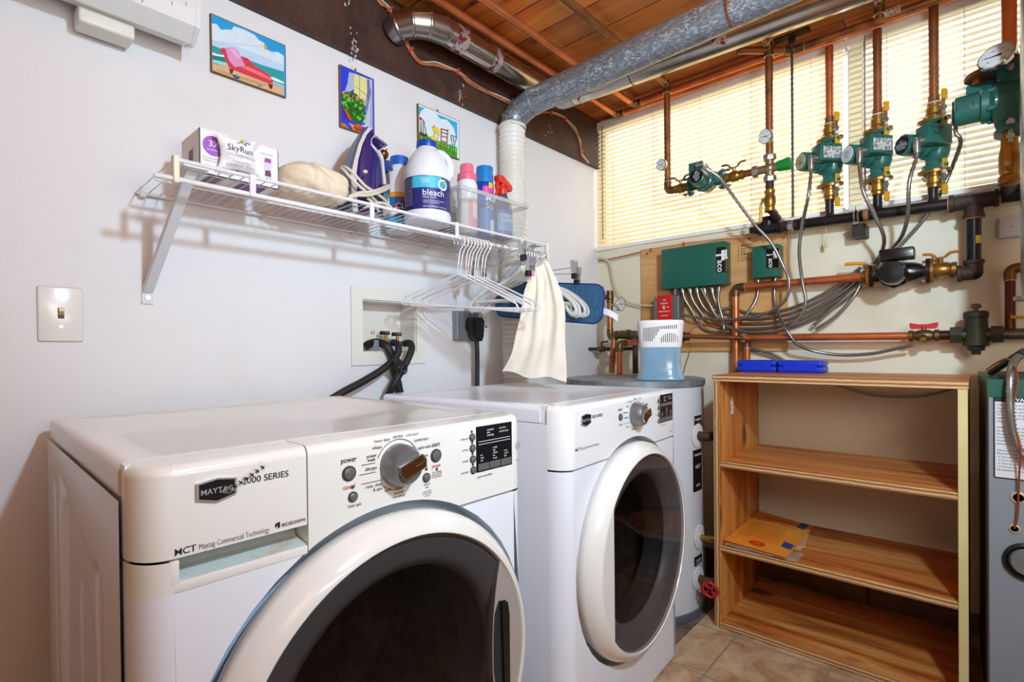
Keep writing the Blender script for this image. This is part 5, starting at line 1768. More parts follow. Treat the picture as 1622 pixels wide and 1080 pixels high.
# blue mop pad hanging from the last clip hanger
M_pad = P('blue_microfibre', (28, 104, 148), 0.95, c2=(12, 70, 112), ns=120, lo=0.35, hi=0.65, bump=0.9, bs=160, sheen=0.4)
M_trim = P('navy_pad_binding', (28, 44, 120), 0.8)
pl, pr = V(0.085, 1.522, 1.322), V(0.548, 1.572, 1.272)
ux = (pr - pl).normalized()
un = ux.cross(V(0, 0, 1)).normalized()
uz = un.cross(ux) * 1.0
if uz.z < 0:
    uz = -uz
LN, HG = (pr - pl).length, 0.133
rr = 0.035
out = []
for cx_, cz_, a0 in ((LN - rr, -rr, 0), (rr, -rr, 90), (rr, -HG + rr, 180), (LN - rr, -HG + rr, 270)):
    for k in range(9):
        a = R(a0 + 90 * k / 8)
        out.append((cx_ + rr * math.cos(a), cz_ + rr * math.sin(a)))
pp = [pl + ux * x + uz * z for x, z in out]
t = thing('mop_pad', 'blue microfibre mop pad with white tag, hanging near the wall corner', 'mop pad', (0.32, 1.55, 1.14))
MB().prism([p - un * 0.006 for p in pp], un * 0.012).build('pad', M_pad, t, smooth=0)
MB().tube(pp, 0.0058, 8, closed=True).build('binding', M_trim, t)
o = pl + ux * (LN - 0.002) + uz * (-0.078)
b = MB().grid(lambda u, v: o + ux * (0.062 * u) + uz * (-0.022 * v - 0.022 * u * u) + un * (0.004 * math.sin(u * 4)), 10, 2)
tg = b.build('tag', P('white_satin_tag', (222, 224, 236), 0.5), t)
b = MB().text('Bona', 0.017, o + ux * 0.010 + uz * (-0.020) - un * 0.004, ux - uz * 0.25, uz, bold=0.01)
b.build('lettering', P('blue_tag_ink', (40, 60, 150), 0.5), t, smooth=0)

# cream cloth draped from a hanger
M_cloth = P('cream_cotton', (238, 230, 214), 0.9, c2=(230, 218, 198), ns=10, bump=0.15, bs=200)
lft = spline([at(x, y, 'Y', 1.352) for x, y in ((840, 441), (830, 470), (822, 515), (812, 555), (796, 588))], 8)
rgt = spline([at(x, y, 'Y', 1.415) for x, y in ((866, 412), (884, 448), (894, 490), (896, 545), (897, 602))], 8)
mid = spline([at(x, y, 'Y', 1.385) for x, y in ((852, 424), (856, 458), (857, 500), (853, 555), (846, 597))], 8)


def cloth(u, v, off=0.0):
    i = v * 32
    k = min(int(i), 31)
    f = i - k
    a, m, c = [q[k] * (1 - f) + q[k + 1] * f for q in (lft, mid, rgt)]
    p = a * (2 * (u - 0.5) * (u - 1)) + m * (4 * u * (1 - u)) + c * (2 * u * (u - 0.5))
    w = (0.006 * math.sin(u * 15 + 1.0) + 0.003 * math.sin(u * 29 + v * 4)) * (1.0 - 0.75 * v) + 0.004 * math.sin(v * 13 + u * 5)
    return p + V(0.25, -1, 0).normalized() * (w + off) + V(0, 0, 0.006 * math.sin(u * 11) * v)


b = MB().grid(lambda u, v: cloth(u, v), 60, 48)
b.grid(lambda u, v: cloth(1 - u, v, -0.016 * (4 * u * (1 - u)) ** 0.5), 60, 48)
tag(b.build('cream_cloth', M_cloth, smooth=80), 'long cream cotton cloth hanging folded from a clear hanger', 'cloth')

# ================================================================== ducts
M_galv = NT('spangled_galvanised_steel')
v = M_galv.coord()
vo = M_galv.t.nodes.new('ShaderNodeTexVoronoi')
vo.inputs['Scale'].default_value = 130
M_galv.l(M_galv.coord((0.8, 2.2, 1.6)), vo.inputs['Vector'])
nz = M_galv.noise(v, 12, 4)
c = M_galv.ramp(vo.outputs['Color'], [(0.15, lin((112, 120, 130))), (0.6, lin((140, 148, 156))), (0.85, lin((196, 202, 208)))])
c = M_galv.mix(M_galv.ramp(nz, [(0.42, (0, 0, 0)), (0.62, (0.8, 0.8, 0.8))]), c, lin((134, 140, 148)))
M_galv.l(c, M_galv.b.inputs['Base Color'])
M_galv.set(Metallic=0.6, Roughness=0.42)
M_galv = M_galv.m
M_alu = P('shiny_aluminium', (206, 200, 192), 0.20, 1.0, c2=(170, 164, 156), ns=6)
M_crimp = P('dull_aluminium_elbow', (172, 168, 164), 0.26, 1.0)
M_tape = P('foil_tape', (214, 208, 204), 0.28, 0.8, c2=(150, 60, 76), ns=34, lo=0.52, hi=0.56, bump=0.3)
M_hosew = P('white_flexible_vent', (232, 230, 222), 0.35, c2=(220, 214, 196), ns=4)

t = thing('vent_hose', 'white ribbed flexible vent hose rising behind the dryer in the corner', 'vent hose', (0.1, 1.62, 0.3))
hx, hy = 0.085, 1.618
b = MB()
pts, rs = [], []
z = 0.30
k = 0
wob = lambda z: V(hx + 0.006 * math.sin(z * 3.1), hy + 0.012 * max(0, (1.6 - z) / 1.3) + 0.004 * math.sin(z * 5), z)
while z < 1.985:
    pts.append(wob(z))
    rs.append(0.0545 if k % 4 in (0, 1) else 0.0505)
    z += 0.0048
    k += 1
b.tube(pts, rs, 28)
b.build('hose', M_hosew, t, smooth=70)
b = MB().lathe([(0.056, 0), (0.0575, 0.002), (0.0575, 0.010), (0.056, 0.012)], wob(1.965), (0, 0, 1), 32)
b.obox(wob(1.971) + V(0.045, -0.036, 0), V(0.6, 0.8, 0), V(-0.8, 0.6, 0), V(0, 0, 1), (0.026, 0.006, 0.010), 0.001, 1)
b.build('clamp', P('white_zip_clamp', (222, 218, 206), 0.4), t)

GZ, GR = 2.062, 0.0525


def gal(x):
    return V(x, 1.650 - 0.040 * x, GZ)


GY = 1.640
t = thing('galvanised_duct', 'spangled grey galvanised duct crossing under the ceiling from the white hose', 'duct', (1.0, GY, GZ))
el = spline([V(hx, hy, 1.965), V(hx + 0.002, hy + 0.004, 2.005), V(hx + 0.034, hy + 0.012, 2.036), V(hx + 0.095, hy + 0.020, 2.058), gal(hx + 0.17)], 6)
b = MB()
segs = [0, 6, 12, 18, 24]
for i in range(4):
    b.tube([el[segs[i]], el[segs[i + 1]]], [GR * 0.985, GR * 0.985], 36, False)
for i in segs[1:-1]:
    tdir = (el[i + 1] - el[i - 1]).normalized()
    b.lathe([(GR * 0.98, -0.008), (GR * 1.045, -0.005), (GR * 1.045, -0.001), (GR * 0.985, 0.0), (GR * 1.045, 0.001), (GR * 1.045, 0.005), (GR * 0.98, 0.008)], el[i], tdir, 36)
    b.sphere(el[i], GR * 0.99, seg=36)
b.build('elbow', M_galv, t, smooth=40)
b = MB().tube([gal(hx + 0.16), gal(1.02)], GR, 40, False)
b.build('duct_section', M_galv, t)
MB().tube([gal(1.02), gal(2.30)], GR * 1.012, 40, False).build('duct_section', M_galv, t)
MB().tube([gal(0.26) + V(0, -GR * 0.55, -GR * 0.84), gal(2.3) + V(0, -GR * 0.55, -GR * 0.84)], 0.0018, 6).build('seam', M_galv, t)
xs = atx(1142, 30).x
GY = 1.605
p = at(1150, 30, 'Y', GY - GR)
b = MB().tube([V(p.x, GY + (GR + 0.001) * math.cos(R(a)), GZ + (GR + 0.0015) * math.sin(R(a))) for a in range(90, 300, 10)][::-1], 0.0022, 6)
b.tube([V(p.x, GY, GZ + GR), V(p.x, GY + 0.005, ZC)], 0.0022, 6)
b.tube([V(p.x, GY - GR * 0.9, GZ - GR * 0.44), V(p.x, GY - GR * 0.95, ZC)], 0.0022, 6)
tag(b.build('hanger_wire', P('copper_wire', (196, 104, 58), 0.35, 0.9)), 'copper wire looped round the galvanised duct', 'wire')

AZ, AX, AY, AR = 2.168, 0.134, 1.893, 0.045


def alu(x):
    return V(x, 1.905 + 0.0326 * (x - 0.52), 2.168 - 0.013 * max(0, x - 0.3))


t = thing('silver_duct', 'shiny taped aluminium duct running from the dark beam to the window side', 'duct', (AX, 1.5, AZ))
el = [V(0.024, 1.072, 2.148), V(0.056, 1.076, 2.158), V(0.094, 1.104, 2.165), V(0.120, 1.148, 2.168), V(AX, 1.203, AZ)]
b = MB()
for i in range(4):
    b.tube([el[i], el[i + 1]], AR * 1.04, 32, False)
    b.sphere(el[i + 1], AR * 1.04, seg=32)
for i in (1, 2, 3):
    d = (el[i + 1] - el[i - 1]).normalized()
    b.lathe([(AR * 1.04, -0.006), (AR * 1.10, -0.002), (AR * 1.10, 0.002), (AR * 1.04, 0.006)], el[i], d, 32)
b.build('elbow', M_crimp, t, smooth=40)
MB().tube([el[-1], V(AX, AY - 0.06, AZ)], AR, 36, False).build('duct_section', M_alu, t)
el2 = fillet([V(AX, AY - 0.07, AZ), V(AX, AY, AZ), V(AX + 0.07, AY, AZ)], 0.066, 5)
MB().tube(el2, AR * 1.03, 30, False).build('elbow', M_crimp, t, smooth=30)
MB().tube([alu(AX + 0.06), alu(1.56)], AR, 36, False).build('duct_section', M_alu, t)
for (y0_, y1_) in ((1.240, 1.292), (1.425, 1.465)):
    MB().tube([V(AX, y0_, AZ), V(AX, y1_, AZ)], AR * 1.012, 36, False).build('tape', M_tape, t)
for px0, px1 in ((896, 908), (918, 938), (1130, 1153)):
    x0_, x1_ = at(px0, 150 if px0 < 1000 else 80, 'Y', AY).x, at(px1, 150 if px0 < 1000 else 80, 'Y', AY).x
    MB().tube([alu(x0_), alu(x1_)], AR * 1.012, 36, False).build('tape', M_tape, t)
x0_ = at(1000, 120, 'Y', AY).x
AY, AZ = alu(x0_).y, alu(x0_).z
b = MB().tube([V(x0_, AY + (AR + 0.001) * math.cos(R(a)), AZ + (AR + 0.001) * math.sin(R(a))) for a in range(90, 330, 12)], 0.0022, 6)
b.tube([V(x0_, AY, AZ + AR), V(x0_, AY, ZC)], 0.0022, 6)
tag(b.build('pipe_strap', P('black_strap', (20, 20, 22), 0.45)), 'black strap round the shiny aluminium duct', 'strap')

# flue of the boiler at the right edge
M_flue = P('galvanised_flue', (170, 168, 160), 0.35, 0.8, c2=(140, 140, 136), ns=30)
FX, FY, FR = 1.672, 1.90, 0.068
t = thing('boiler_flue', 'grey metal flue pipe with an elbow at the right edge, over the boiler', 'flue', (FX, FY, 1.2))
MB().tube([V(FX, FY, 1.17), V(FX, FY, 2.03)], FR, 36, False).build('pipe', M_flue, t)
MB().cyl((FX, FY, 1.165), (FX, FY, 1.175), 0.082, seg=36).build('base_collar', M_flue, t)
MB().lathe([(FR, -0.006), (FR * 1.06, -0.003), (FR * 1.06, 0.003), (FR, 0.006)], (FX, FY, 2.03), seg=36).build('collar', M_flue, t)
el = spline([V(FX, FY, 2.03), V(FX - 0.004, FY + 0.004, 2.07), V(FX - 0.03, FY + 0.02, 2.115), V(FX - 0.085, FY + 0.042, 2.15), alu(FX - 0.17)], 4)
b = MB()
for i in range(0, 16, 4):
    b.tube([el[i], el[i + 4]], FR * (1.03 - 0.012 * i / 4), 32, False)
    b.sphere(el[i + 4], FR * (1.025 - 0.012 * i / 4), seg=32)
b.build('elbow', M_alu, t, smooth=40)

# ================================================================== cables along the beam
M_cab = P('brown_thermostat_cable', (178, 110, 74), 0.5)
M_cabw = P('white_cable', (220, 208, 196), 0.5)
M_clip = P('red_cable_clip', (206, 66, 48), 0.45)


def cables(label, px, x, clips, ext=None, nn=5, sp=0.0042):
    base = [at(a, b_, 'X', x) for a, b_ in px]
    c0 = sum(base, V(0, 0, 0)) / len(base)
    t = thing('cable_bundle', label, 'cables', (x, c0.y, c0.z))
    for k in range(nn + 1):
        ph = k * 1.3
        pts = []
        for i, p in enumerate(base):
            pinch = 0.6 if any(abs(i - c_) < 0.5 for c_ in clips) else 1.0
            pts.append(p + V(0.0015 * math.sin(ph * 2 + i), (k - nn / 2) * sp * 0.35 * pinch + 0.003 * math.sin(i * 1.7 + ph) * pinch, (k - nn / 2) * sp * 0.6 * pinch + 0.003 * math.sin(i * 2.3 + ph * 1.7) * pinch))
        if ext and k % 2 == 0:
            pts += [at(a, b_, 'X', x) + V(0, 0.002 * k, 0) for a, b_ in ext]
        MB().tube(spline(pts, 8), 0.0021, 7).build('cable', M_cabw if k == nn else M_cab, t)
    for c_ in clips:
        p = base[c_]
        d = (base[min(c_ + 1, len(base) - 1)] - base[max(c_ - 1, 0)]).normalized()
        MB().obox(p + V(0.002, 0, 0), V(1, 0, 0), d, V(1, 0, 0).cross(d), (0.014, 0.008, 0.026), 0.002, 1).build('clip', M_clip, t)
    return t


cables('brown cable bundle with red clips sagging along the dark beam', [(590, -12), (603, 4), (617, 15), (630, 45), (641, 63), (650, 79), (666, 99), (690, 102), (708, 107), (725, 114), (745, 130), (765, 142), (785, 152), (806, 161), (822, 170)], 0.030, (2, 5, 9))
cables('short brown cable bundle curling down the beam in the corner', [(838, 178), (852, 178), (872, 178), (888, 184), (895, 188), (910, 205), (918, 222), (921, 240), (922, 246), (932, 258)], 0.030, (2, 4, 7), nn=4)

# ================================================================== copper pipes under the ceiling
M_cu = P('copper_pipe', (222, 132, 82), 0.34, 0.75, c2=(176, 96, 56), ns=7, lo=0.42, hi=0.7)
M_cu_old = P('tarnished_copper', (168, 106, 66), 0.42, 0.7, c2=(106, 72, 46), ns=10, lo=0.40, hi=0.68)
M_sold = P('solder_ring', (190, 176, 140), 0.4, 0.8)
M_fit = P('tarnished_fitting', (128, 90, 52), 0.42, 0.8, c2=(92, 84, 56), ns=16)
PR = 0.0143


def pipe(name, label, pts, r=PR, mat=None, bend=None, fits=(), cat='pipe', group=None, seg=16):
    """pipe with swept elbows; fits = indices of corners that carry an elbow fitting"""
    pts = [Vector(p) for p in pts]
    path = fillet(pts, bend or r * 2.2, 6)
    t = thing(name, label, cat, pts[0], group=group)
    MB().tube(path, r, seg).build('tube', mat or M_cu, t)
    for i in fits:
        a, b_ = (pts[i - 1] - pts[i]), (pts[i + 1] - pts[i])
        L_ = r * 2.9
        sub = fillet([pts[i] + a.normalized() * L_, pts[i], pts[i] + b_.normalized() * L_], bend or r * 2.2, 6)
        e = MB().tube(sub, r * 1.16, seg)
        e.build('elbow', M_fit, t)
        for q in (sub[0], sub[-1]):
            d = (pts[i] - q).normalized()
            MB().lathe([(r * 1.02, -0.002), (r * 1.24, -0.0005), (r * 1.24, 0.0015), (r * 1.02, 0.003)], q, d, seg).build('solder', M_sold, t)
    return t


ZP = 2.229
pipe('copper_pipe', 'copper ceiling pipe nearest the dark beam, turning along the window top', [(0.169, -0.6, ZP), (0.169, 2.319, ZP), (1.95, 2.319, ZP)], fits=(1,))
pipe('copper_pipe', 'middle copper ceiling pipe, turning along the window one step in', [(0.288, -0.6, ZP), (0.288, 2.276, ZP), (0.94, 2.276, ZP)], fits=(1,))
# ================================================================== back wall: heating pipes and pumps
YP = 2.305


def W(px, py, y=None):
    return at(px, py, 'Y', YP if y is None else y)


M_iron = P('black_iron_pipe', (22, 20, 22), 0.35, 0.3, c2=(40, 36, 36), ns=12)
M_cast = P('rusty_cast_iron', (74, 56, 46), 0.6, 0.3, c2=(48, 36, 32), ns=22, bump=0.15)
M_brv = P('yellow_brass', (176, 134, 62), 0.35, 0.8, c2=(128, 92, 44), ns=26)
M_green = P('green_pump_enamel', (40, 104, 92), 0.38, coat=0.2, c2=(30, 84, 76), ns=8)
M_yel = P('yellow_vinyl_grip', (206, 148, 20), 0.42)
M_lever = P('zinc_lever', (180, 178, 170), 0.3, 0.9)
M_lab = P('silver_rating_label', (196, 196, 192), 0.4, c2=(110, 112, 112), ns=130, lo=0.48, hi=0.56)
M_blk = P('black_gloss_plastic', (14, 13, 14), 0.18)


def armour(pts, r=0.0088, n=10, pitch=0.0052):
    """flexible metal conduit: ribbed tube along a smooth line"""
    path = spline(pts, n)
    L = [0.0]
    for a, b_ in zip(path, path[1:]):
        L.append(L[-1] + (b_ - a).length)
    tot = L[-1]
    m = max(4, int(tot / pitch))
    out, rs = [], []
    k = 0
    for i in range(m + 1):
        s_ = tot * i / m
        while k < len(L) - 2 and L[k + 1] < s_:
            k += 1
        f = (s_ - L[k]) / max(1e-9, L[k + 1] - L[k])
        out.append(path[k] * (1 - f) + path[k + 1] * f)
        rs.append(r if i % 2 else r * 0.74)
    return out, rs


M_arm = P('flexible_steel_conduit', (150, 146, 140), 0.34, 0.9)


def conduit(label, pts, r=0.0072, ends=True, group='flexible metal conduits on the back wall'):
    out, rs = armour(pts, r)
    t = thing('metal_conduit', label, 'conduit', out[0], group=group)
    MB().tube(out, rs, 9).build('armoured_tube', M_arm, t, smooth=70)
    if ends:
        d = (out[3] - out[0]).normalized()
        MB().cyl(out[0] - d * 0.004, out[0] + d * 0.016, r * 1.28, seg=12).cyl(out[0] - d * 0.008, out[0] - d * 0.002, r * 1.5, seg=6).build('connector', M_lever, t)
    return t


def oval(c, ax, ay, n, hw, hh, th):
    """two-bolt oval flange: prism"""
    pts = []
    for i in range(32):
        a = 2 * PI * i / 32
        pts.append(c + ax * (hw * math.copysign(abs(math.cos(a)) ** 1.35, math.cos(a))) + ay * (hh * math.sin(a)))
    return pts, n * th


OUTLET = {}
PUMPS = []


def pump(name, label, loc, rot, face, writing=None, sticker=True, group=None, mirror=1, scale=1.0, lift=0.0, mlen=0.122):
    t = thing(name, label, 'pump', (0, 0, 0), group=group)
    L = dict(parent=t, local=True)
    b = MB()
    b.cyl((0, -0.034, 0), (0, 0.030, 0), 0.047, 0.042, 32, bev=0.008)
    b.cyl((0, 0, -0.074), (0, 0, 0.074), 0.023, seg=24)
    b.tube(spline([V(0, 0, -0.07), V(0.004, 0, -0.05), V(0.012, 0, -0.03), V(0.012, 0, 0)], 5), [0.024 + 0.001 * i for i in range(16)], 18)
    for a in range(6):
        q = R(60 * a + 30)
        b.cyl((0.043 * math.cos(q), -0.040, 0.043 * math.sin(q)), (0.043 * math.cos(q), -0.022, 0.043 * math.sin(q)), 0.006, seg=8)
    for s in (-1, 1):
        o, e = oval(V(0, 0, s * 0.072), V(1, 0, 0), V(0, 1, 0), V(0, 0, s), 0.047, 0.029, 0.011)
        b.prism(o, e)
    b.build('volute', M_green, **L, smooth=35)
    b = MB().lathe([(0.040, 0.034), (0.043, 0.037), (0.043, 0.050), (0.036, 0.054), (0.036, mlen - 0.013), (0.034, mlen - 0.005), (0.028, mlen - 0.001), (0.0, mlen)], (0, 0, 0), (0, -1, 0), 36)
    b.build('motor', M_green, **L, smooth=40)
    MB().lathe([(0.029, mlen - 0.0008), (0.028, mlen + 0.001), (0.0, mlen + 0.0012)], (0, 0, 0), (0, -1, 0), 30).build('motor_label', face[0], **L, smooth=30)
    if face[1]:
        b = MB()
        for i, (s_, z_) in enumerate(face[2]):
            b.text(s_, face[3], (0, -mlen - 0.0015, z_), (1, 0, 0), (0, 0, 1), align='CENTER', bold=0.01)
        b.build('motor_lettering', face[1], **L, smooth=0)
    b = MB().box((0.024 * mirror, -0.094 - (mlen - 0.122) * 0.8, -0.018 + lift), (0.074 * mirror, -0.006, 0.046 + lift), 0.004, 2)
    bx = b.build('junction_box', M_green, **L, smooth=40)
    if sticker:
        MB().box((0.0738, -0.082, -0.010), (0.0746, -0.012, 0.032)).build('rating_label', M_lab, bx, local=True, smooth=0)
    if writing:
        b = MB()
        for k, s_ in enumerate(writing):
            b.text(s_, 0.0150, (0.0748, -0.088 + 0.012 * k, 0.028 - 0.019 * k), (0, 1, 0), (0, 0, 1), shear=0.2, lift=0.0003)
        b.build('handwriting', M_ink, bx, local=True, smooth=0)
    m4 = 0.049 * mirror
    my = -0.093 - (mlen - 0.122) * 0.8
    b = MB().cyl((m4, my, lift - 0.004), (m4, my - 0.012, lift - 0.004), 0.012, seg=14).tube(fillet([V(m4, my - 0.008, lift - 0.004), V(m4, my - 0.020, lift - 0.004), V(m4, my - 0.020, lift - 0.034)], 0.012), 0.0105, 12)
    b.build('conduit_elbow', M_lever, **L, smooth=40)
    for s in (-1, 1):
        for q in (-1, 1):
            x = q * 0.036
            MB().cyl((x, 0, s * 0.056), (x, 0, s * 0.112), 0.0045, seg=10).cyl((x, 0, s * 0.060), (x, 0, s * 0.070), 0.0085, seg=6).cyl((x, 0, s * 0.0945), (x, 0, s * 0.104), 0.0085, seg=6).build('bolt', M_lever, **L)
    t.location, t.rotation_euler = loc, rot
    t.scale = (scale,) * 3
    from mathutils import Euler
    ROOT[t] = Matrix.Translation(Vector(loc)) @ Euler(rot).to_matrix().to_4x4() @ Matrix.Scale(scale, 4)
    OUTLET[t] = [ROOT[t] @ V(m4, my - 0.020, lift - 0.028), ROOT[t] @ V(m4, my - 0.021, lift - 0.060)]
    return t


def flange_valve(label, top, up, x_dir, y_dir, ln=0.062, group='brass isolation valves on the pumps'):
    """brass flange with a ball valve body and a two ended lever; top = flange face, up = away from the pump"""
    up, ax, ay = Vector(up).normalized(), Vector(x_dir).normalized(), Vector(y_dir).normalized()
    t = thing('isolation_valve', label, 'valve', top, group=group)
    o, e = oval(Vector(top), ax, ay, up, 0.046, 0.028, 0.010)
    b = MB().prism(o, e)
    b.lathe([(0.020, 0.008), (0.020, 0.020), (0.0235, 0.024), (0.0235, ln - 0.016), (0.020, ln - 0.012), (0.020, ln - 0.002), (0.017, ln)], top, up, 24)
    b.build('valve_body', M_brv, t, smooth=35)
    c = Vector(top) + up * (ln * 0.52)
    st = c + ax * 0.020 - ay * 0.016
    out = (ax * 0.72 - ay * 0.7).normalized()
    MB().cyl(c, c + out * 0.036, 0.0085, seg=12).cyl(c + out * 0.036, c + out * 0.042, 0.009, seg=6).build('stem', M_lever, t)
    h = c + out * 0.036
    sd = up.cross(out).normalized()
    b = MB().obox(h, sd, up, out, (0.014, 0.060, 0.0025))
    b.build('lever', M_lever, t, smooth=0)
    for s in (-1, 1):
        MB().obox(h + up * (s * 0.044) + out * 0.004, sd, up, out, (0.019, 0.034, 0.009), 0.003, 2).build('grip', M_yel, t)
    return t


def lever_valve(name, label, c, along, ln, r, up, sweep, m_body, m_grip, group=None, wing=False):
    """in-line ball valve with one long handle"""
    along, up = Vector(along).normalized(), Vector(up).normalized()
    sd = along.cross(up)
    c = Vector(c)
    t = thing(name, label, 'valve', c, group=group)
    b = MB().lathe([(r * 1.0, -ln / 2), (r * 1.12, -ln / 2 + 0.002), (r * 1.12, -ln / 2 + 0.014), (r * 0.95, -ln / 2 + 0.017), (r * 1.25, -0.012), (r * 1.25, 0.012), (r * 0.95, ln / 2 - 0.017), (r * 1.12, ln / 2 - 0.014), (r * 1.12, ln / 2 - 0.002), (r, ln / 2)], c, along, 20)
    b.cyl(c, c + up * (r * 1.9), 0.0075, seg=12)
    b.build('valve_body', m_body, t, smooth=35)
    h = c + up * (r * 1.9)
    MB().cyl(h - up * 0.002, h + up * 0.005, 0.0075, seg=6).build('nut', M_lever, t)
    sweep = Vector(sweep)
    if wing:
        for s in (-1, 1):
            q = [h, h + along * (s * 0.012) + up * 0.004, h + along * (s * 0.026) + up * 0.016, h + along * (s * 0.048) + up * 0.018]
            MB().tube(spline(q, 4), [0.0035] * 5 + [0.0048] * 8, 8).build('wing_handle', m_grip, t)
    else:
        e = h + sweep
        m = h + sweep * 0.25 + up * 0.010
        MB().tube(spline([h, m], 3), 0.0045, 8).build('lever', M_lever, t)
        MB().tube(spline([m, h + sweep * 0.6 + up * 0.012, e + up * 0.012], 4), 0.0062, 8).build('grip', m_grip, t)
    return t


def gauge(label, c, n, r, stem_to, group='dial thermometers on the pipes'):
    n = Vector(n).normalized()
    t = thing('dial_thermometer', label, 'thermometer', c, group=group)
    c = Vector(c)
    ax = V(0, 0, 1).cross(n).normalized()
    ay = n.cross(ax)
    MB().lathe([(r * 0.3, -0.016), (r * 0.96, -0.012), (r, -0.009), (r, 0.001), (r * 0.95, 0.003), (r * 0.90, 0.002), (r * 0.90, -0.002)], c, n, 36).build('case', M_chrome, t, smooth=40)
    d = MB()
    d.poly([c + ax * (r * 0.905 * math.cos(PI * i / 18)) + ay * (r * 0.905 * math.sin(PI * i / 18)) + n * -0.001 for i in range(36)])
    d.build('dial', P('white_dial_face', (214, 214, 212), 0.35), t, smooth=0)
    k = MB()
    for i in range(25):
        a = R(225 - 270 * i / 24)
        r0, r1 = (0.68 if i % 4 == 0 else 0.76) * r, 0.84 * r
        u, w = ax * math.cos(a) + ay * math.sin(a), ay * math.cos(a) - ax * math.sin(a)
        k.poly([c + u * r0 + w * 0.0005, c + u * r1 + w * 0.0005, c + u * r1 - w * 0.0005, c + u * r0 - w * 0.0005])
    for i, s_ in enumerate(('40', '80', '120', '160', '200', '240')):
        a = R(225 - 54 * i)
        k.text(s_, r * 0.17, c + ax * (r * 0.54 * math.cos(a)) + ay * (r * 0.54 * math.sin(a) - r * 0.06), ax, ay, align='CENTER')
    k.build('scale', M_ink, t, smooth=0)
    a = R(176)
    u, w = ax * math.cos(a) + ay * math.sin(a), ay * math.cos(a) - ax * math.sin(a)
    MB().add([c + u * (r * 0.72) + n * 0.0006, c + w * (r * 0.05) + n * 0.0006, c - u * (r * 0.28) + w * (r * 0.09) + n * 0.0006, c - u * (r * 0.28) - w * (r * 0.09) + n * 0.0006, c - w * (r * 0.05) + n * 0.0006], [[0, 1, 2, 3, 4]]).build('needle', M_ink, t, smooth=0)
    MB().cyl(c - n * 0.012, stem_to, r * 0.24, r * 0.24, 14).build('stem', M_lever, t)
    return t


# ---- black iron manifold
zm = 1.527


def MX(px, y=YP):
    return at(px, 340, 'Y', y).x


def MZ(px, py, y=YP):
    return at(px, py, 'Y', y).z


mz0, mz1 = MZ(1290, 352), MZ(1600, 310)
mzf = lambda x: mz0 + (mz1 - mz0) * (x - MX(1290)) / (MX(1600) - MX(1290))
t = thing('black_manifold', 'black iron header pipe running level below the pumps', 'pipe', (1.3, YP, mz0))
xa, xb = MX(1268), 1.74
MB().cyl((xa, YP, mzf(xa)), (xb, YP, mzf(xb)), 0.0205, seg=24).build('header', M_iron, t)
for px in (1314, 1390, 1478, 1606):
    x = MX(px)
    MB().cyl((x, YP, mzf(x)), (x, YP, mzf(x) + (0.075 if px < 1600 else 0.16)), 0.0150 if px < 1600 else 0.019, seg=20).cyl((x, YP, mzf(x) + 0.012), (x, YP, mzf(x) + 0.026), 0.019 if px < 1600 else 0.022, 0.0155, 20).build('riser', M_iron, t)
x = MX(1372)
MB().cyl((x - 0.008, YP, mzf(x)), (x + 0.008, YP, mzf(x)), 0.0209, seg=24).build('weld_scar', P('rust_scar', (150, 100, 60), 0.7), t)


def fitting(name, label, segs, m, group=None, cat='pipe fitting', extra=None):
    """pipe fitting made of thick short tubes with beaded ends: list of (p0, p1, r)"""
    t_ = thing(name, label, cat, segs[0][0], group=group)
    b_ = MB()
    for p0, p1, r_ in segs:
        p0, p1 = Vector(p0), Vector(p1)
        d = (p1 - p0)
        ln = d.length
        d.normalize()
        b_.lathe([(r_, 0), (r_, ln - 0.014), (r_ * 1.16, ln - 0.012), (r_ * 1.16, ln - 0.001), (r_ * 1.02, ln)], p0, d, 24)
        b_.sphere(p0, r_ * 1.0, seg=20)
    b_.build('casting', m, t_, smooth=40)
    return t_


# tee on the right with the branch down to the black pump
xt = MX(1542)
pt = V(xt, YP, mzf(xt))
t = fitting('pipe_tee', 'large rusty tee on the black header pipe above the black drop pipe', [(pt, pt + V(-0.062, 0, 0), 0.026), (pt, pt + V(0.062, 0, 0), 0.026), (pt, pt + V(0, 0, -0.058), 0.025)], M_cast)
MB().lathe([(0.0215, 0.0), (0.0245, 0.001), (0.0235, 0.006)], pt + V(0.060, 0, 0), (1, 0, 0), 20).lathe([(0.0215, 0.0), (0.0245, 0.001), (0.0235, 0.006)], pt + V(-0.060, 0, 0), (-1, 0, 0), 20).lathe([(0.0215, 0.0), (0.0245, 0.001), (0.0235, 0.004)], pt + V(0, 0, -0.057), (0, 0, -1), 20).build('thread_sealant', P('orange_pipe_dope', (190, 130, 60), 0.6), t)
zb_ = W(1540, 432).z
pe = V(xt, YP, zb_)
t = thing('drop_pipe', 'black iron pipe dropping from the rusty tee to the elbow', 'pipe', pe)
MB().cyl(pt, pe + V(0, 0, 0.02), 0.0195, seg=24).build('tube', M_iron, t)
p = V(xt + 0.012, YP - 0.0175, (pt.z + pe.z) / 2 - 0.012)
MB().obox(p, V(0.82, 0.57, 0), V(0, 0, 1), V(0.57, -0.82, 0), (0.016, 0.026, 0.001)).build('yellow_sticker', P('yellow_sticker', (220, 196, 50), 0.5), t, smooth=0)
fitting('pipe_elbow', 'rusty iron elbow under the black drop pipe', [(pe, pe + V(-0.042, 0, 0), 0.024), (pe, pe + V(0, 0, 0.042), 0.024)], M_cast)
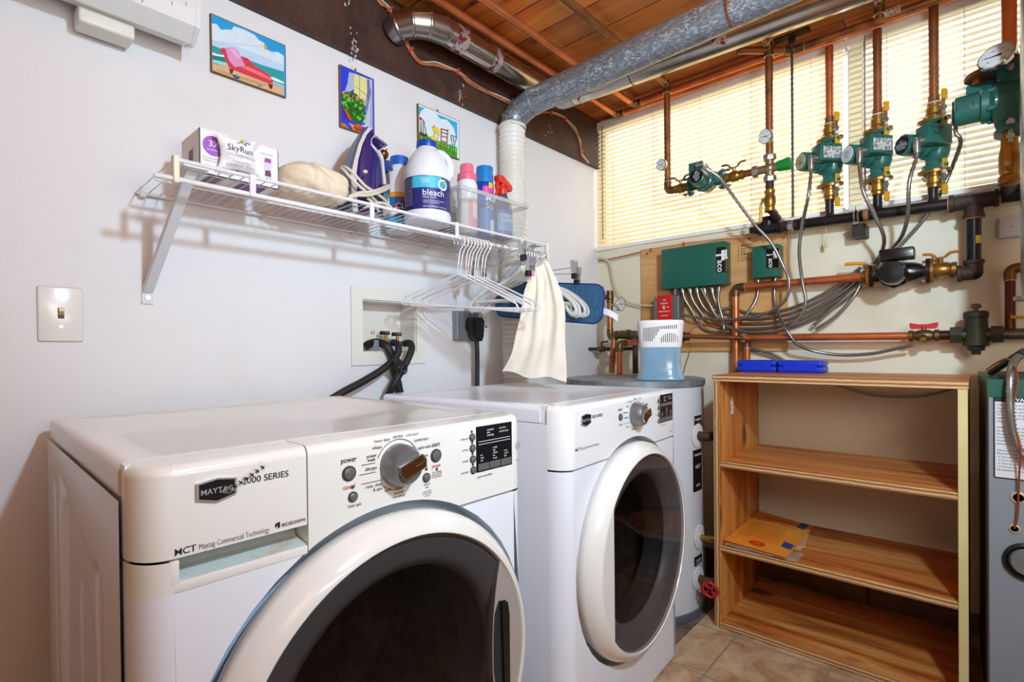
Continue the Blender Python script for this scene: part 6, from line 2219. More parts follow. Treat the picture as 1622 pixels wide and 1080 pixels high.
# left end tee with plug
pl_ = W(1217, 361)
fitting('pipe_tee', 'dark iron tee with square plug at the left end of the header', [(pl_, pl_ + V(-0.035, 0, 0), 0.024), (pl_, pl_ + V(0.048, 0, 0), 0.024), (pl_, pl_ + V(0, 0, 0.045), 0.024)], M_iron)
t = thing('pipe_plug', 'square headed iron plug in the left header tee', 'plug', pl_ + V(-0.06, 0, 0))
MB().cyl(pl_ + V(-0.036, 0, 0), pl_ + V(-0.052, 0, 0), 0.018, seg=18).build('collar', M_iron, t)
MB().box(pl_ + V(-0.072, -0.011, -0.011), pl_ + V(-0.052, 0.011, 0.011), 0.002, 1).build('square_head', M_iron, t)
pu = V(MX(1248), YP, mzf(MX(1248)))
t = fitting('pipe_union', 'rusty union joining the left tee to the black header', [(pu, V(xa, YP, mzf(xa)) + V(0.012, 0, 0), 0.023), (pu, pl_ + V(0.050, 0, 0), 0.019)], M_cast)
MB().lathe([(0.025, -0.010), (0.027, -0.006), (0.027, 0.006), (0.025, 0.010)], pu + V(0.012, 0, 0), (1, 0, 0), 8).build('union_nut', M_lever, t, smooth=0)

# clamp of the header on the wall
x = MX(1352)
t = thing('pipe_clamp', 'steel strut clamp holding the black header to the wall', 'clamp', (x, YB - 0.01, mzf(x) - 0.07))
MB().box((x - 0.004, YP - 0.01, mzf(x) - 0.075), (x + 0.038, YB - 0.001, mzf(x) - 0.030), 0.002, 1).build('strut', P('dark_bronze_strut', (52, 46, 40), 0.5, 0.5), t)
b = MB()
for dx in (0.004, 0.016):
    b.tube([V(x + dx, YP + 0.024 * math.cos(R(a)), mzf(x) + 0.024 * math.sin(R(a))) for a in range(-60, 245, 12)], 0.003, 6)
b.box((x, YP - 0.028, mzf(x) - 0.034), (x + 0.02, YP + 0.03, mzf(x) - 0.024), 0.001, 1)
b.cyl((x + 0.010, YP, mzf(x) + 0.022), (x + 0.010, YP, mzf(x) + 0.040), 0.005, seg=8)
b.build('clamp_band', M_lever, t, smooth=40)

# ---- three upright pumps
FACE_CREAM = (P('cream_pump_badge', (176, 170, 140), 0.4), M_ink, [('UPS', 0.0), ('15-58', -0.011)], 0.010)
FACE_BLUE = (P('pale_blue_badge', (190, 206, 210), 0.4), P('blue_badge_ink', (28, 70, 130), 0.4), [('UPS', 0.001), ('FC', -0.012)], 0.014)
FACE_BLACK = (P('black_pump_label', (18, 18, 20), 0.35), M_whiteink, [('taco', 0.008), ('CARTRIDGE', -0.001), ('CIRCULATOR', -0.008), ('115V 60Hz', -0.016)], 0.0075)
g = 'upright green pumps before the blinds'
vs_spec = [(1315, (1321, 256), 'first upright green pump, with a cream motor badge, nearest the thin hanging rod', FACE_CREAM, None, True),
           (1391, (1396, 245), 'middle upright green pump with a blue and white motor badge', FACE_BLUE, None, True),
           (1480, (1486, 230), 'upright green pump with black motor label and handwriting on its box', FACE_BLACK, ('Kitchen', 'Rec'), False)]
order = ('first', 'middle', 'last')
for i, (ppx, pc, lab, face, wr, st) in enumerate(vs_spec):
    c = V(MX(ppx), YP, W(*pc).z)
    PUMPS.append(pump('circulator_pump', lab, c, (0, 0, R(-42)), face, wr, st, g))
    for s, wd_ in ((1, 'above'), (-1, 'below')):
        flange_valve('brass valve with yellow lever grips %s the %s' % (wd_, ('pump with the cream badge', 'pump with the blue badge', 'pump with handwriting')[i]), c + V(0, 0, s * 0.0835), (0, 0, s), (1, 0, 0), (0, 1, 0))
    ztop = {0: 2.262, 1: 2.262, 2: 2.262}[i]
    # riser from valve to the ceiling run
    t = thing('copper_riser', ('copper riser above the pump with the cream badge', 'copper riser above the pump with the blue badge', 'copper riser above the pump with handwriting, ringed with solder')[i], 'pipe', c + V(0, 0, 0.145), group='copper risers over the pumps')
    MB().cyl(c + V(0, 0, 0.142), V(c.x, YP, ZP - 0.03 if i < 2 else ZC), PR, seg=18).build('tube', M_cu_old if i else M_cu, t)
    MB().lathe([(PR * 1.18, 0), (PR * 1.18, 0.028), (PR, 0.030)], c + V(0, 0, 0.143), (0, 0, 1), 18).build('coupling', M_cu_old, t)
    MB().lathe([(PR * 1.2, 0), (PR * 1.42, 0.002), (PR * 1.35, 0.005), (PR * 1.15, 0.006)], c + V(0, 0, 0.143), (0, 0, 1), 18).build('white_sealant', P('white_thread_tape', (214, 206, 190), 0.6), t)
    if i == 2:
        for zz in (0.20, 0.235, 0.26):
            MB().lathe([(PR * 1.02, 0), (PR * 1.16, 0.0015), (PR * 1.02, 0.003)], c + V(0, 0, zz), (0, 0, 1), 18).build('solder', M_sold, t)

# ---- big pump on the right, lying on its side
pc = at(1599, 158, 'Y', 2.12)
YQ = 2.12
rt_ = pump('circulator_pump', 'large green pump with faint handwriting, lying sideways by the grey flue', pc, (0, 0, R(-90)), FACE_BLACK, None, False, None, -1, 1.22, 0.024, 0.104)
PUMPS.append(rt_)
# its handwriting along the can
b = MB().text('Living Rm', 0.017, V(0, 0, 0), (0, 1, 0), (0, 0, 1), shear=0.2)
q = []
for p in b.v:       # local: run along the can (y from the far end), wrapped round it on the room side
    yy = -0.098 + p.y * 0.66
    a = R(-12) + (p.z) / 0.036
    q.append(V(0.0366 * math.cos(a), yy, 0.0366 * math.sin(a)))
b.v = q
b.build('handwriting', M_ink, rt_, local=True, smooth=0)
M_rust = P('rust_brown_flange', (128, 72, 36), 0.5, 0.5, c2=(96, 56, 32), ns=20)
up = pc + V(0, 0, 0.0885)
t = thing('rusty_flange', 'rust brown bolted flange on top of the large sideways pump', 'flange', up)
o, e = oval(up, V(0.97, -0.24, 0), V(0.24, 0.97, 0), V(0, 0, 1), 0.104, 0.068, 0.012)
MB().prism(o, e).build('plate', M_rust, t, smooth=0)
bp = up + V(0.7, -0.7, 0) * -0.050 + V(0, 0, -0.006)
MB().cyl(up + V(-0.072, 0.018, -0.010), up + V(-0.072, 0.018, 0.022), 0.010, seg=6).build('bolt', M_cu, t)
MB().lathe([(0.026, 0.009), (0.024, 0.026), (0.019, 0.030), (0.019, 0.06)], up, (0, 0, 1), 22).build('socket', M_cast, t, smooth=40)
t = thing('copper_riser', 'wide copper riser dropping to the large sideways pump', 'pipe', up + V(0, 0, 0.05))
MB().cyl(up + V(0, 0, 0.05), V(up.x, YQ, ZC), 0.0175, seg=20).build('tube', M_cu, t)
pg = at(1578, 88, 'Y', YQ - 0.075)
gauge('large tilted dial thermometer over the sideways pump', pg, (CAM - pg).normalized() * 0.62 + V(-0.30, -0.27, 0.66), 0.044, up + V(-0.004, -0.012, 0.042))
pv = at(1606, 256, 'Y', YQ)
pv = V(pc.x, YQ, pv.z)
t = thing('isolation_valve', 'brass valve with a long orange handle under the sideways pump', 'valve', pv)
MB().lathe([(0.019, -0.066), (0.027, -0.062), (0.027, -0.042), (0.022, -0.036), (0.025, -0.02), (0.025, 0.02), (0.02, 0.05), (0.02, 0.07)], pv, (0, 0, 1), 24).build('valve_body', M_brv, t, smooth=40)
MB().obox(pv + V(-0.006, -0.030, 0.030), V(1, 0, 0), V(0, 0, 1), V(0, -1, 0), (0.022, 0.115, 0.004), 0.003, 1).build('handle', P('orange_vinyl_grip', (190, 118, 32), 0.45), t)
MB().cyl(pv + V(-0.006, -0.02, -0.012), pv + V(-0.006, -0.042, -0.012), 0.008, seg=6).build('handle_nut', M_lever, t)
t = thing('drop_pipe', 'black iron pipe from the orange handled valve to the header', 'pipe', (pc.x, YQ, mz1))
pts_ = fillet([pv + V(0, 0, -0.06), V(pc.x, YQ, mzf(pc.x) + 0.012), V(pc.x, YP, mzf(pc.x) + 0.012)], 0.03)
MB().tube(pts_, 0.0185, 20).build('tube', M_iron, t)

# ---- small pump on the left, in a level run
p0 = W(1057, 303)
XC = at(1057, 200, 'Y', 2.16).x
YC = 2.200
x1 = at(1057, 200, 'Y', YC).x
zl = at(1057, 303, 'Y', YC).z
pipe('copper_pipe', 'third copper ceiling pipe, dropping past the blinds to the small pump', [(x1, -0.6, ZP), (x1, YC, ZP), (x1, YC, zl), (x1 + 0.055, YC, zl)], fits=(1, 2), mat=M_cu_old)
pc1 = V(at(1119, 285, 'Y', YC).x, YC, zl)
pump('circulator_pump', 'small green pump lying level with black motor label, over the left blind', pc1, (0, R(-90), 0), FACE_BLACK, None, False, scale=0.92)
xq = at(1219, 262, 'Y', YC).x
lever_valve('ball_valve', 'brass valve with wing handle left of the small level pump', pc1 + V(-0.112, 0, 0), (1, 0, 0), 0.060, 0.0165, (0, -0.2, 1), (-0.05, 0, 0), M_brv, M_brv, 'wing handled valves beside the small pump', True)
lever_valve('ball_valve', 'brass valve with raised wing handle right of the small level pump', pc1 + V(0.116, 0, 0), (1, 0, 0), 0.074, 0.0175, (0, -0.2, 1), (0.05, 0, 0), M_brv, M_brv, 'wing handled valves beside the small pump', True)
t = thing('copper_pipe', 'short tarnished pipe from the small pump to the mixing valve', 'pipe', pc1 + V(0.15, 0, 0))
MB().cyl(pc1 + V(0.150, 0, 0), V(xq - 0.055, YC, zl), PR, seg=18).build('tube', M_cu_old, t)
# mixing valve
mv = V(xq, YC, zl)
t = thing('mixing_valve', 'nickel mixing valve with a green cap between the left gauge and the header', 'valve', mv)
b = MB().cyl(mv + V(-0.05, 0, 0), mv + V(0.035, 0, 0), 0.017, seg=20).cyl(mv + V(0, 0, -0.05), mv + V(0, 0, 0.05), 0.017, seg=20).sphere(mv, 0.022)
b.build('valve_body', P('nickel_bronze', (160, 140, 108), 0.35, 0.8), t, smooth=40)
for d in (V(-0.052, 0, 0), V(0, 0, 0.042), V(0, 0, -0.042)):
    MB().lathe([(0.024, -0.010), (0.025, -0.006), (0.025, 0.006), (0.024, 0.010)], mv + d, d, 8).build('union_nut', M_lever, t, smooth=0)
MB().lathe([(0.020, 0.030), (0.021, 0.034), (0.024, 0.062), (0.0245, 0.074), (0.021, 0.077), (0.0, 0.077)], mv, (1, -0.06, 0.02), 24).build('cap', P('green_cap', (10, 128, 52), 0.35), t, smooth=40)
# pipe with gauge over the mixing valve
x2 = xq
t = pipe('copper_pipe', 'copper pipe with gauge, curling down from the ceiling to the mixing valve', [(x2, 1.90, ZP), (x2, YC, ZP), (x2, YC, zl + 0.05)], fits=(1,), mat=M_cu_old)
pg = at(1212, 216, 'Y', YC - 0.045)
gauge('dial thermometer on the pipe above the mixing valve', pg, V(-0.25, -1, -0.12), 0.0285, V(x2, YC, pg.z))
pg = at(1047, 261, 'Y', YC - 0.045)
gauge('dial thermometer on the pipe left of the small pump', pg, V(-0.1, -1, -0.12), 0.0255, V(x1, YC, pg.z))
# valve and nipple below the mixing valve down to the tee
vb = at(1219, 318, 'Y', YC)
t = lever_valve('ball_valve', 'brass valve with hanging yellow handle under the mixing valve', (xq, YC, vb.z), (0, 0, 1), 0.085, 0.0175, (-0.5, -0.85, 0), (0, 0, -0.085), M_brv, M_yel)
t = thing('pipe_nipple', 'short iron nipple between the hanging handle valve and the left tee', 'pipe', (xq, YC, vb.z - 0.05))
MB().tube(fillet([V(xq, YC, zl - 0.05), V(xq, YC, vb.z + 0.04)], 0.02), 0.0155, 18).tube(fillet([V(xq, YC, vb.z - 0.04), V(xq, YC, pl_.z + 0.055), V(xq, YP, pl_.z + 0.03)], 0.03), 0.0155, 18).build('tube', M_cast, t)

# elbowed pipe joining the upper run, hanging rod
xd = at(1208, 61, 'Z', ZP).x
pj = at(1256, 80, 'Z', ZP - 0.016)
pipe('copper_pipe', 'tarnished pipe bending at a slant into the upper run over the window', [(pj.x - 0.16, pj.y - 0.15, ZP - 0.016), pj, (1.95, pj.y, ZP - 0.016)], fits=(1,), mat=M_cu_old)
p = at(1395, 12, 'Z', ZP)
pipe('copper_pipe', 'stub of copper pipe elbowing up beside the paper label on the run', [(p.x, p.y - 0.45, ZP), (p.x, p.y - 0.032, ZP), (p.x, p.y - 0.032, ZP - 0.06)], fits=(1,), mat=M_cu_old)
p = at(1405, 26, 'Y', pj.y - PR - 0.001)
tag(MB().box((p.x - 0.038, pj.y - PR - 0.002, ZP - 0.022), (p.x + 0.038, pj.y - PR - 0.0006, ZP + 0.001)).build('paper_label', P('printed_label', (206, 190, 160), 0.5, c2=(90, 84, 80), ns=140, lo=0.52, hi=0.56), smooth=0), 'small printed paper label on the copper run at the window top', 'label')
xr = MX(1256, 2.238)
t = thing('hanging_rod', 'thin grey steel rod hanging from a plate on the wooden ceiling', 'rod', (xr, 2.238, mz0))
ceilp = at(1254, 58, 'Z', ZC - 0.004)
MB().cyl((xr, 2.238, mzf(xr) + 0.02), (xr, 2.238, ZC - 0.02), 0.0048, seg=10).build('rod', P('grey_threaded_rod', (110, 104, 96), 0.4, 0.7), t)
MB().box((xr - 0.062, 2.238 - 0.016, ZC - 0.008), (xr + 0.062, 2.238 + 0.016, ZC), 0.002, 1).cyl((xr, 2.238, ZC - 0.03), (xr, 2.238, ZC - 0.006), 0.012, seg=6).build('ceiling_plate', P('dark_bronze_strut', (52, 46, 40), 0.5, 0.5), t)

# ---- black pump in the lower run
YL = 2.300
zc_ = W(1425, 433, YL).z
cb = V(W(1424, 430, YL).x, YL, zc_)
xe = xt - 0.042
lever_valve('ball_valve', 'brass ball valve with wing handle right of the black pump', (W(1490, 425, YL).x, YL, zc_), (1, 0, 0), 0.085, 0.021, (0, -0.3, 1), (0.1, 0, 0), M_brv, P('orange_brass_handle', (186, 120, 40), 0.4, 0.3), None, True)
lever_valve('ball_valve', 'brass ball valve with long yellow handle left of the black pump', (W(1385, 437, YL).x, YL, zc_), (1, 0, 0), 0.075, 0.019, (-0.1, -0.25, 1), (-0.085, 0, 0.004), M_fit, M_yel)
t = thing('black_pump', 'black cast circulator pump between two brass valves, low on the wall', 'pump', cb)
M_bk = P('black_pump_enamel', (16, 16, 18), 0.28, coat=0.3)
b = MB()
b.cyl(cb + V(-0.085, 0, 0), cb + V(0.085, 0, 0), 0.019, seg=22)
b.lathe([(0.022, -0.072), (0.030, -0.05), (0.036, -0.02), (0.040, 0.01), (0.034, 0.045), (0.024, 0.068)], cb + V(0.0, 0.0, 0.0), (1, 0, 0.02), 26)
b.lathe([(0.047, 0.020), (0.047, 0.034), (0.042, 0.040), (0.042, 0.02)], cb + V(-0.012, 0, -0.008), (0, -1, 0), 8)
for s in (-1, 1):
    o, e = oval(cb + V(s * 0.075, 0, 0), V(0, 0, 1), V(0, 1, 0), V(s, 0, 0), 0.044, 0.028, 0.011)
    b.prism(o, e)
b.build('pump_casing', M_bk, t, smooth=40)
MB().lathe([(0.040, 0.03), (0.040, 0.10), (0.036, 0.112), (0.0, 0.114)], cb + V(-0.012, 0, -0.006), (0, -1, 0), 30).build('motor', M_bk, t, smooth=40)
MB().box(cb + V(-0.050, -0.085, 0.040), cb + V(0.050, -0.020, 0.080), 0.006, 2).build('terminal_box', M_bk, t)
for s in (-1, 1):
    o, e = oval(cb + V(s * 0.087, 0, 0), V(0, 0, 1), V(0, 1, 0), V(s, 0, 0), 0.044, 0.028, 0.009)
    MB().prism(o, e).build('brass_flange', M_brv, t, smooth=0)
    for q in (-1, 1):
        MB().cyl(cb + V(s * 0.065, 0, q * 0.033), cb + V(s * 0.108, 0, q * 0.033), 0.005, seg=8).cyl(cb + V(s * 0.100, 0, q * 0.033), cb + V(s * 0.107, 0, q * 0.033), 0.009, seg=6).build('bolt', M_lever, t)
t = thing('pipe_nipple', 'short brown nipple between the iron elbow and the brass valve', 'pipe', (xe, YL, zc_))
MB().tube([V(W(1505, 425, YL).x, YL, zc_), V(xe, YP, pe.z)], 0.0185, 18).build('tube', M_cast, t)
xl = W(1160, 455, YL).x
pipe('copper_pipe', 'copper pipe left of the black pump, turning down behind the bookcase', [(W(1372, 437, YL).x, YL, zc_), (xl, YL + 0.040, zc_ + 0.004), (xl, YL + 0.040, 0.30)], r=0.0150, fits=(1,), mat=M_cu)
# lower run with red valve and regulator
zr_ = W(1445, 532, YL).z
xv = W(1463, 532, YL).x
pipe('copper_pipe', 'long level copper pipe with red valve, above the blue cases', [(xv - 0.03, YL, zr_), (W(1178, 533, YL).x, YL, zr_ + 0.006), (W(1178, 533, YL).x, YL + 0.040, zr_ + 0.006), (W(1178, 533, YL).x, YL + 0.040, 0.60)], r=0.0142, fits=(2,), mat=M_cu)
t = thing('drain_valve', 'brass drain valve with a red butterfly handle on the level copper pipe', 'valve', (xv, YL, zr_))
b = MB().lathe([(0.019, -0.042), (0.0195, -0.03), (0.015, -0.026), (0.0205, -0.010), (0.0205, 0.012), (0.015, 0.026), (0.0205, 0.030), (0.0205, 0.042)], (xv, YL, zr_), (1, 0, 0), 20).cyl((xv, YL, zr_), (xv, YL, zr_ + 0.032), 0.007, seg=10).cyl((xv, YL, zr_), (xv, YL - 0.03, zr_ - 0.014), 0.011, 0.013, 14)
b.build('valve_body', M_fit, t, smooth=40)
MB().prism([V(xv - 0.040, YL - 0.004, zr_ + 0.034), V(xv - 0.038, YL - 0.004, zr_ + 0.046), V(xv - 0.012, YL - 0.004, zr_ + 0.040), V(xv + 0.012, YL - 0.004, zr_ + 0.040), V(xv + 0.038, YL - 0.004, zr_ + 0.046), V(xv + 0.040, YL - 0.004, zr_ + 0.034), V(xv + 0.034, YL - 0.004, zr_ + 0.024), V(xv - 0.034, YL - 0.004, zr_ + 0.024)], (0, 0.010, 0)).build('red_handle', P('red_handle', (196, 26, 34), 0.35), t, smooth=0)
MB().lathe([(0.010, 0.0), (0.010, 0.006), (0.008, 0.008), (0.0, 0.008)], (xv, YL - 0.03, zr_ - 0.014), (0, -1, -0.4), 14).build('drain_cap', M_brv, t)
xp = W(1546, 530, YL).x
t = thing('pipe_nipple', 'dark brown nipple between the red valve and the olive regulator', 'pipe', (xp, YL, zr_))
MB().cyl((xv + 0.040, YL, zr_), (xp - 0.055, YL, zr_), 0.0165, seg=18).build('tube', P('dark_brown_nipple', (58, 34, 24), 0.4, 0.5), t)
M_olive = P('olive_cast_regulator', (52, 54, 34), 0.5, 0.2, c2=(40, 40, 26), ns=20, bump=0.1)
t = thing('pressure_regulator', 'olive cast pressure regulator with a knob on top, beside the boiler', 'regulator', (xp, YL, zr_ - 0.06))
b = MB().lathe([(0.012, -0.066), (0.012, -0.054), (0.022, -0.052), (0.024, -0.040), (0.034, -0.036), (0.034, -0.014), (0.031, 0.0), (0.030, 0.055), (0.033, 0.058), (0.032, 0.074), (0.026, 0.078), (0.0, 0.079)], (xp, YL, zr_), seg=26).cyl((xp - 0.05, YL, zr_), (xp + 0.05, YL, zr_), 0.020, seg=20)
b.build('casting', M_olive, t, smooth=40)
for s in (-1, 1):
    MB().cyl((xp + s * 0.036, YL, zr_), (xp + s * 0.066, YL, zr_), 0.027, seg=8).build('hex_end', M_olive, t, smooth=0)
MB().lathe([(0.006, 0.078), (0.006, 0.086), (0.013, 0.088), (0.014, 0.096), (0.009, 0.102), (0.0, 0.103)], (xp, YL, zr_), seg=16).build('knob', P('brown_knob', (96, 74, 60), 0.5), t, smooth=40)
t = thing('galvanised_pipe', 'grey pipe running right from the olive regulator behind the boiler', 'pipe', (xp + 0.07, YL, zr_))
MB().cyl((xp + 0.066, YL, zr_), (2.1, YL, zr_), 0.0175, seg=18).build('tube', P('grey_galvanised_pipe', (112, 102, 90), 0.45, 0.6, c2=(84, 76, 66), ns=18), t)
pa_ = W(1600, 425, YL)
pipe('copper_pipe', 'dark copper pipe elbow at the right edge above the grey pipe', [(2.1, YL, pa_.z), (pa_.x, YL, pa_.z), (pa_.x, YL, zr_ + 0.017)], r=0.0135, fits=(1,), mat=P('dark_copper', (88, 46, 28), 0.42, 0.7))
p = W(1612, 502, YL - 0.05)
tag(MB().tube([p + V(-0.016, 0, 0), p + V(0.10, 0, 0)], 0.005, 8).build('valve_handle_bar', M_yel), 'yellow valve handle poking in at the right edge', 'valve handle')

# ================================================================== control boards
M_board = wood('plywood_backboard', (176, 122, 66), (206, 156, 98), (222, 178, 122), (1, 1, 1), 5.0, 0.6, False)
bx0, bx1, bz0, bz1 = 0.265, 0.931, 1.033, 1.545
t = thing('plywood_board', 'tan plywood backboard with handwritten zone list under the blinds', 'board', (0.6, YB, bz0))
MB().box((bx0, YB - 0.014, bz0), (bx1, YB - 0.0005, bz1), 0.001, 1).build('panel', M_board, t, smooth=0)
b = MB()
for i, s_ in enumerate(('1. Mast Bed', '2. Bed/Hall', '3. Rec', '4. B.M.C. Rm', '5. Living', '6. HOT WATER')):
    p = at(1168, 391.5 + 4.7 * i, 'Y', YB - 0.0145)
    b.text(s_, 0.0135, p, (1, 0, 0.02), (0, 0, 1), shear=0.15, bold=0.004)
p = at(1206, 384, 'Y', YB - 0.0145)
b.text('Bedrm', 0.0135, p, (1, 0, 0.02), (0, 0, 1), shear=0.15)
b.build('handwriting', M_ink, t, smooth=0)
for px, py in ((1025, 402), (1187, 378)):
    p = at(px, py, 'Y', YB - 0.014)
    MB().cyl(p, p + V(0, -0.003, 0), 0.004, seg=8).build('nail', M_dark, t)

M_tgreen = P('green_control_enamel', (20, 92, 78), 0.42, coat=0.1)


def control_box(label, x0, x1, z0, z1, y0, side, tag_x, lights):
    t_ = thing('control_box', label, 'control box', ((x0 + x1) / 2, YB - 0.014, z0), group='green zone control boxes')
    MB().box((x0, y0, z0), (x1, YB - 0.0145, z1), 0.003, 2).build('enclosure', M_tgreen, t_)
    lx0, lx1 = tag_x
    zc0, zc1 = z0 + (z1 - z0) * 0.27, z0 + (z1 - z0) * 0.86
    b_ = MB().box((lx0, y0 - 0.0012, zc0), (x1 + 0.0012, y0, zc1)).box((x1, y0, zc0), (x1 + 0.0012, y0 + 0.032, zc1))
    lb = b_.build('black_label', M_blk, t_, smooth=0)
    b_ = MB()
    H = zc1 - zc0
    cx = (lx0 + x1) / 2
    # the name reads downwards: letters turned a quarter to the right
    b_.text('aco', H * 0.34, (cx - 0.013, y0, zc0 + H * 0.50), (0, 0, -1), (1, 0, 0), bold=0.03, lift=0.002)
    b_.text('T', H * 0.62, (cx - 0.020, y0, zc1 - H * 0.12), (0, 0, -1), (1, 0, 0), bold=0.03, lift=0.002)
    b_.box((cx + 0.004, y0 - 0.0022, zc0 + H * 0.47), (cx + 0.018, y0 - 0.0013, zc1 - H * 0.13))
    b_.build('lettering', M_whiteink, lb, local=False, smooth=0)
    b_ = MB()
    for k in range(lights):
        zz = zc1 - H * (0.12 + 0.76 * k / max(1, lights - 1))
        b_.obox((x1 + 0.0016, y0 + 0.016, zz), V(0, 1, 0), V(0, 0, 1), V(1, 0, 0), (0.007, 0.004, 0.0008))
    b_.build('indicator_marks', P('dim_indicator', (150, 120, 90), 0.4), t_, smooth=0)
    MB().obox((x1 + 0.002, y0 + 0.020, z0 + (z1 - z0) * 0.62), V(0, 1, 0), V(0, 0, 1), V(1, 0, 0), (0.006, 0.004, 0.001)).build('green_light', P('green_led', (120, 255, 90), 0.4, emit=(120, 255, 60), es=3.0), t_, smooth=0)
    return t_


YT = 2.300
control_box('long green zone control box above the red switch plate', 0.409, 0.704, 1.327, 1.515, YT, True, (0.668, 0), 8)
control_box('small square green control box right of the handwritten list', 0.816, 0.918, 1.339, 1.472, YT, True, (0.872, 0), 5)
# red emergency switch
rx0, rx1, rz0, rz1 = 0.386, 0.460, 1.180, 1.301
t = thing('emergency_switch', 'red burner emergency switch plate on a steel box', 'switch', (0.42, YB - 0.014, rz0))
MB().box((rx0 - 0.020, YT + 0.006, rz0 + 0.004), (rx1 + 0.030, YB - 0.0145, rz1 - 0.006), 0.003, 1).build('steel_box', P('galvanised_box', (140, 142, 142), 0.4, 0.8), t)
MB().box((rx0, YT, rz0), (rx1, YT + 0.005, rz1), 0.002, 1).build('red_plate', P('red_switch_plate', (202, 24, 28), 0.35), t)
b = MB()
for s_, zz, sz in (('GAS', 0.094, 0.009), ('BURNER', 0.078, 0.010), ('EMERGENCY', 0.040, 0.0095), ('SWITCH', 0.020, 0.0095), ('ON', 0.060, 0.008)):
    b.text(s_, sz, ((rx0 + rx1) / 2 + (0.018 if s_ == 'ON' else 0), YT - 0.0006, rz0 + zz), (1, 0, 0), (0, 0, 1), align='CENTER', bold=0.015)
b.build('lettering', M_whiteink, t, smooth=0)
MB().box(((rx0 + rx1) / 2 - 0.006, YT - 0.010, rz0 + 0.052), ((rx0 + rx1) / 2 + 0.005, YT, rz0 + 0.070), 0.001, 1).build('toggle', M_ivory_t, t)
MB().box((rx1 + 0.004, YT + 0.015, rz1 - 0.01), (rx1 + 0.016, YT + 0.05, 1.327)).build('conduit_riser', M_lever, t, smooth=0)

# white cover on the wall, far right
x0, z1, z0 = at(1582, 347, 'Y', YB).x, at(1582, 347, 'Y', YB).z, at(1584, 379, 'Y', YB).z
t = thing('junction_cover', 'blank white junction box cover on the wall behind the flue', 'cover plate', (x0 + 0.06, YB, z0))
MB().box((x0, YB - 0.030, z0), (x0 + 0.12, YB - 0.0005, z1), 0.003, 2).build('cover', P('pale_grey_cover', (206, 206, 210), 0.4), t)
MB().cyl((x0 + 0.03, YB - 0.030, (z0 + z1) / 2), (x0 + 0.03, YB - 0.032, (z0 + z1) / 2), 0.004, seg=10).build('screw', M_lever, t)

# blind pull cord tassel under the header
p = at(1309, 385, 'Y', YP + 0.03)
b = MB().tube([V(p.x, YP + 0.03, p.z), V(p.x, YP + 0.03, p.z + 0.17)], 0.0012, 6).lathe([(0.002, 0.012), (0.006, 0.0), (0.007, -0.012), (0.004, -0.018), (0, -0.018)], (p.x, YP + 0.03, p.z), seg=12)
tag(b.build('blind_cord', P('yellowed_cord', (216, 200, 150), 0.5)), 'yellowed blind pull cord with tassel hanging below the header', 'cord')

# ================================================================== conduits
gy = 2.33


def C(*pp):
    return [at(x, y, 'Y', d) for x, y, d in pp]


hub = (1360, 452, 2.335)
# from the pumps down
conduit('conduit dropping from the small level pump past the header', C((1120, 268, 2.05), (1140, 282, 2.08), (1165, 315, 2.14), (1195, 355, 2.20), (1222, 385, 2.24), (1240, 420, 2.26), (1250, 445, 2.26), (1244, 475, 2.27), (1215, 496, 2.29), (1180, 504, 2.305), (1150, 506, 2.302), (1110, 504, 2.305), (1079, 498, 2.325)))
conduit('conduit from the cream badge pump looping low over the plywood', OUTLET[PUMPS[0]] + C((1280, 312, 2.17), (1272, 350, 2.22), (1266, 395, 2.25), (1270, 440, 2.28), (1276, 480, 2.29), (1264, 505, 2.295), (1240, 522, 2.30), (1205, 526, 2.305), (1170, 523, 2.306), (1140, 507, 2.324), (1122, 478, 2.318), (1110, 456, 2.314)))
conduit('conduit from the blue badge pump swinging down behind the black pump', OUTLET[PUMPS[1]] + C((1367, 302, 2.17), (1385, 340, 2.20), (1400, 375, 2.24), (1396, 400, 2.30), (1384, 418, 2.334), (1368, 440, 2.338), (1352, 470, 2.332), (1325, 500, 2.330), (1292, 522, 2.330)))
conduit('conduit from the handwritten pump running down to the plywood', OUTLET[PUMPS[2]] + C((1440, 290, 2.17), (1438, 340, 2.21), (1428, 375, 2.26), (1408, 398, 2.32), (1393, 413, 2.350), (1374, 440, 2.352), (1340, 470, 2.346), (1310, 496, 2.345), (1288, 516, 2.347)))
conduit('conduit from the sideways pump swinging behind the black header', OUTLET[PUMPS[3]] + C((1522, 225, 2.20), (1508, 265, 2.315), (1490, 305, 2.335), (1465, 345, 2.345), (1430, 385, 2.362), (1402, 414, 2.366)))
# from the boxes
for k, (x0_, lab) in enumerate(((1081, 'first'), (1093, 'second'), (1104, 'third'), (1116, 'fourth'), (1128, 'fifth'))):
    ky = (528, 520.5, 513, 505, 497)[k]
    pts_ = C((x0_, 458, 2.337), (x0_ + 3, 472, 2.340), (x0_ + 13, 489, 2.350), (x0_ + 32, ky - 9, 2.360), (x0_ + 58, ky - 1, 2.365), (1205 + 2 * k, ky - 0.5, 2.365), (1250, ky - 8, 2.365), (1290, ky - 24, 2.365), (1330, ky - 47, 2.365), (1364, ky - 74, 2.365))
    conduit('%s conduit from the left under the long green control box' % lab, pts_, group='conduits sweeping right from the long green box')
conduit('conduit hanging straight under the right end of the long green box', C((1139, 456, 2.335), (1138, 475, 2.326), (1141, 492, 2.322), (1145, 506, 2.322), (1147, 522, 2.322)))
conduit('conduit curving left under the small green control box', C((1201, 442, 2.360), (1201, 460, 2.362), (1197, 476, 2.354), (1190, 488, 2.346), (1183, 498, 2.342), (1176, 506, 2.340)))
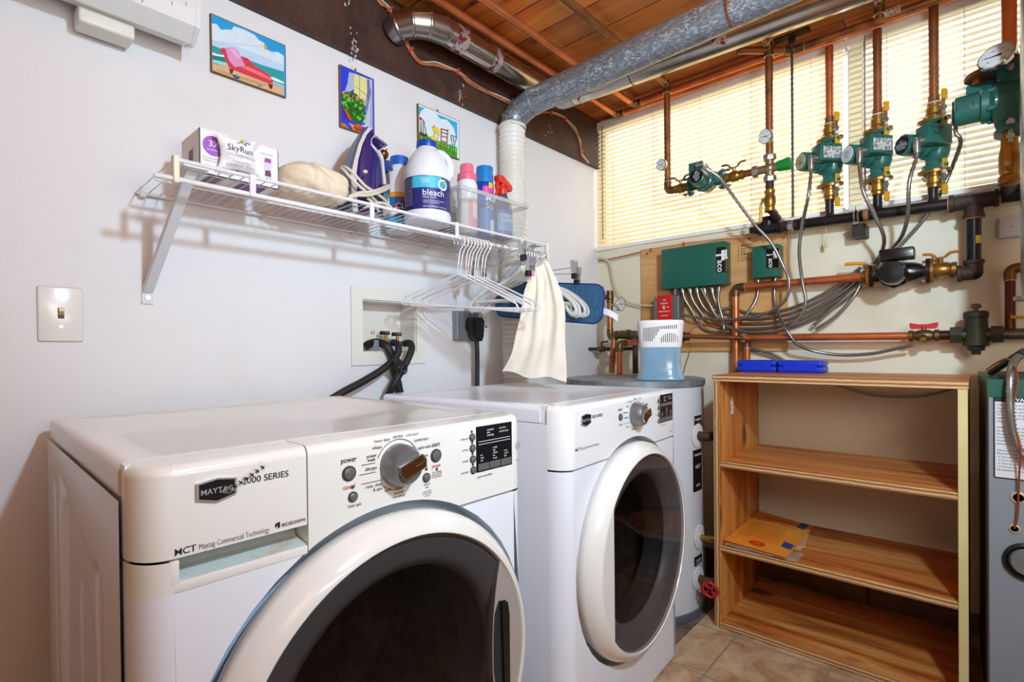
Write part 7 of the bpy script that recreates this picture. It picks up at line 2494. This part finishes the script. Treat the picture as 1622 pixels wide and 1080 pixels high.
conduit('conduit dropping from the small green box across the copper pipe', C((1228, 441, 2.356), (1227, 468, 2.356), (1231, 492, 2.336), (1243, 518, 2.270), (1252, 532, 2.266), (1264, 546, 2.280), (1290, 556, 2.310), (1330, 562, 2.325), (1380, 560, 2.325), (1420, 552, 2.315), (1446, 546, 2.300)))
conduit('conduit slanting down from the copper elbow to the blue cases', C((1186, 551, 2.35), (1205, 556, 2.352), (1225, 562, 2.355), (1248, 575, 2.358), (1262, 588, 2.36), (1275, 605, 2.36)), ends=False)
conduit('dark conduit sagging along the wall behind the top shelf', C((1300, 600, 2.375), (1335, 612, 2.372), (1380, 625, 2.372), (1440, 628, 2.372), (1490, 620, 2.372), (1535, 606, 2.37)), ends=False)

# loose wiring along the foot of the window
t = thing('cable_bundle', 'thin brown and white wires with red clips along the blind bottom', 'cables', at(1000, 405, 'Y', YB - 0.006))
for k in range(3):
    pts_ = [at(x, y + 1.4 * k, 'Y', YB - 0.008 - 0.002 * k) for x, y in ((948, 413), (975, 408), (1010, 400), (1031, 395), (1060, 390), (1092, 384), (1130, 381))]
    MB().tube(spline(pts_, 6), 0.0022, 6).build('cable', M_cab if k < 2 else M_cabw, t)
for px, py in ((1031, 396), (1083, 386)):
    p = at(px, py, 'Y', YB - 0.014)
    MB().box(p - V(0.004, 0.006, 0.012), p + V(0.004, 0.006, 0.008), 0.001, 1).build('clip', M_clip, t)
tag(MB().tube(spline(C((948, 408, 2.37), (965, 415, 2.36), (971, 440, 2.355), (978, 460, 2.35), (990, 475, 2.35), (1010, 483, 2.352), (1040, 484, 2.345)), 8), 0.0050, 8).build('cream_cable', P('cream_cable_sheath', (206, 190, 156), 0.5)), 'cream sheathed cable curving from the corner to the red switch', 'cable')
tag(MB().tube(spline(C((1112, 385, 2.365), (1140, 378, 2.362), (1170, 376, 2.36), (1200, 372, 2.36), (1240, 372, 2.36), (1244, 378, 2.36), (1238, 384, 2.358), (1230, 388, 2.35)), 8), 0.0016, 6).build('white_wire', M_cabw), 'thin white wire looping over both green control boxes', 'wire')
# ================================================================== water heater tank
TX, TY, TR = 0.457, 1.938, 0.277
TZ0, TZ1 = FZ - 0.011, 0.930
M_tank = P('grey_white_tank_enamel', (206, 208, 212), 0.35, coat=0.1)
M_zinc = P('dull_zinc_rim', (146, 150, 154), 0.45, 0.4, c2=(110, 116, 122), ns=20)
t = thing('water_heater_tank', 'round grey white water heater tank in the corner behind the dryer', 'water heater', (TX, TY, TZ0))
MB().lathe([(TR - 0.004, 0.03), (TR - 0.004, TZ1 - TZ0 - 0.014)], (TX, TY, TZ0), seg=72).build('tank_body', M_tank, t, smooth=40)
MB().lathe([(TR, TZ1 - 0.026 - TZ0), (TR + 0.002, TZ1 - 0.024 - TZ0), (TR + 0.002, TZ1 - TZ0 - 0.001), (TR - 0.004, TZ1 - TZ0)], (TX, TY, TZ0), seg=72).build('lid_rim', M_zinc, t, smooth=40)
MB().lathe([(TR - 0.003, TZ1 - TZ0 - 0.003), (TR - 0.01, TZ1 - TZ0 - 0.0005), (0.0, TZ1 - TZ0 + 0.0)], (TX, TY, TZ0), seg=72).build('lid', P('dusty_tank_lid', (206, 200, 188), 0.75, 0.0, c2=(182, 170, 152), ns=9), t, smooth=60)
MB().lathe([(TR - 0.002, 0.0), (TR + 0.001, 0.003), (TR + 0.001, 0.028), (TR - 0.004, 0.032)], (TX, TY, TZ0), seg=72).build('base_ring', P('dark_grey_base', (92, 96, 104), 0.5), t, smooth=40)


def tank_at(px, py, r=None):
    r = r or TR
    d = _rr * ((px - IMW / 2) / FPX) - _uu * ((py - CYP) / FPX) + _f
    ox, oy = CAM.x - TX, CAM.y - TY
    a, b_, c_ = d.x ** 2 + d.y ** 2, 2 * (ox * d.x + oy * d.y), ox * ox + oy * oy - r * r
    disc = b_ * b_ - 4 * a * c_
    s_ = (-b_ - math.sqrt(max(0, disc))) / (2 * a)
    p = CAM + d * s_
    return p, math.atan2(p.y - TY, p.x - TX)


for px in (898, 998, 1106):
    p, a = tank_at(px, 608)
    p = V(TX + (TR + 0.001) * math.cos(a), TY + (TR + 0.001) * math.sin(a), TZ1 - 0.013)
    MB().sphere(p, 0.0035, seg=10).build('rim_screw', M_screw, t)


def tank_label(px0, px1, py0, py1, name, m, items, mt):
    (p0, a0), (p1, a1) = tank_at(px0, (py0 + py1) / 2), tank_at(px1, (py0 + py1) / 2)
    pm, am = tank_at((px0 + px1) / 2, py0)
    pn, _ = tank_at((px0 + px1) / 2, py1)
    z1_, z0_ = pm.z, pn.z
    r_ = TR - 0.003
    vs = []
    for i in range(7):
        a = a0 + (a1 - a0) * i / 6
        vs += [(TX + r_ * math.cos(a), TY + r_ * math.sin(a), z0_), (TX + r_ * math.cos(a), TY + r_ * math.sin(a), z1_)]
    q = MB().add(vs, [[2 * i, 2 * i + 2, 2 * i + 3, 2 * i + 1] for i in range(6)]).build(name, m, t)
    if items:
        q2 = MB()
        for s_, sz, fz in items:
            w_ = MB().text(s_, sz, (0, 0, z0_ + (z1_ - z0_) * fz), (0, 1, 0), (0, 0, 1), align='CENTER', bold=0.02)
            for p in w_.v:
                th = (a0 + a1) / 2 + p.y / r_
                p.x, p.y = TX + (r_ + 0.0006) * math.cos(th), TY + (r_ + 0.0006) * math.sin(th)
            q2.add(w_.v, w_.f)
        q2.build('label_lettering', mt, q, smooth=0)
    return q


M_tlab = P('black_tank_label', (24, 20, 24), 0.4)
tank_label(1101, 1113, 658, 676, 'label', M_tlab, [('DOMESTIC', 0.013, 0.55), ('HOT', 0.013, 0.15)], M_whiteink)
tank_label(1099, 1113, 712, 778, 'label', M_tlab, [('WARNING', 0.013, 0.85), ('HOT', 0.020, 0.55), ('BURN', 0.012, 0.12)], M_whiteink)
tank_label(1101, 1113, 880, 895, 'label', M_tlab, [('DRAIN', 0.012, 0.4), ('COLD IN', 0.010, 0.1)], M_whiteink)
M_esc = P('white_escutcheon', (224, 222, 220), 0.4)


def port(px, py, r=0.045):
    p, a = tank_at(px, py)
    d = V(math.cos(a), math.sin(a), 0)
    p = V(TX, TY, p.z) + d * (TR - 0.003)
    MB().lathe([(r, 0.0), (r, 0.003), (r * 0.6, 0.006), (0, 0.006)], p, d, 28).build('escutcheon', M_esc, t, smooth=40)
    return p, d


p, d = port(1106, 690)
e = p + d * 0.045
tag(MB().tube(fillet([p + d * 0.006, e, e + V(0.0, 0.16, 0)], 0.03), 0.0175, 16).build('tank_pipe', M_cast), 'brown iron pipe leaving the tank side behind the bookcase', 'pipe')
p, d = port(1109, 850)
tag(MB().lathe([(0.010, 0.006), (0.010, 0.03), (0.014, 0.032), (0.014, 0.06), (0.009, 0.062), (0.009, 0.10)], p, d, 16).build('tank_nipple', M_brv), 'small brass nipple on the tank side, middle port', 'pipe fitting')
p, d = port(1107, 916, 0.042)
t2 = thing('drain_tap', 'brass drain tap with a red spoked wheel near the tank foot', 'tap', p)
b = MB().cyl(p + d * 0.006, p + d * 0.075, 0.015, seg=18).sphere(p + d * 0.06, 0.021)
out = (CAM - p)
out.z = -0.12
out = (out.normalized() * 0.8 + V(-0.2, 0, 0)).normalized()
vb_ = p + d * 0.06
b.cyl(vb_, vb_ + out * 0.05, 0.013, 0.011, 16).lathe([(0.016, 0.022), (0.016, 0.034)], vb_, out, 8)
b.tube(spline([vb_, vb_ + V(0.02, -0.005, -0.02), vb_ + V(0.034, -0.01, -0.045)], 5), 0.011, 14)
b.build('tap_body', M_fit, t2, smooth=40)
wc = vb_ + out * 0.055
ax, ay, az = basis(out)
b = MB().tube([wc + ax * ((0.026 + 0.002 * math.cos(8 * a)) * math.cos(a)) + ay * ((0.026 + 0.002 * math.cos(8 * a)) * math.sin(a)) for a in [2 * PI * i / 48 for i in range(48)]], 0.0052, 8, closed=True)
for i in range(4):
    a = PI / 4 + i * PI / 2
    b.tube([wc, wc + (ax * math.cos(a) + ay * math.sin(a)) * 0.026], 0.004, 6)
b.cyl(wc - out * 0.004, wc + out * 0.006, 0.009, seg=12)
b.build('red_wheel', P('red_valve_wheel', (186, 26, 30), 0.4), t2, smooth=50)
MB().cyl(wc + out * 0.006, wc + out * 0.008, 0.007, seg=12).build('wheel_nut', M_dark, t2)

# pipes over the tank
ya, yb2 = 2.12, 2.24
zt = TZ1 + 0.001


def Q(px, py, y):
    return at(px, py, 'Y', y)


pA = Q(981, 545, ya)
pipe('copper_pipe', 'short copper pipe with elbow standing on the tank lid', [(pA.x, ya, zt), (pA.x, ya, pA.z + 0.004), (pA.x + 0.03, ya + 0.10, pA.z + 0.008)], fits=(1,), mat=M_cu)
q1 = Q(966, 490, yb2)
q2 = Q(966, 533, yb2)
t = pipe('copper_pipe', 'tall copper pipe with stepped elbows left of the dehumidifier', [(q1.x, yb2, Q(966, 470, yb2).z), (q1.x, yb2, q2.z), (Q(971, 540, yb2).x + 0.012, yb2 - 0.01, q2.z - 0.012), (Q(971, 540, yb2).x + 0.014, yb2 - 0.04, 0.90 + 0.034)], mat=M_cu_old, fits=(1,))
pg = Q(982, 482, yb2 - 0.02)
gauge('dial thermometer facing the tank on the tall copper pipe', pg + V(0.012, -0.01, 0), V(1.0, -0.12, -0.03), 0.034, V(q1.x, yb2, pg.z))
vv = Q(966, 470, yb2)
lever_valve('ball_valve', 'tarnished valve with wire handle on top of the tall tank pipe', vv, (0, 0, 1), 0.06, 0.016, (-0.4, -0.9, 0), (0, 0, 0.05), M_fit, M_lever)
t = thing('copper_pipe', 'tarnished stub running left from the tank valve to the wall', 'pipe', vv)
MB().cyl(vv + V(0, 0, 0.0), V(0.002, yb2, vv.z - 0.002), 0.0125, seg=16).build('tube', M_cu_old, t)
r0, r1 = Q(972, 533, yb2), Q(1018, 531, yb2)
fitting('pipe_tee', 'tarnished brass tee behind the short copper tank elbow', [(Q(984, 530, 2.235), Q(975, 531, 2.235), 0.019), (Q(984, 530, 2.235), Q(997, 530, 2.235), 0.021)], M_fit)
tk = Q(1006, 531, 2.25)
t = fitting('pipe_tee', 'grey iron tee with a dropping pipe beside the dehumidifier', [(tk, tk + V(-0.035, 0, 0), 0.023), (tk, tk + V(0.06, 0, 0), 0.021), (tk, tk + V(0, 0, -0.04), 0.019)], P('grey_cast_iron', (96, 90, 82), 0.55, 0.4, c2=(74, 68, 60), ns=18))
t = thing('drop_pipe', 'dark iron pipe dropping from the grey tee behind the tank', 'pipe', tk)
MB().cyl(tk, V(tk.x, tk.y, TZ1 + 0.0), 0.0135, seg=16).build('tube', M_cast, t)
t = thing('copper_pipe', 'level copper pipe passing behind the dehumidifier along the plywood', 'pipe', tk)
MB().cyl(tk + V(0.05, 0, 0), V(W(1178, 533, YL).x, YL, zr_ + 0.006), 0.0105, seg=16).build('tube', M_cu_old, t)
MB().cyl(Q(1083, 533, 2.285), Q(1092, 533, 2.29), 0.018, seg=16).cyl(Q(1078, 533, 2.285), Q(1084, 533, 2.285), 0.022, seg=8).build('coupling', M_cast, t)
s0, s1 = Q(898, 553, 2.30), Q(1008, 552, 2.27)
s0.x = 0.002
t = thing('iron_pipe', 'thin rusty pipe with a small valve running into the corner wall', 'pipe', s0)
MB().cyl(s0, s1, 0.0085, seg=14).build('tube', M_cast, t)
for px in (909, 953):
    p = Q(px, 552.5, 2.29)
    MB().lathe([(0.010, -0.02), (0.015, -0.016), (0.015, -0.008), (0.019, 0.0), (0.015, 0.008), (0.015, 0.016), (0.010, 0.02)], p, (1, 0, 0), 14).build('valve_body', M_fit, t, smooth=40)
p = Q(953, 552.5, 2.29)
MB().cyl(p, p + V(0, 0, 0.034), 0.005, seg=8).tube([p + V(0, 0, 0.034), p + V(0.05, -0.02, 0.038)], 0.004, 8).build('valve_lever', M_cast, t)
tag(MB().tube(spline([Q(1092, 532, 2.33), Q(1100, 517, 2.345), Q(1120, 514, 2.352), Q(1140, 519, 2.358)], 6), 0.0022, 6).tube(spline([Q(1091, 528, 2.372), Q(1093, 555, 2.372), Q(1087, 575, 2.372), Q(1083, 592, 2.372)], 6), 0.0016, 6).build('loose_wire', M_cab), 'thin brown wires hanging down the plywood by the dehumidifier', 'wire')

# moisture absorber on the tank lid
HX, HY = 0.622, 1.846
fw = V(CAM.x - HX, CAM.y - HY, 0).normalized()
t = thing('dehumidifier', 'white grilled moisture absorber with a blue water tank on the heater lid', 'dehumidifier', (HX, HY, TZ1))
M_wh = P('white_matte_plastic', (232, 230, 228), 0.35)


def sq_lathe(mb, prof, seg=56, e=3.2):
    vs = []
    ax = V(-fw.y, fw.x, 0)
    for r_, h in prof:
        for k in range(seg):
            a = 2 * PI * k / seg
            c_, s_ = math.cos(a), math.sin(a)
            kx, ky = math.copysign(abs(c_) ** (2 / e), c_), math.copysign(abs(s_) ** (2 / e), s_)
            vs.append(V(HX, HY, TZ1 + h) + ax * (r_ * kx) + fw * (r_ * 0.80 * ky))
    n_ = len(prof)
    fs = [[i * seg + k, i * seg + (k + 1) % seg, (i + 1) * seg + (k + 1) % seg, (i + 1) * seg + k] for i in range(n_ - 1) for k in range(seg)]
    fs.append(list(range(seg))[::-1])
    fs.append([(n_ - 1) * seg + k for k in range(seg)])
    mb.add(vs, fs)
    return mb


sq_lathe(MB(), [(0.088, 0.002), (0.089, 0.006), (0.086, 0.014), (0.078, 0.034), (0.0745, 0.052), (0.0745, 0.09), (0.0755, 0.126)]).build('water_tank', P('translucent_blue_tank', (150, 192, 218), 0.15, coat=0.3, trans=0.35, c2=(132, 176, 206), ns=6), t, smooth=50)
sq_lathe(MB(), [(0.0762, 0.124), (0.0775, 0.128), (0.0805, 0.160), (0.0858, 0.212), (0.0862, 0.216), (0.083, 0.224), (0.06, 0.2255)]).build('white_top', M_wh, t, smooth=50)
b = MB()
ax = V(-fw.y, fw.x, 0)
for i in range(17):
    u = -0.058 + 0.0072 * i
    k = i / 16
    z1_ = 0.196 + 0.010 * k
    z0_ = (0.146 if i < 5 else 0.146 + (0.045 * min(1.0, (i - 4) / 4)))
    if z1_ - z0_ < 0.010:
        z0_ = z1_ - 0.012
    for (za_, zb3) in ((z0_, z1_),):
        def rad(z):
            return 0.0765 + (z - 0.124) * 0.105
        f_ = lambda z: (1 - min(0.999, abs(u) / rad(z)) ** 3.2) ** (1 / 3.2) * rad(z) * 0.80
        b.add([V(HX, HY, TZ1 + z) + ax * (u + dx) + fw * (f_(z) + 0.0006) for z in (za_, zb3) for dx in (-0.0016, 0.0016)], [[0, 1, 3, 2]])
for i in range(9):
    u = 0.004 + 0.0072 * i
    h_ = 0.034 * math.sqrt(max(0.05, 1 - ((u - 0.034) / 0.036) ** 2))
    f_ = lambda z: (1 - min(0.999, abs(u) / (0.0765 + (z - 0.124) * 0.105)) ** 3.2) ** (1 / 3.2) * (0.0765 + (z - 0.124) * 0.105) * 0.80
    b.add([V(HX, HY, TZ1 + z) + ax * (u + dx) + fw * (f_(z) + 0.0006) for z in (0.142, 0.142 + h_) for dx in (-0.0014, 0.0014)], [[0, 1, 3, 2]])
b.build('grille_slots', P('dark_grille_slot', (66, 62, 70), 0.7), t, smooth=0)

# ================================================================== plywood bookcase
M_ply = wood('amber_plywood', (126, 64, 24), (194, 114, 48), (222, 158, 88), (1, 1, 1), 11.0, 0.42, True, con=0.62, kr=0.11)
M_plyv = wood('amber_plywood_upright', (122, 60, 16), (194, 112, 40), (222, 154, 74), (1, 1, 1), 13.0, 0.42, True, con=0.62, kr=0.11)
for nd in M_plyv.node_tree.nodes:      # grain running upwards
    if nd.type == 'MAPPING' and nd.inputs['Scale'].default_value[0] == 1.0:
        nd.inputs['Rotation'].default_value = (0, R(90), 0)


def ply_edge(name, axis):
    t_ = NT(name)
    v_ = t_.coord((1, 1, 1))
    w_ = t_.t.nodes.new('ShaderNodeTexWave')
    w_.bands_direction = axis
    w_.inputs['Scale'].default_value = 26
    w_.inputs['Distortion'].default_value = 1.2
    t_.l(v_, w_.inputs['Vector'])
    t_.l(t_.mix(0.25, t_.ramp(w_.outputs['Fac'], [(0.2, lin((150, 100, 56))), (0.8, lin((222, 178, 122)))]), t_.noise(v_, 40, 4), 'MULTIPLY'), t_.b.inputs['Base Color'])
    t_.set(Roughness=0.6)
    return t_.m


M_ped = ply_edge('plywood_edge_layers', 'Z')
M_pedv = ply_edge('plywood_upright_edge_layers', 'X')
KX0, KX1, KY0, KY1, KZ1 = 0.811, 1.500, 1.872, 2.322, 0.951
th = 0.021
t = thing('plywood_bookcase', 'low amber plywood bookcase with two shelves, right of the tank', 'bookcase', (1.155, 2.1, FZ))
EG = 0.004


def plank(name, lo, hi, m, edge=M_ped, vertical=False, label=None):
    lo, hi = Vector(lo), Vector(hi)
    o_ = MB().box(V(lo.x, lo.y + EG, lo.z), hi, 0.001, 1).build(name, m, t, smooth=0, label=label)
    MB().box(lo, V(hi.x, lo.y + EG, hi.z), 0.001, 1).build('front_edge', edge, o_, smooth=0)
    return o_


sp = plank('side_panel', (KX0, KY0, FZ), (KX0 + th, KY1, KZ1 - th), M_plyv, M_pedv)
MB().box((KX0 + th, 1.99, 0.80), (KX0 + th + 0.0006, 2.016, 0.865)).build('barcode_sticker', P('barcode_print', (226, 224, 218), 0.5, c2=(60, 60, 60), ns=160, lo=0.56, hi=0.60), sp, smooth=0)
plank('side_panel', (KX1 - th, KY0, FZ), (KX1, KY1, KZ1 - th), M_plyv, P('pale_yellow_edge', (216, 200, 140), 0.5, c2=(206, 186, 122), ns=5))
plank('top_board', (KX0 - 0.003, KY0 - 0.002, KZ1 - th), (KX1 + 0.002, KY1, KZ1), M_ply)
for z in (0.643, 0.341):
    plank('shelf', (KX0 + th, KY0 + 0.004, z - th), (KX1 - th, KY1, z), M_ply)
plank('bottom_board', (KX0 + th, KY0 + 0.002, FZ + 0.003), (KX1 - th, KY1, FZ + 0.003 + th), M_ply)

# blue cases on top
M_blue = P('cobalt_blue_plastic', (16, 52, 196), 0.35)
for (pxa, pxb, lab) in ((1168, 1229, 'left blue plastic case on the bookcase, touching the copper pipe'), (1232, 1303, 'right blue plastic case on the bookcase top, further from copper pipe')):
    xa_, xb_ = at(pxa, 580, 'Y', 2.19).x, at(pxb, 580, 'Y', 2.19).x
    t3 = thing('plastic_case', lab, 'case', ((xa_ + xb_) / 2, 2.25, KZ1), group='blue plastic cases on the bookcase')
    MB().box((xa_, 2.185, KZ1 + 0.0005), (xb_, 2.295, KZ1 + 0.024), 0.006, 3).build('base', M_blue, t3)
    MB().box((xa_, 2.185, KZ1 + 0.0245), (xb_, 2.295, KZ1 + 0.047), 0.007, 3).box((xa_ + 0.02, 2.1825, KZ1 + 0.008), (xb_ - 0.02, 2.186, KZ1 + 0.034), 0.001, 1).build('lid', M_blue, t3)

# envelope and papers
SZ = 0.341
cs = [at(x, y, 'Z', SZ + 0.022) for x, y in ((1135, 849), (1187, 805), (1288, 832.5), (1244, 879))]
for c_ in cs:
    c_.x = max(c_.x, KX0 + th + 0.002)


def sheet(u, v, dz=0.0):
    p = cs[0] * (1 - u) * (1 - v) + cs[1] * (1 - u) * v + cs[2] * u * v + cs[3] * u * (1 - v)
    p = p.copy()
    p.z = SZ + 0.014 + dz + 0.010 * math.sin(PI * u) * math.sin(PI * v) + 0.006 * v
    return p


M_env = P('amber_envelope', (232, 150, 52), 0.4, c2=(222, 134, 40), ns=6)
t = thing('padded_envelope', 'amber envelope printed IMPORTANT lying on the middle shelf', 'envelope', (cs[0] + cs[2]) * 0.5)
b = MB().grid(lambda u, v: sheet(u, v), 20, 20).grid(lambda u, v: sheet(1 - u, v, -0.006), 20, 20)
b.build('envelope', M_env, t, smooth=60)


def on_sheet(mb, lift=0.0012):
    for p in mb.v:
        p2 = sheet(p.x, p.y)
        p.x, p.y, p.z = p2.x, p2.y, p2.z + lift
    return mb


b = MB().text('IMPORTANT!', 0.105, (0.20, 0.80, 0), (1, 0, 0), (0, 1, 0), bold=0.02, sx=1.0)
b.text('To Installer and Consumer', 0.075, (0.12, 0.70, 0), (1, 0, 0), (0, 1, 0), sx=0.85)
for i in range(7):
    b.text('retain these instructions with the unit', 0.052, (0.10, 0.60 - 0.062 * i, 0), (1, 0, 0), (0, 1, 0), sx=0.78)
on_sheet(b).build('lettering', P('orange_red_ink', (206, 84, 24), 0.5), t, smooth=0)
b = MB().poly([(0.50 + 0.13 * math.cos(PI * i / 14), 0.11 + 0.05 * math.sin(PI * i / 14), 0) for i in range(28)])
on_sheet(b).build('logo_oval', P('vermilion_ink', (204, 52, 20), 0.5), t, smooth=0)
b = MB().text('UTI', 0.07, (0.50, 0.085, 0), (1, 0, 0), (0, 1, 0), align='CENTER', bold=0.02)
on_sheet(b, 0.0018).build('logo_lettering', M_env, t, smooth=0)
for (u0, u1, v0, v1) in ((0.80, 0.93, 0.80, 1.0), (0.83, 0.985, 0.20, 0.33)):
    b = MB().poly([(u0, v0, 0), (u1, v0, 0), (u1, v1, 0), (u0, v1, 0)])
    on_sheet(b, 0.0016).build('blue_tape', P('blue_tape', (22, 72, 140), 0.45), t, smooth=0)
c0 = (cs[0] + cs[2]) * 0.5
pap = [[(-0.080, -0.088), (0.120, -0.060), (0.105, 0.12), (-0.09, 0.10)], [(-0.06, -0.09), (0.128, -0.045), (0.10, 0.13), (-0.08, 0.11)]]
for i, (q, lab) in enumerate(zip(pap, ('lower tan booklet under the amber envelope', 'upper tan booklet directly under the amber envelope'))):
    tag(MB().prism([V(max(c0.x + x, KX0 + th + 0.003), max(c0.y + y, KY0 + 0.006), SZ + 0.0005 + 0.004 * i) for x, y in q], (0, 0, 0.0035)).build('booklet', P('tan_booklet', (206, 164, 122), 0.6), smooth=0), lab, 'booklet')
b = MB().grid(lambda u, v: V(max(c0.x - 0.095 + 0.235 * u, KX0 + th + 0.003), KY0 - 0.004 + 0.09 * v, SZ + 0.0085 + 0.0015 * math.sin(u * 19 + v * 7)), 24, 8)
tag(b.build('plastic_sleeve', P('crinkled_clear_film', (210, 200, 190), 0.12, alpha=0.45, coat=0.4), smooth=60), 'crinkled clear plastic sleeve sticking out under the amber envelope', 'sleeve')

# ================================================================== boiler
M_bgrey = P('grey_boiler_enamel', (128, 132, 138), 0.5)
M_bgreen = P('dark_green_boiler_top', (20, 80, 62), 0.4, coat=0.1)
G0, G1 = V(1.541, 1.80, 0), V(1.523, 2.33, 0)
GZ0, GZ1 = FZ + 0.001, 0.962
t = thing('boiler', 'tall grey boiler cabinet with a dark green top, right of the bookcase', 'boiler', (1.85, 2.06, GZ0))
MB().prism([V(G0.x, G0.y, GZ0), V(2.2, G0.y, GZ0), V(2.2, G1.y, GZ0), V(G1.x, G1.y, GZ0)], (0, 0, GZ1 - 0.044 - GZ0)).build('casing', M_bgrey, t, smooth=0)
MB().prism([V(G0.x - 0.003, G0.y - 0.003, GZ1 - 0.044), V(2.203, G0.y - 0.003, GZ1 - 0.044), V(2.203, G1.y, GZ1 - 0.044), V(G1.x - 0.003, G1.y, GZ1 - 0.044)], (0, 0, 0.044)).build('green_top', M_bgreen, t, smooth=0)
b = MB()
for i in range(16):
    y = G0.y + 0.05 + 0.03 * i
    b.box((G0.x + 0.02, y, GZ1 + 0.0001), (G0.x + 0.14, y + 0.008, GZ1 + 0.002))
b.build('vent_louvres', P('black_louvre', (20, 34, 28), 0.6), t, smooth=0)
fy = G0.y - 0.0008
la, lb_ = at(1575, 628, 'Y', G0.y), at(1575, 755, 'Y', G0.y)
lx0, lx1, lz1, lz0 = la.x, la.x + 0.16, la.z, lb_.z
wl = MB().box((lx0, fy, lz0), (lx1, fy + 0.0006, lz1)).build('warning_label', P('white_warning_label', (206, 206, 206), 0.5), t, smooth=0)
b = MB()
for (x0, x1, z0, z1) in ((lx0 - 0.002, lx0 + 0.001, lz0, lz1), (lx0, lx1, lz0 - 0.002, lz0 + 0.001), (lx0, lx1, lz1 - 0.012, lz1 + 0.002)):
    b.box((x0, fy - 0.0006, z0), (x1, fy, z1))
b.build('label_border', P('black_label_ink', (30, 28, 34), 0.5), wl, smooth=0)
MB().text('WARNING', 0.0125, (lx0 + 0.033, fy - 0.0007, lz1 - 0.0105), (1, 0, 0), (0, 0, 1), bold=0.03).build('label_heading', M_whiteink, wl, smooth=0)
b = MB()
for i, s_ in enumerate(('If the information in this manual is not followed', 'exactly, a fire or explosion may result causing', 'property damage, personal injury or loss of life.', 'Do not store or use gasoline or other flammable', 'vapors and liquids in the vicinity of this or any', 'other appliance.', '', 'WHAT TO DO IF YOU SMELL GAS', 'Do not try to light any appliance.', 'Do not touch any electrical switch;', 'do not use any phone in your building.', 'Immediately call your gas supplier from a', 'phone outside. Follow the instructions.', '', 'Clearances from combustible construction:', 'Minimum distances from combustibles', '  6" from left side', '  6" from right side', '  6" from vent pipe', '  6" from the rear', 'See installation instructions.')):
    b.text(s_, 0.0058, (lx0 + 0.004, fy - 0.0007, lz1 - 0.022 - 0.0082 * i), (1, 0, 0), (0, 0, 1), sx=0.95)
b.build('label_lettering', P('dark_grey_ink', (70, 70, 76), 0.6), wl, smooth=0)
for px, py, r_ in ((1613, 788, 0.015), (1607, 837, 0.011)):
    p = at(px, py, 'Y', G0.y)
    MB().lathe([(r_, 0.0), (r_, 0.003), (r_ * 0.7, 0.004), (r_ * 0.66, 0.0)], p, (0, -1, 0), 22).build('grommet', P('tan_grommet', (196, 176, 140), 0.4, 0.4), t)
p = at(1628, 890, 'Y', G0.y)
MB().lathe([(0.046, 0.0), (0.046, 0.008), (0.040, 0.012), (0.036, 0.004), (0.0, 0.004)], p, (0, -1, 0), 36).build('sight_port', P('black_sight_port', (16, 16, 18), 0.4), t)
MB().lathe([(0.034, 0.010), (0.030, 0.016), (0.0, 0.022)], p, (0, -1, 0), 30).build('sight_glass', P('dull_glass', (120, 122, 120), 0.12, 0.3), t)
bc = lambda x, y, d: at(x, y, 'Y', d)
conduit('thick conduit arching from the boiler top down over its label', [bc(1640, 556, 1.98), bc(1622, 560, 1.93), bc(1607, 572, 1.86), bc(1601, 595, 1.785), bc(1600, 640, 1.775), bc(1604, 680, 1.775), bc(1616, 715, 1.775), bc(1640, 735, 1.775)], r=0.0095, ends=False)
tag(MB().tube(spline([bc(1562, 586, 1.97), bc(1578, 575, 1.93), bc(1596, 568, 1.88), bc(1608, 582, 1.80), bc(1612, 610, 1.772), bc(1602, 650, 1.772), bc(1600, 670, 1.770), bc(1612, 690, 1.770), bc(1616, 715, 1.765), bc(1614, 760, 1.785), bc(1612, 815, 1.787), bc(1607, 837, 1.788)], 8), 0.0022, 7).build('thermocouple_wire', P('copper_wire', (196, 104, 58), 0.35, 0.9)), 'thin copper thermocouple wire winding down the boiler front', 'wire')
tag(MB().tube(spline([bc(1570, 590, 2.05), bc(1585, 580, 2.0), bc(1600, 570, 1.95), bc(1622, 556, 1.9)], 6), 0.009, 10).build('power_cable', M_hose), 'dark cable rising from the boiler top behind the conduit', 'cable')
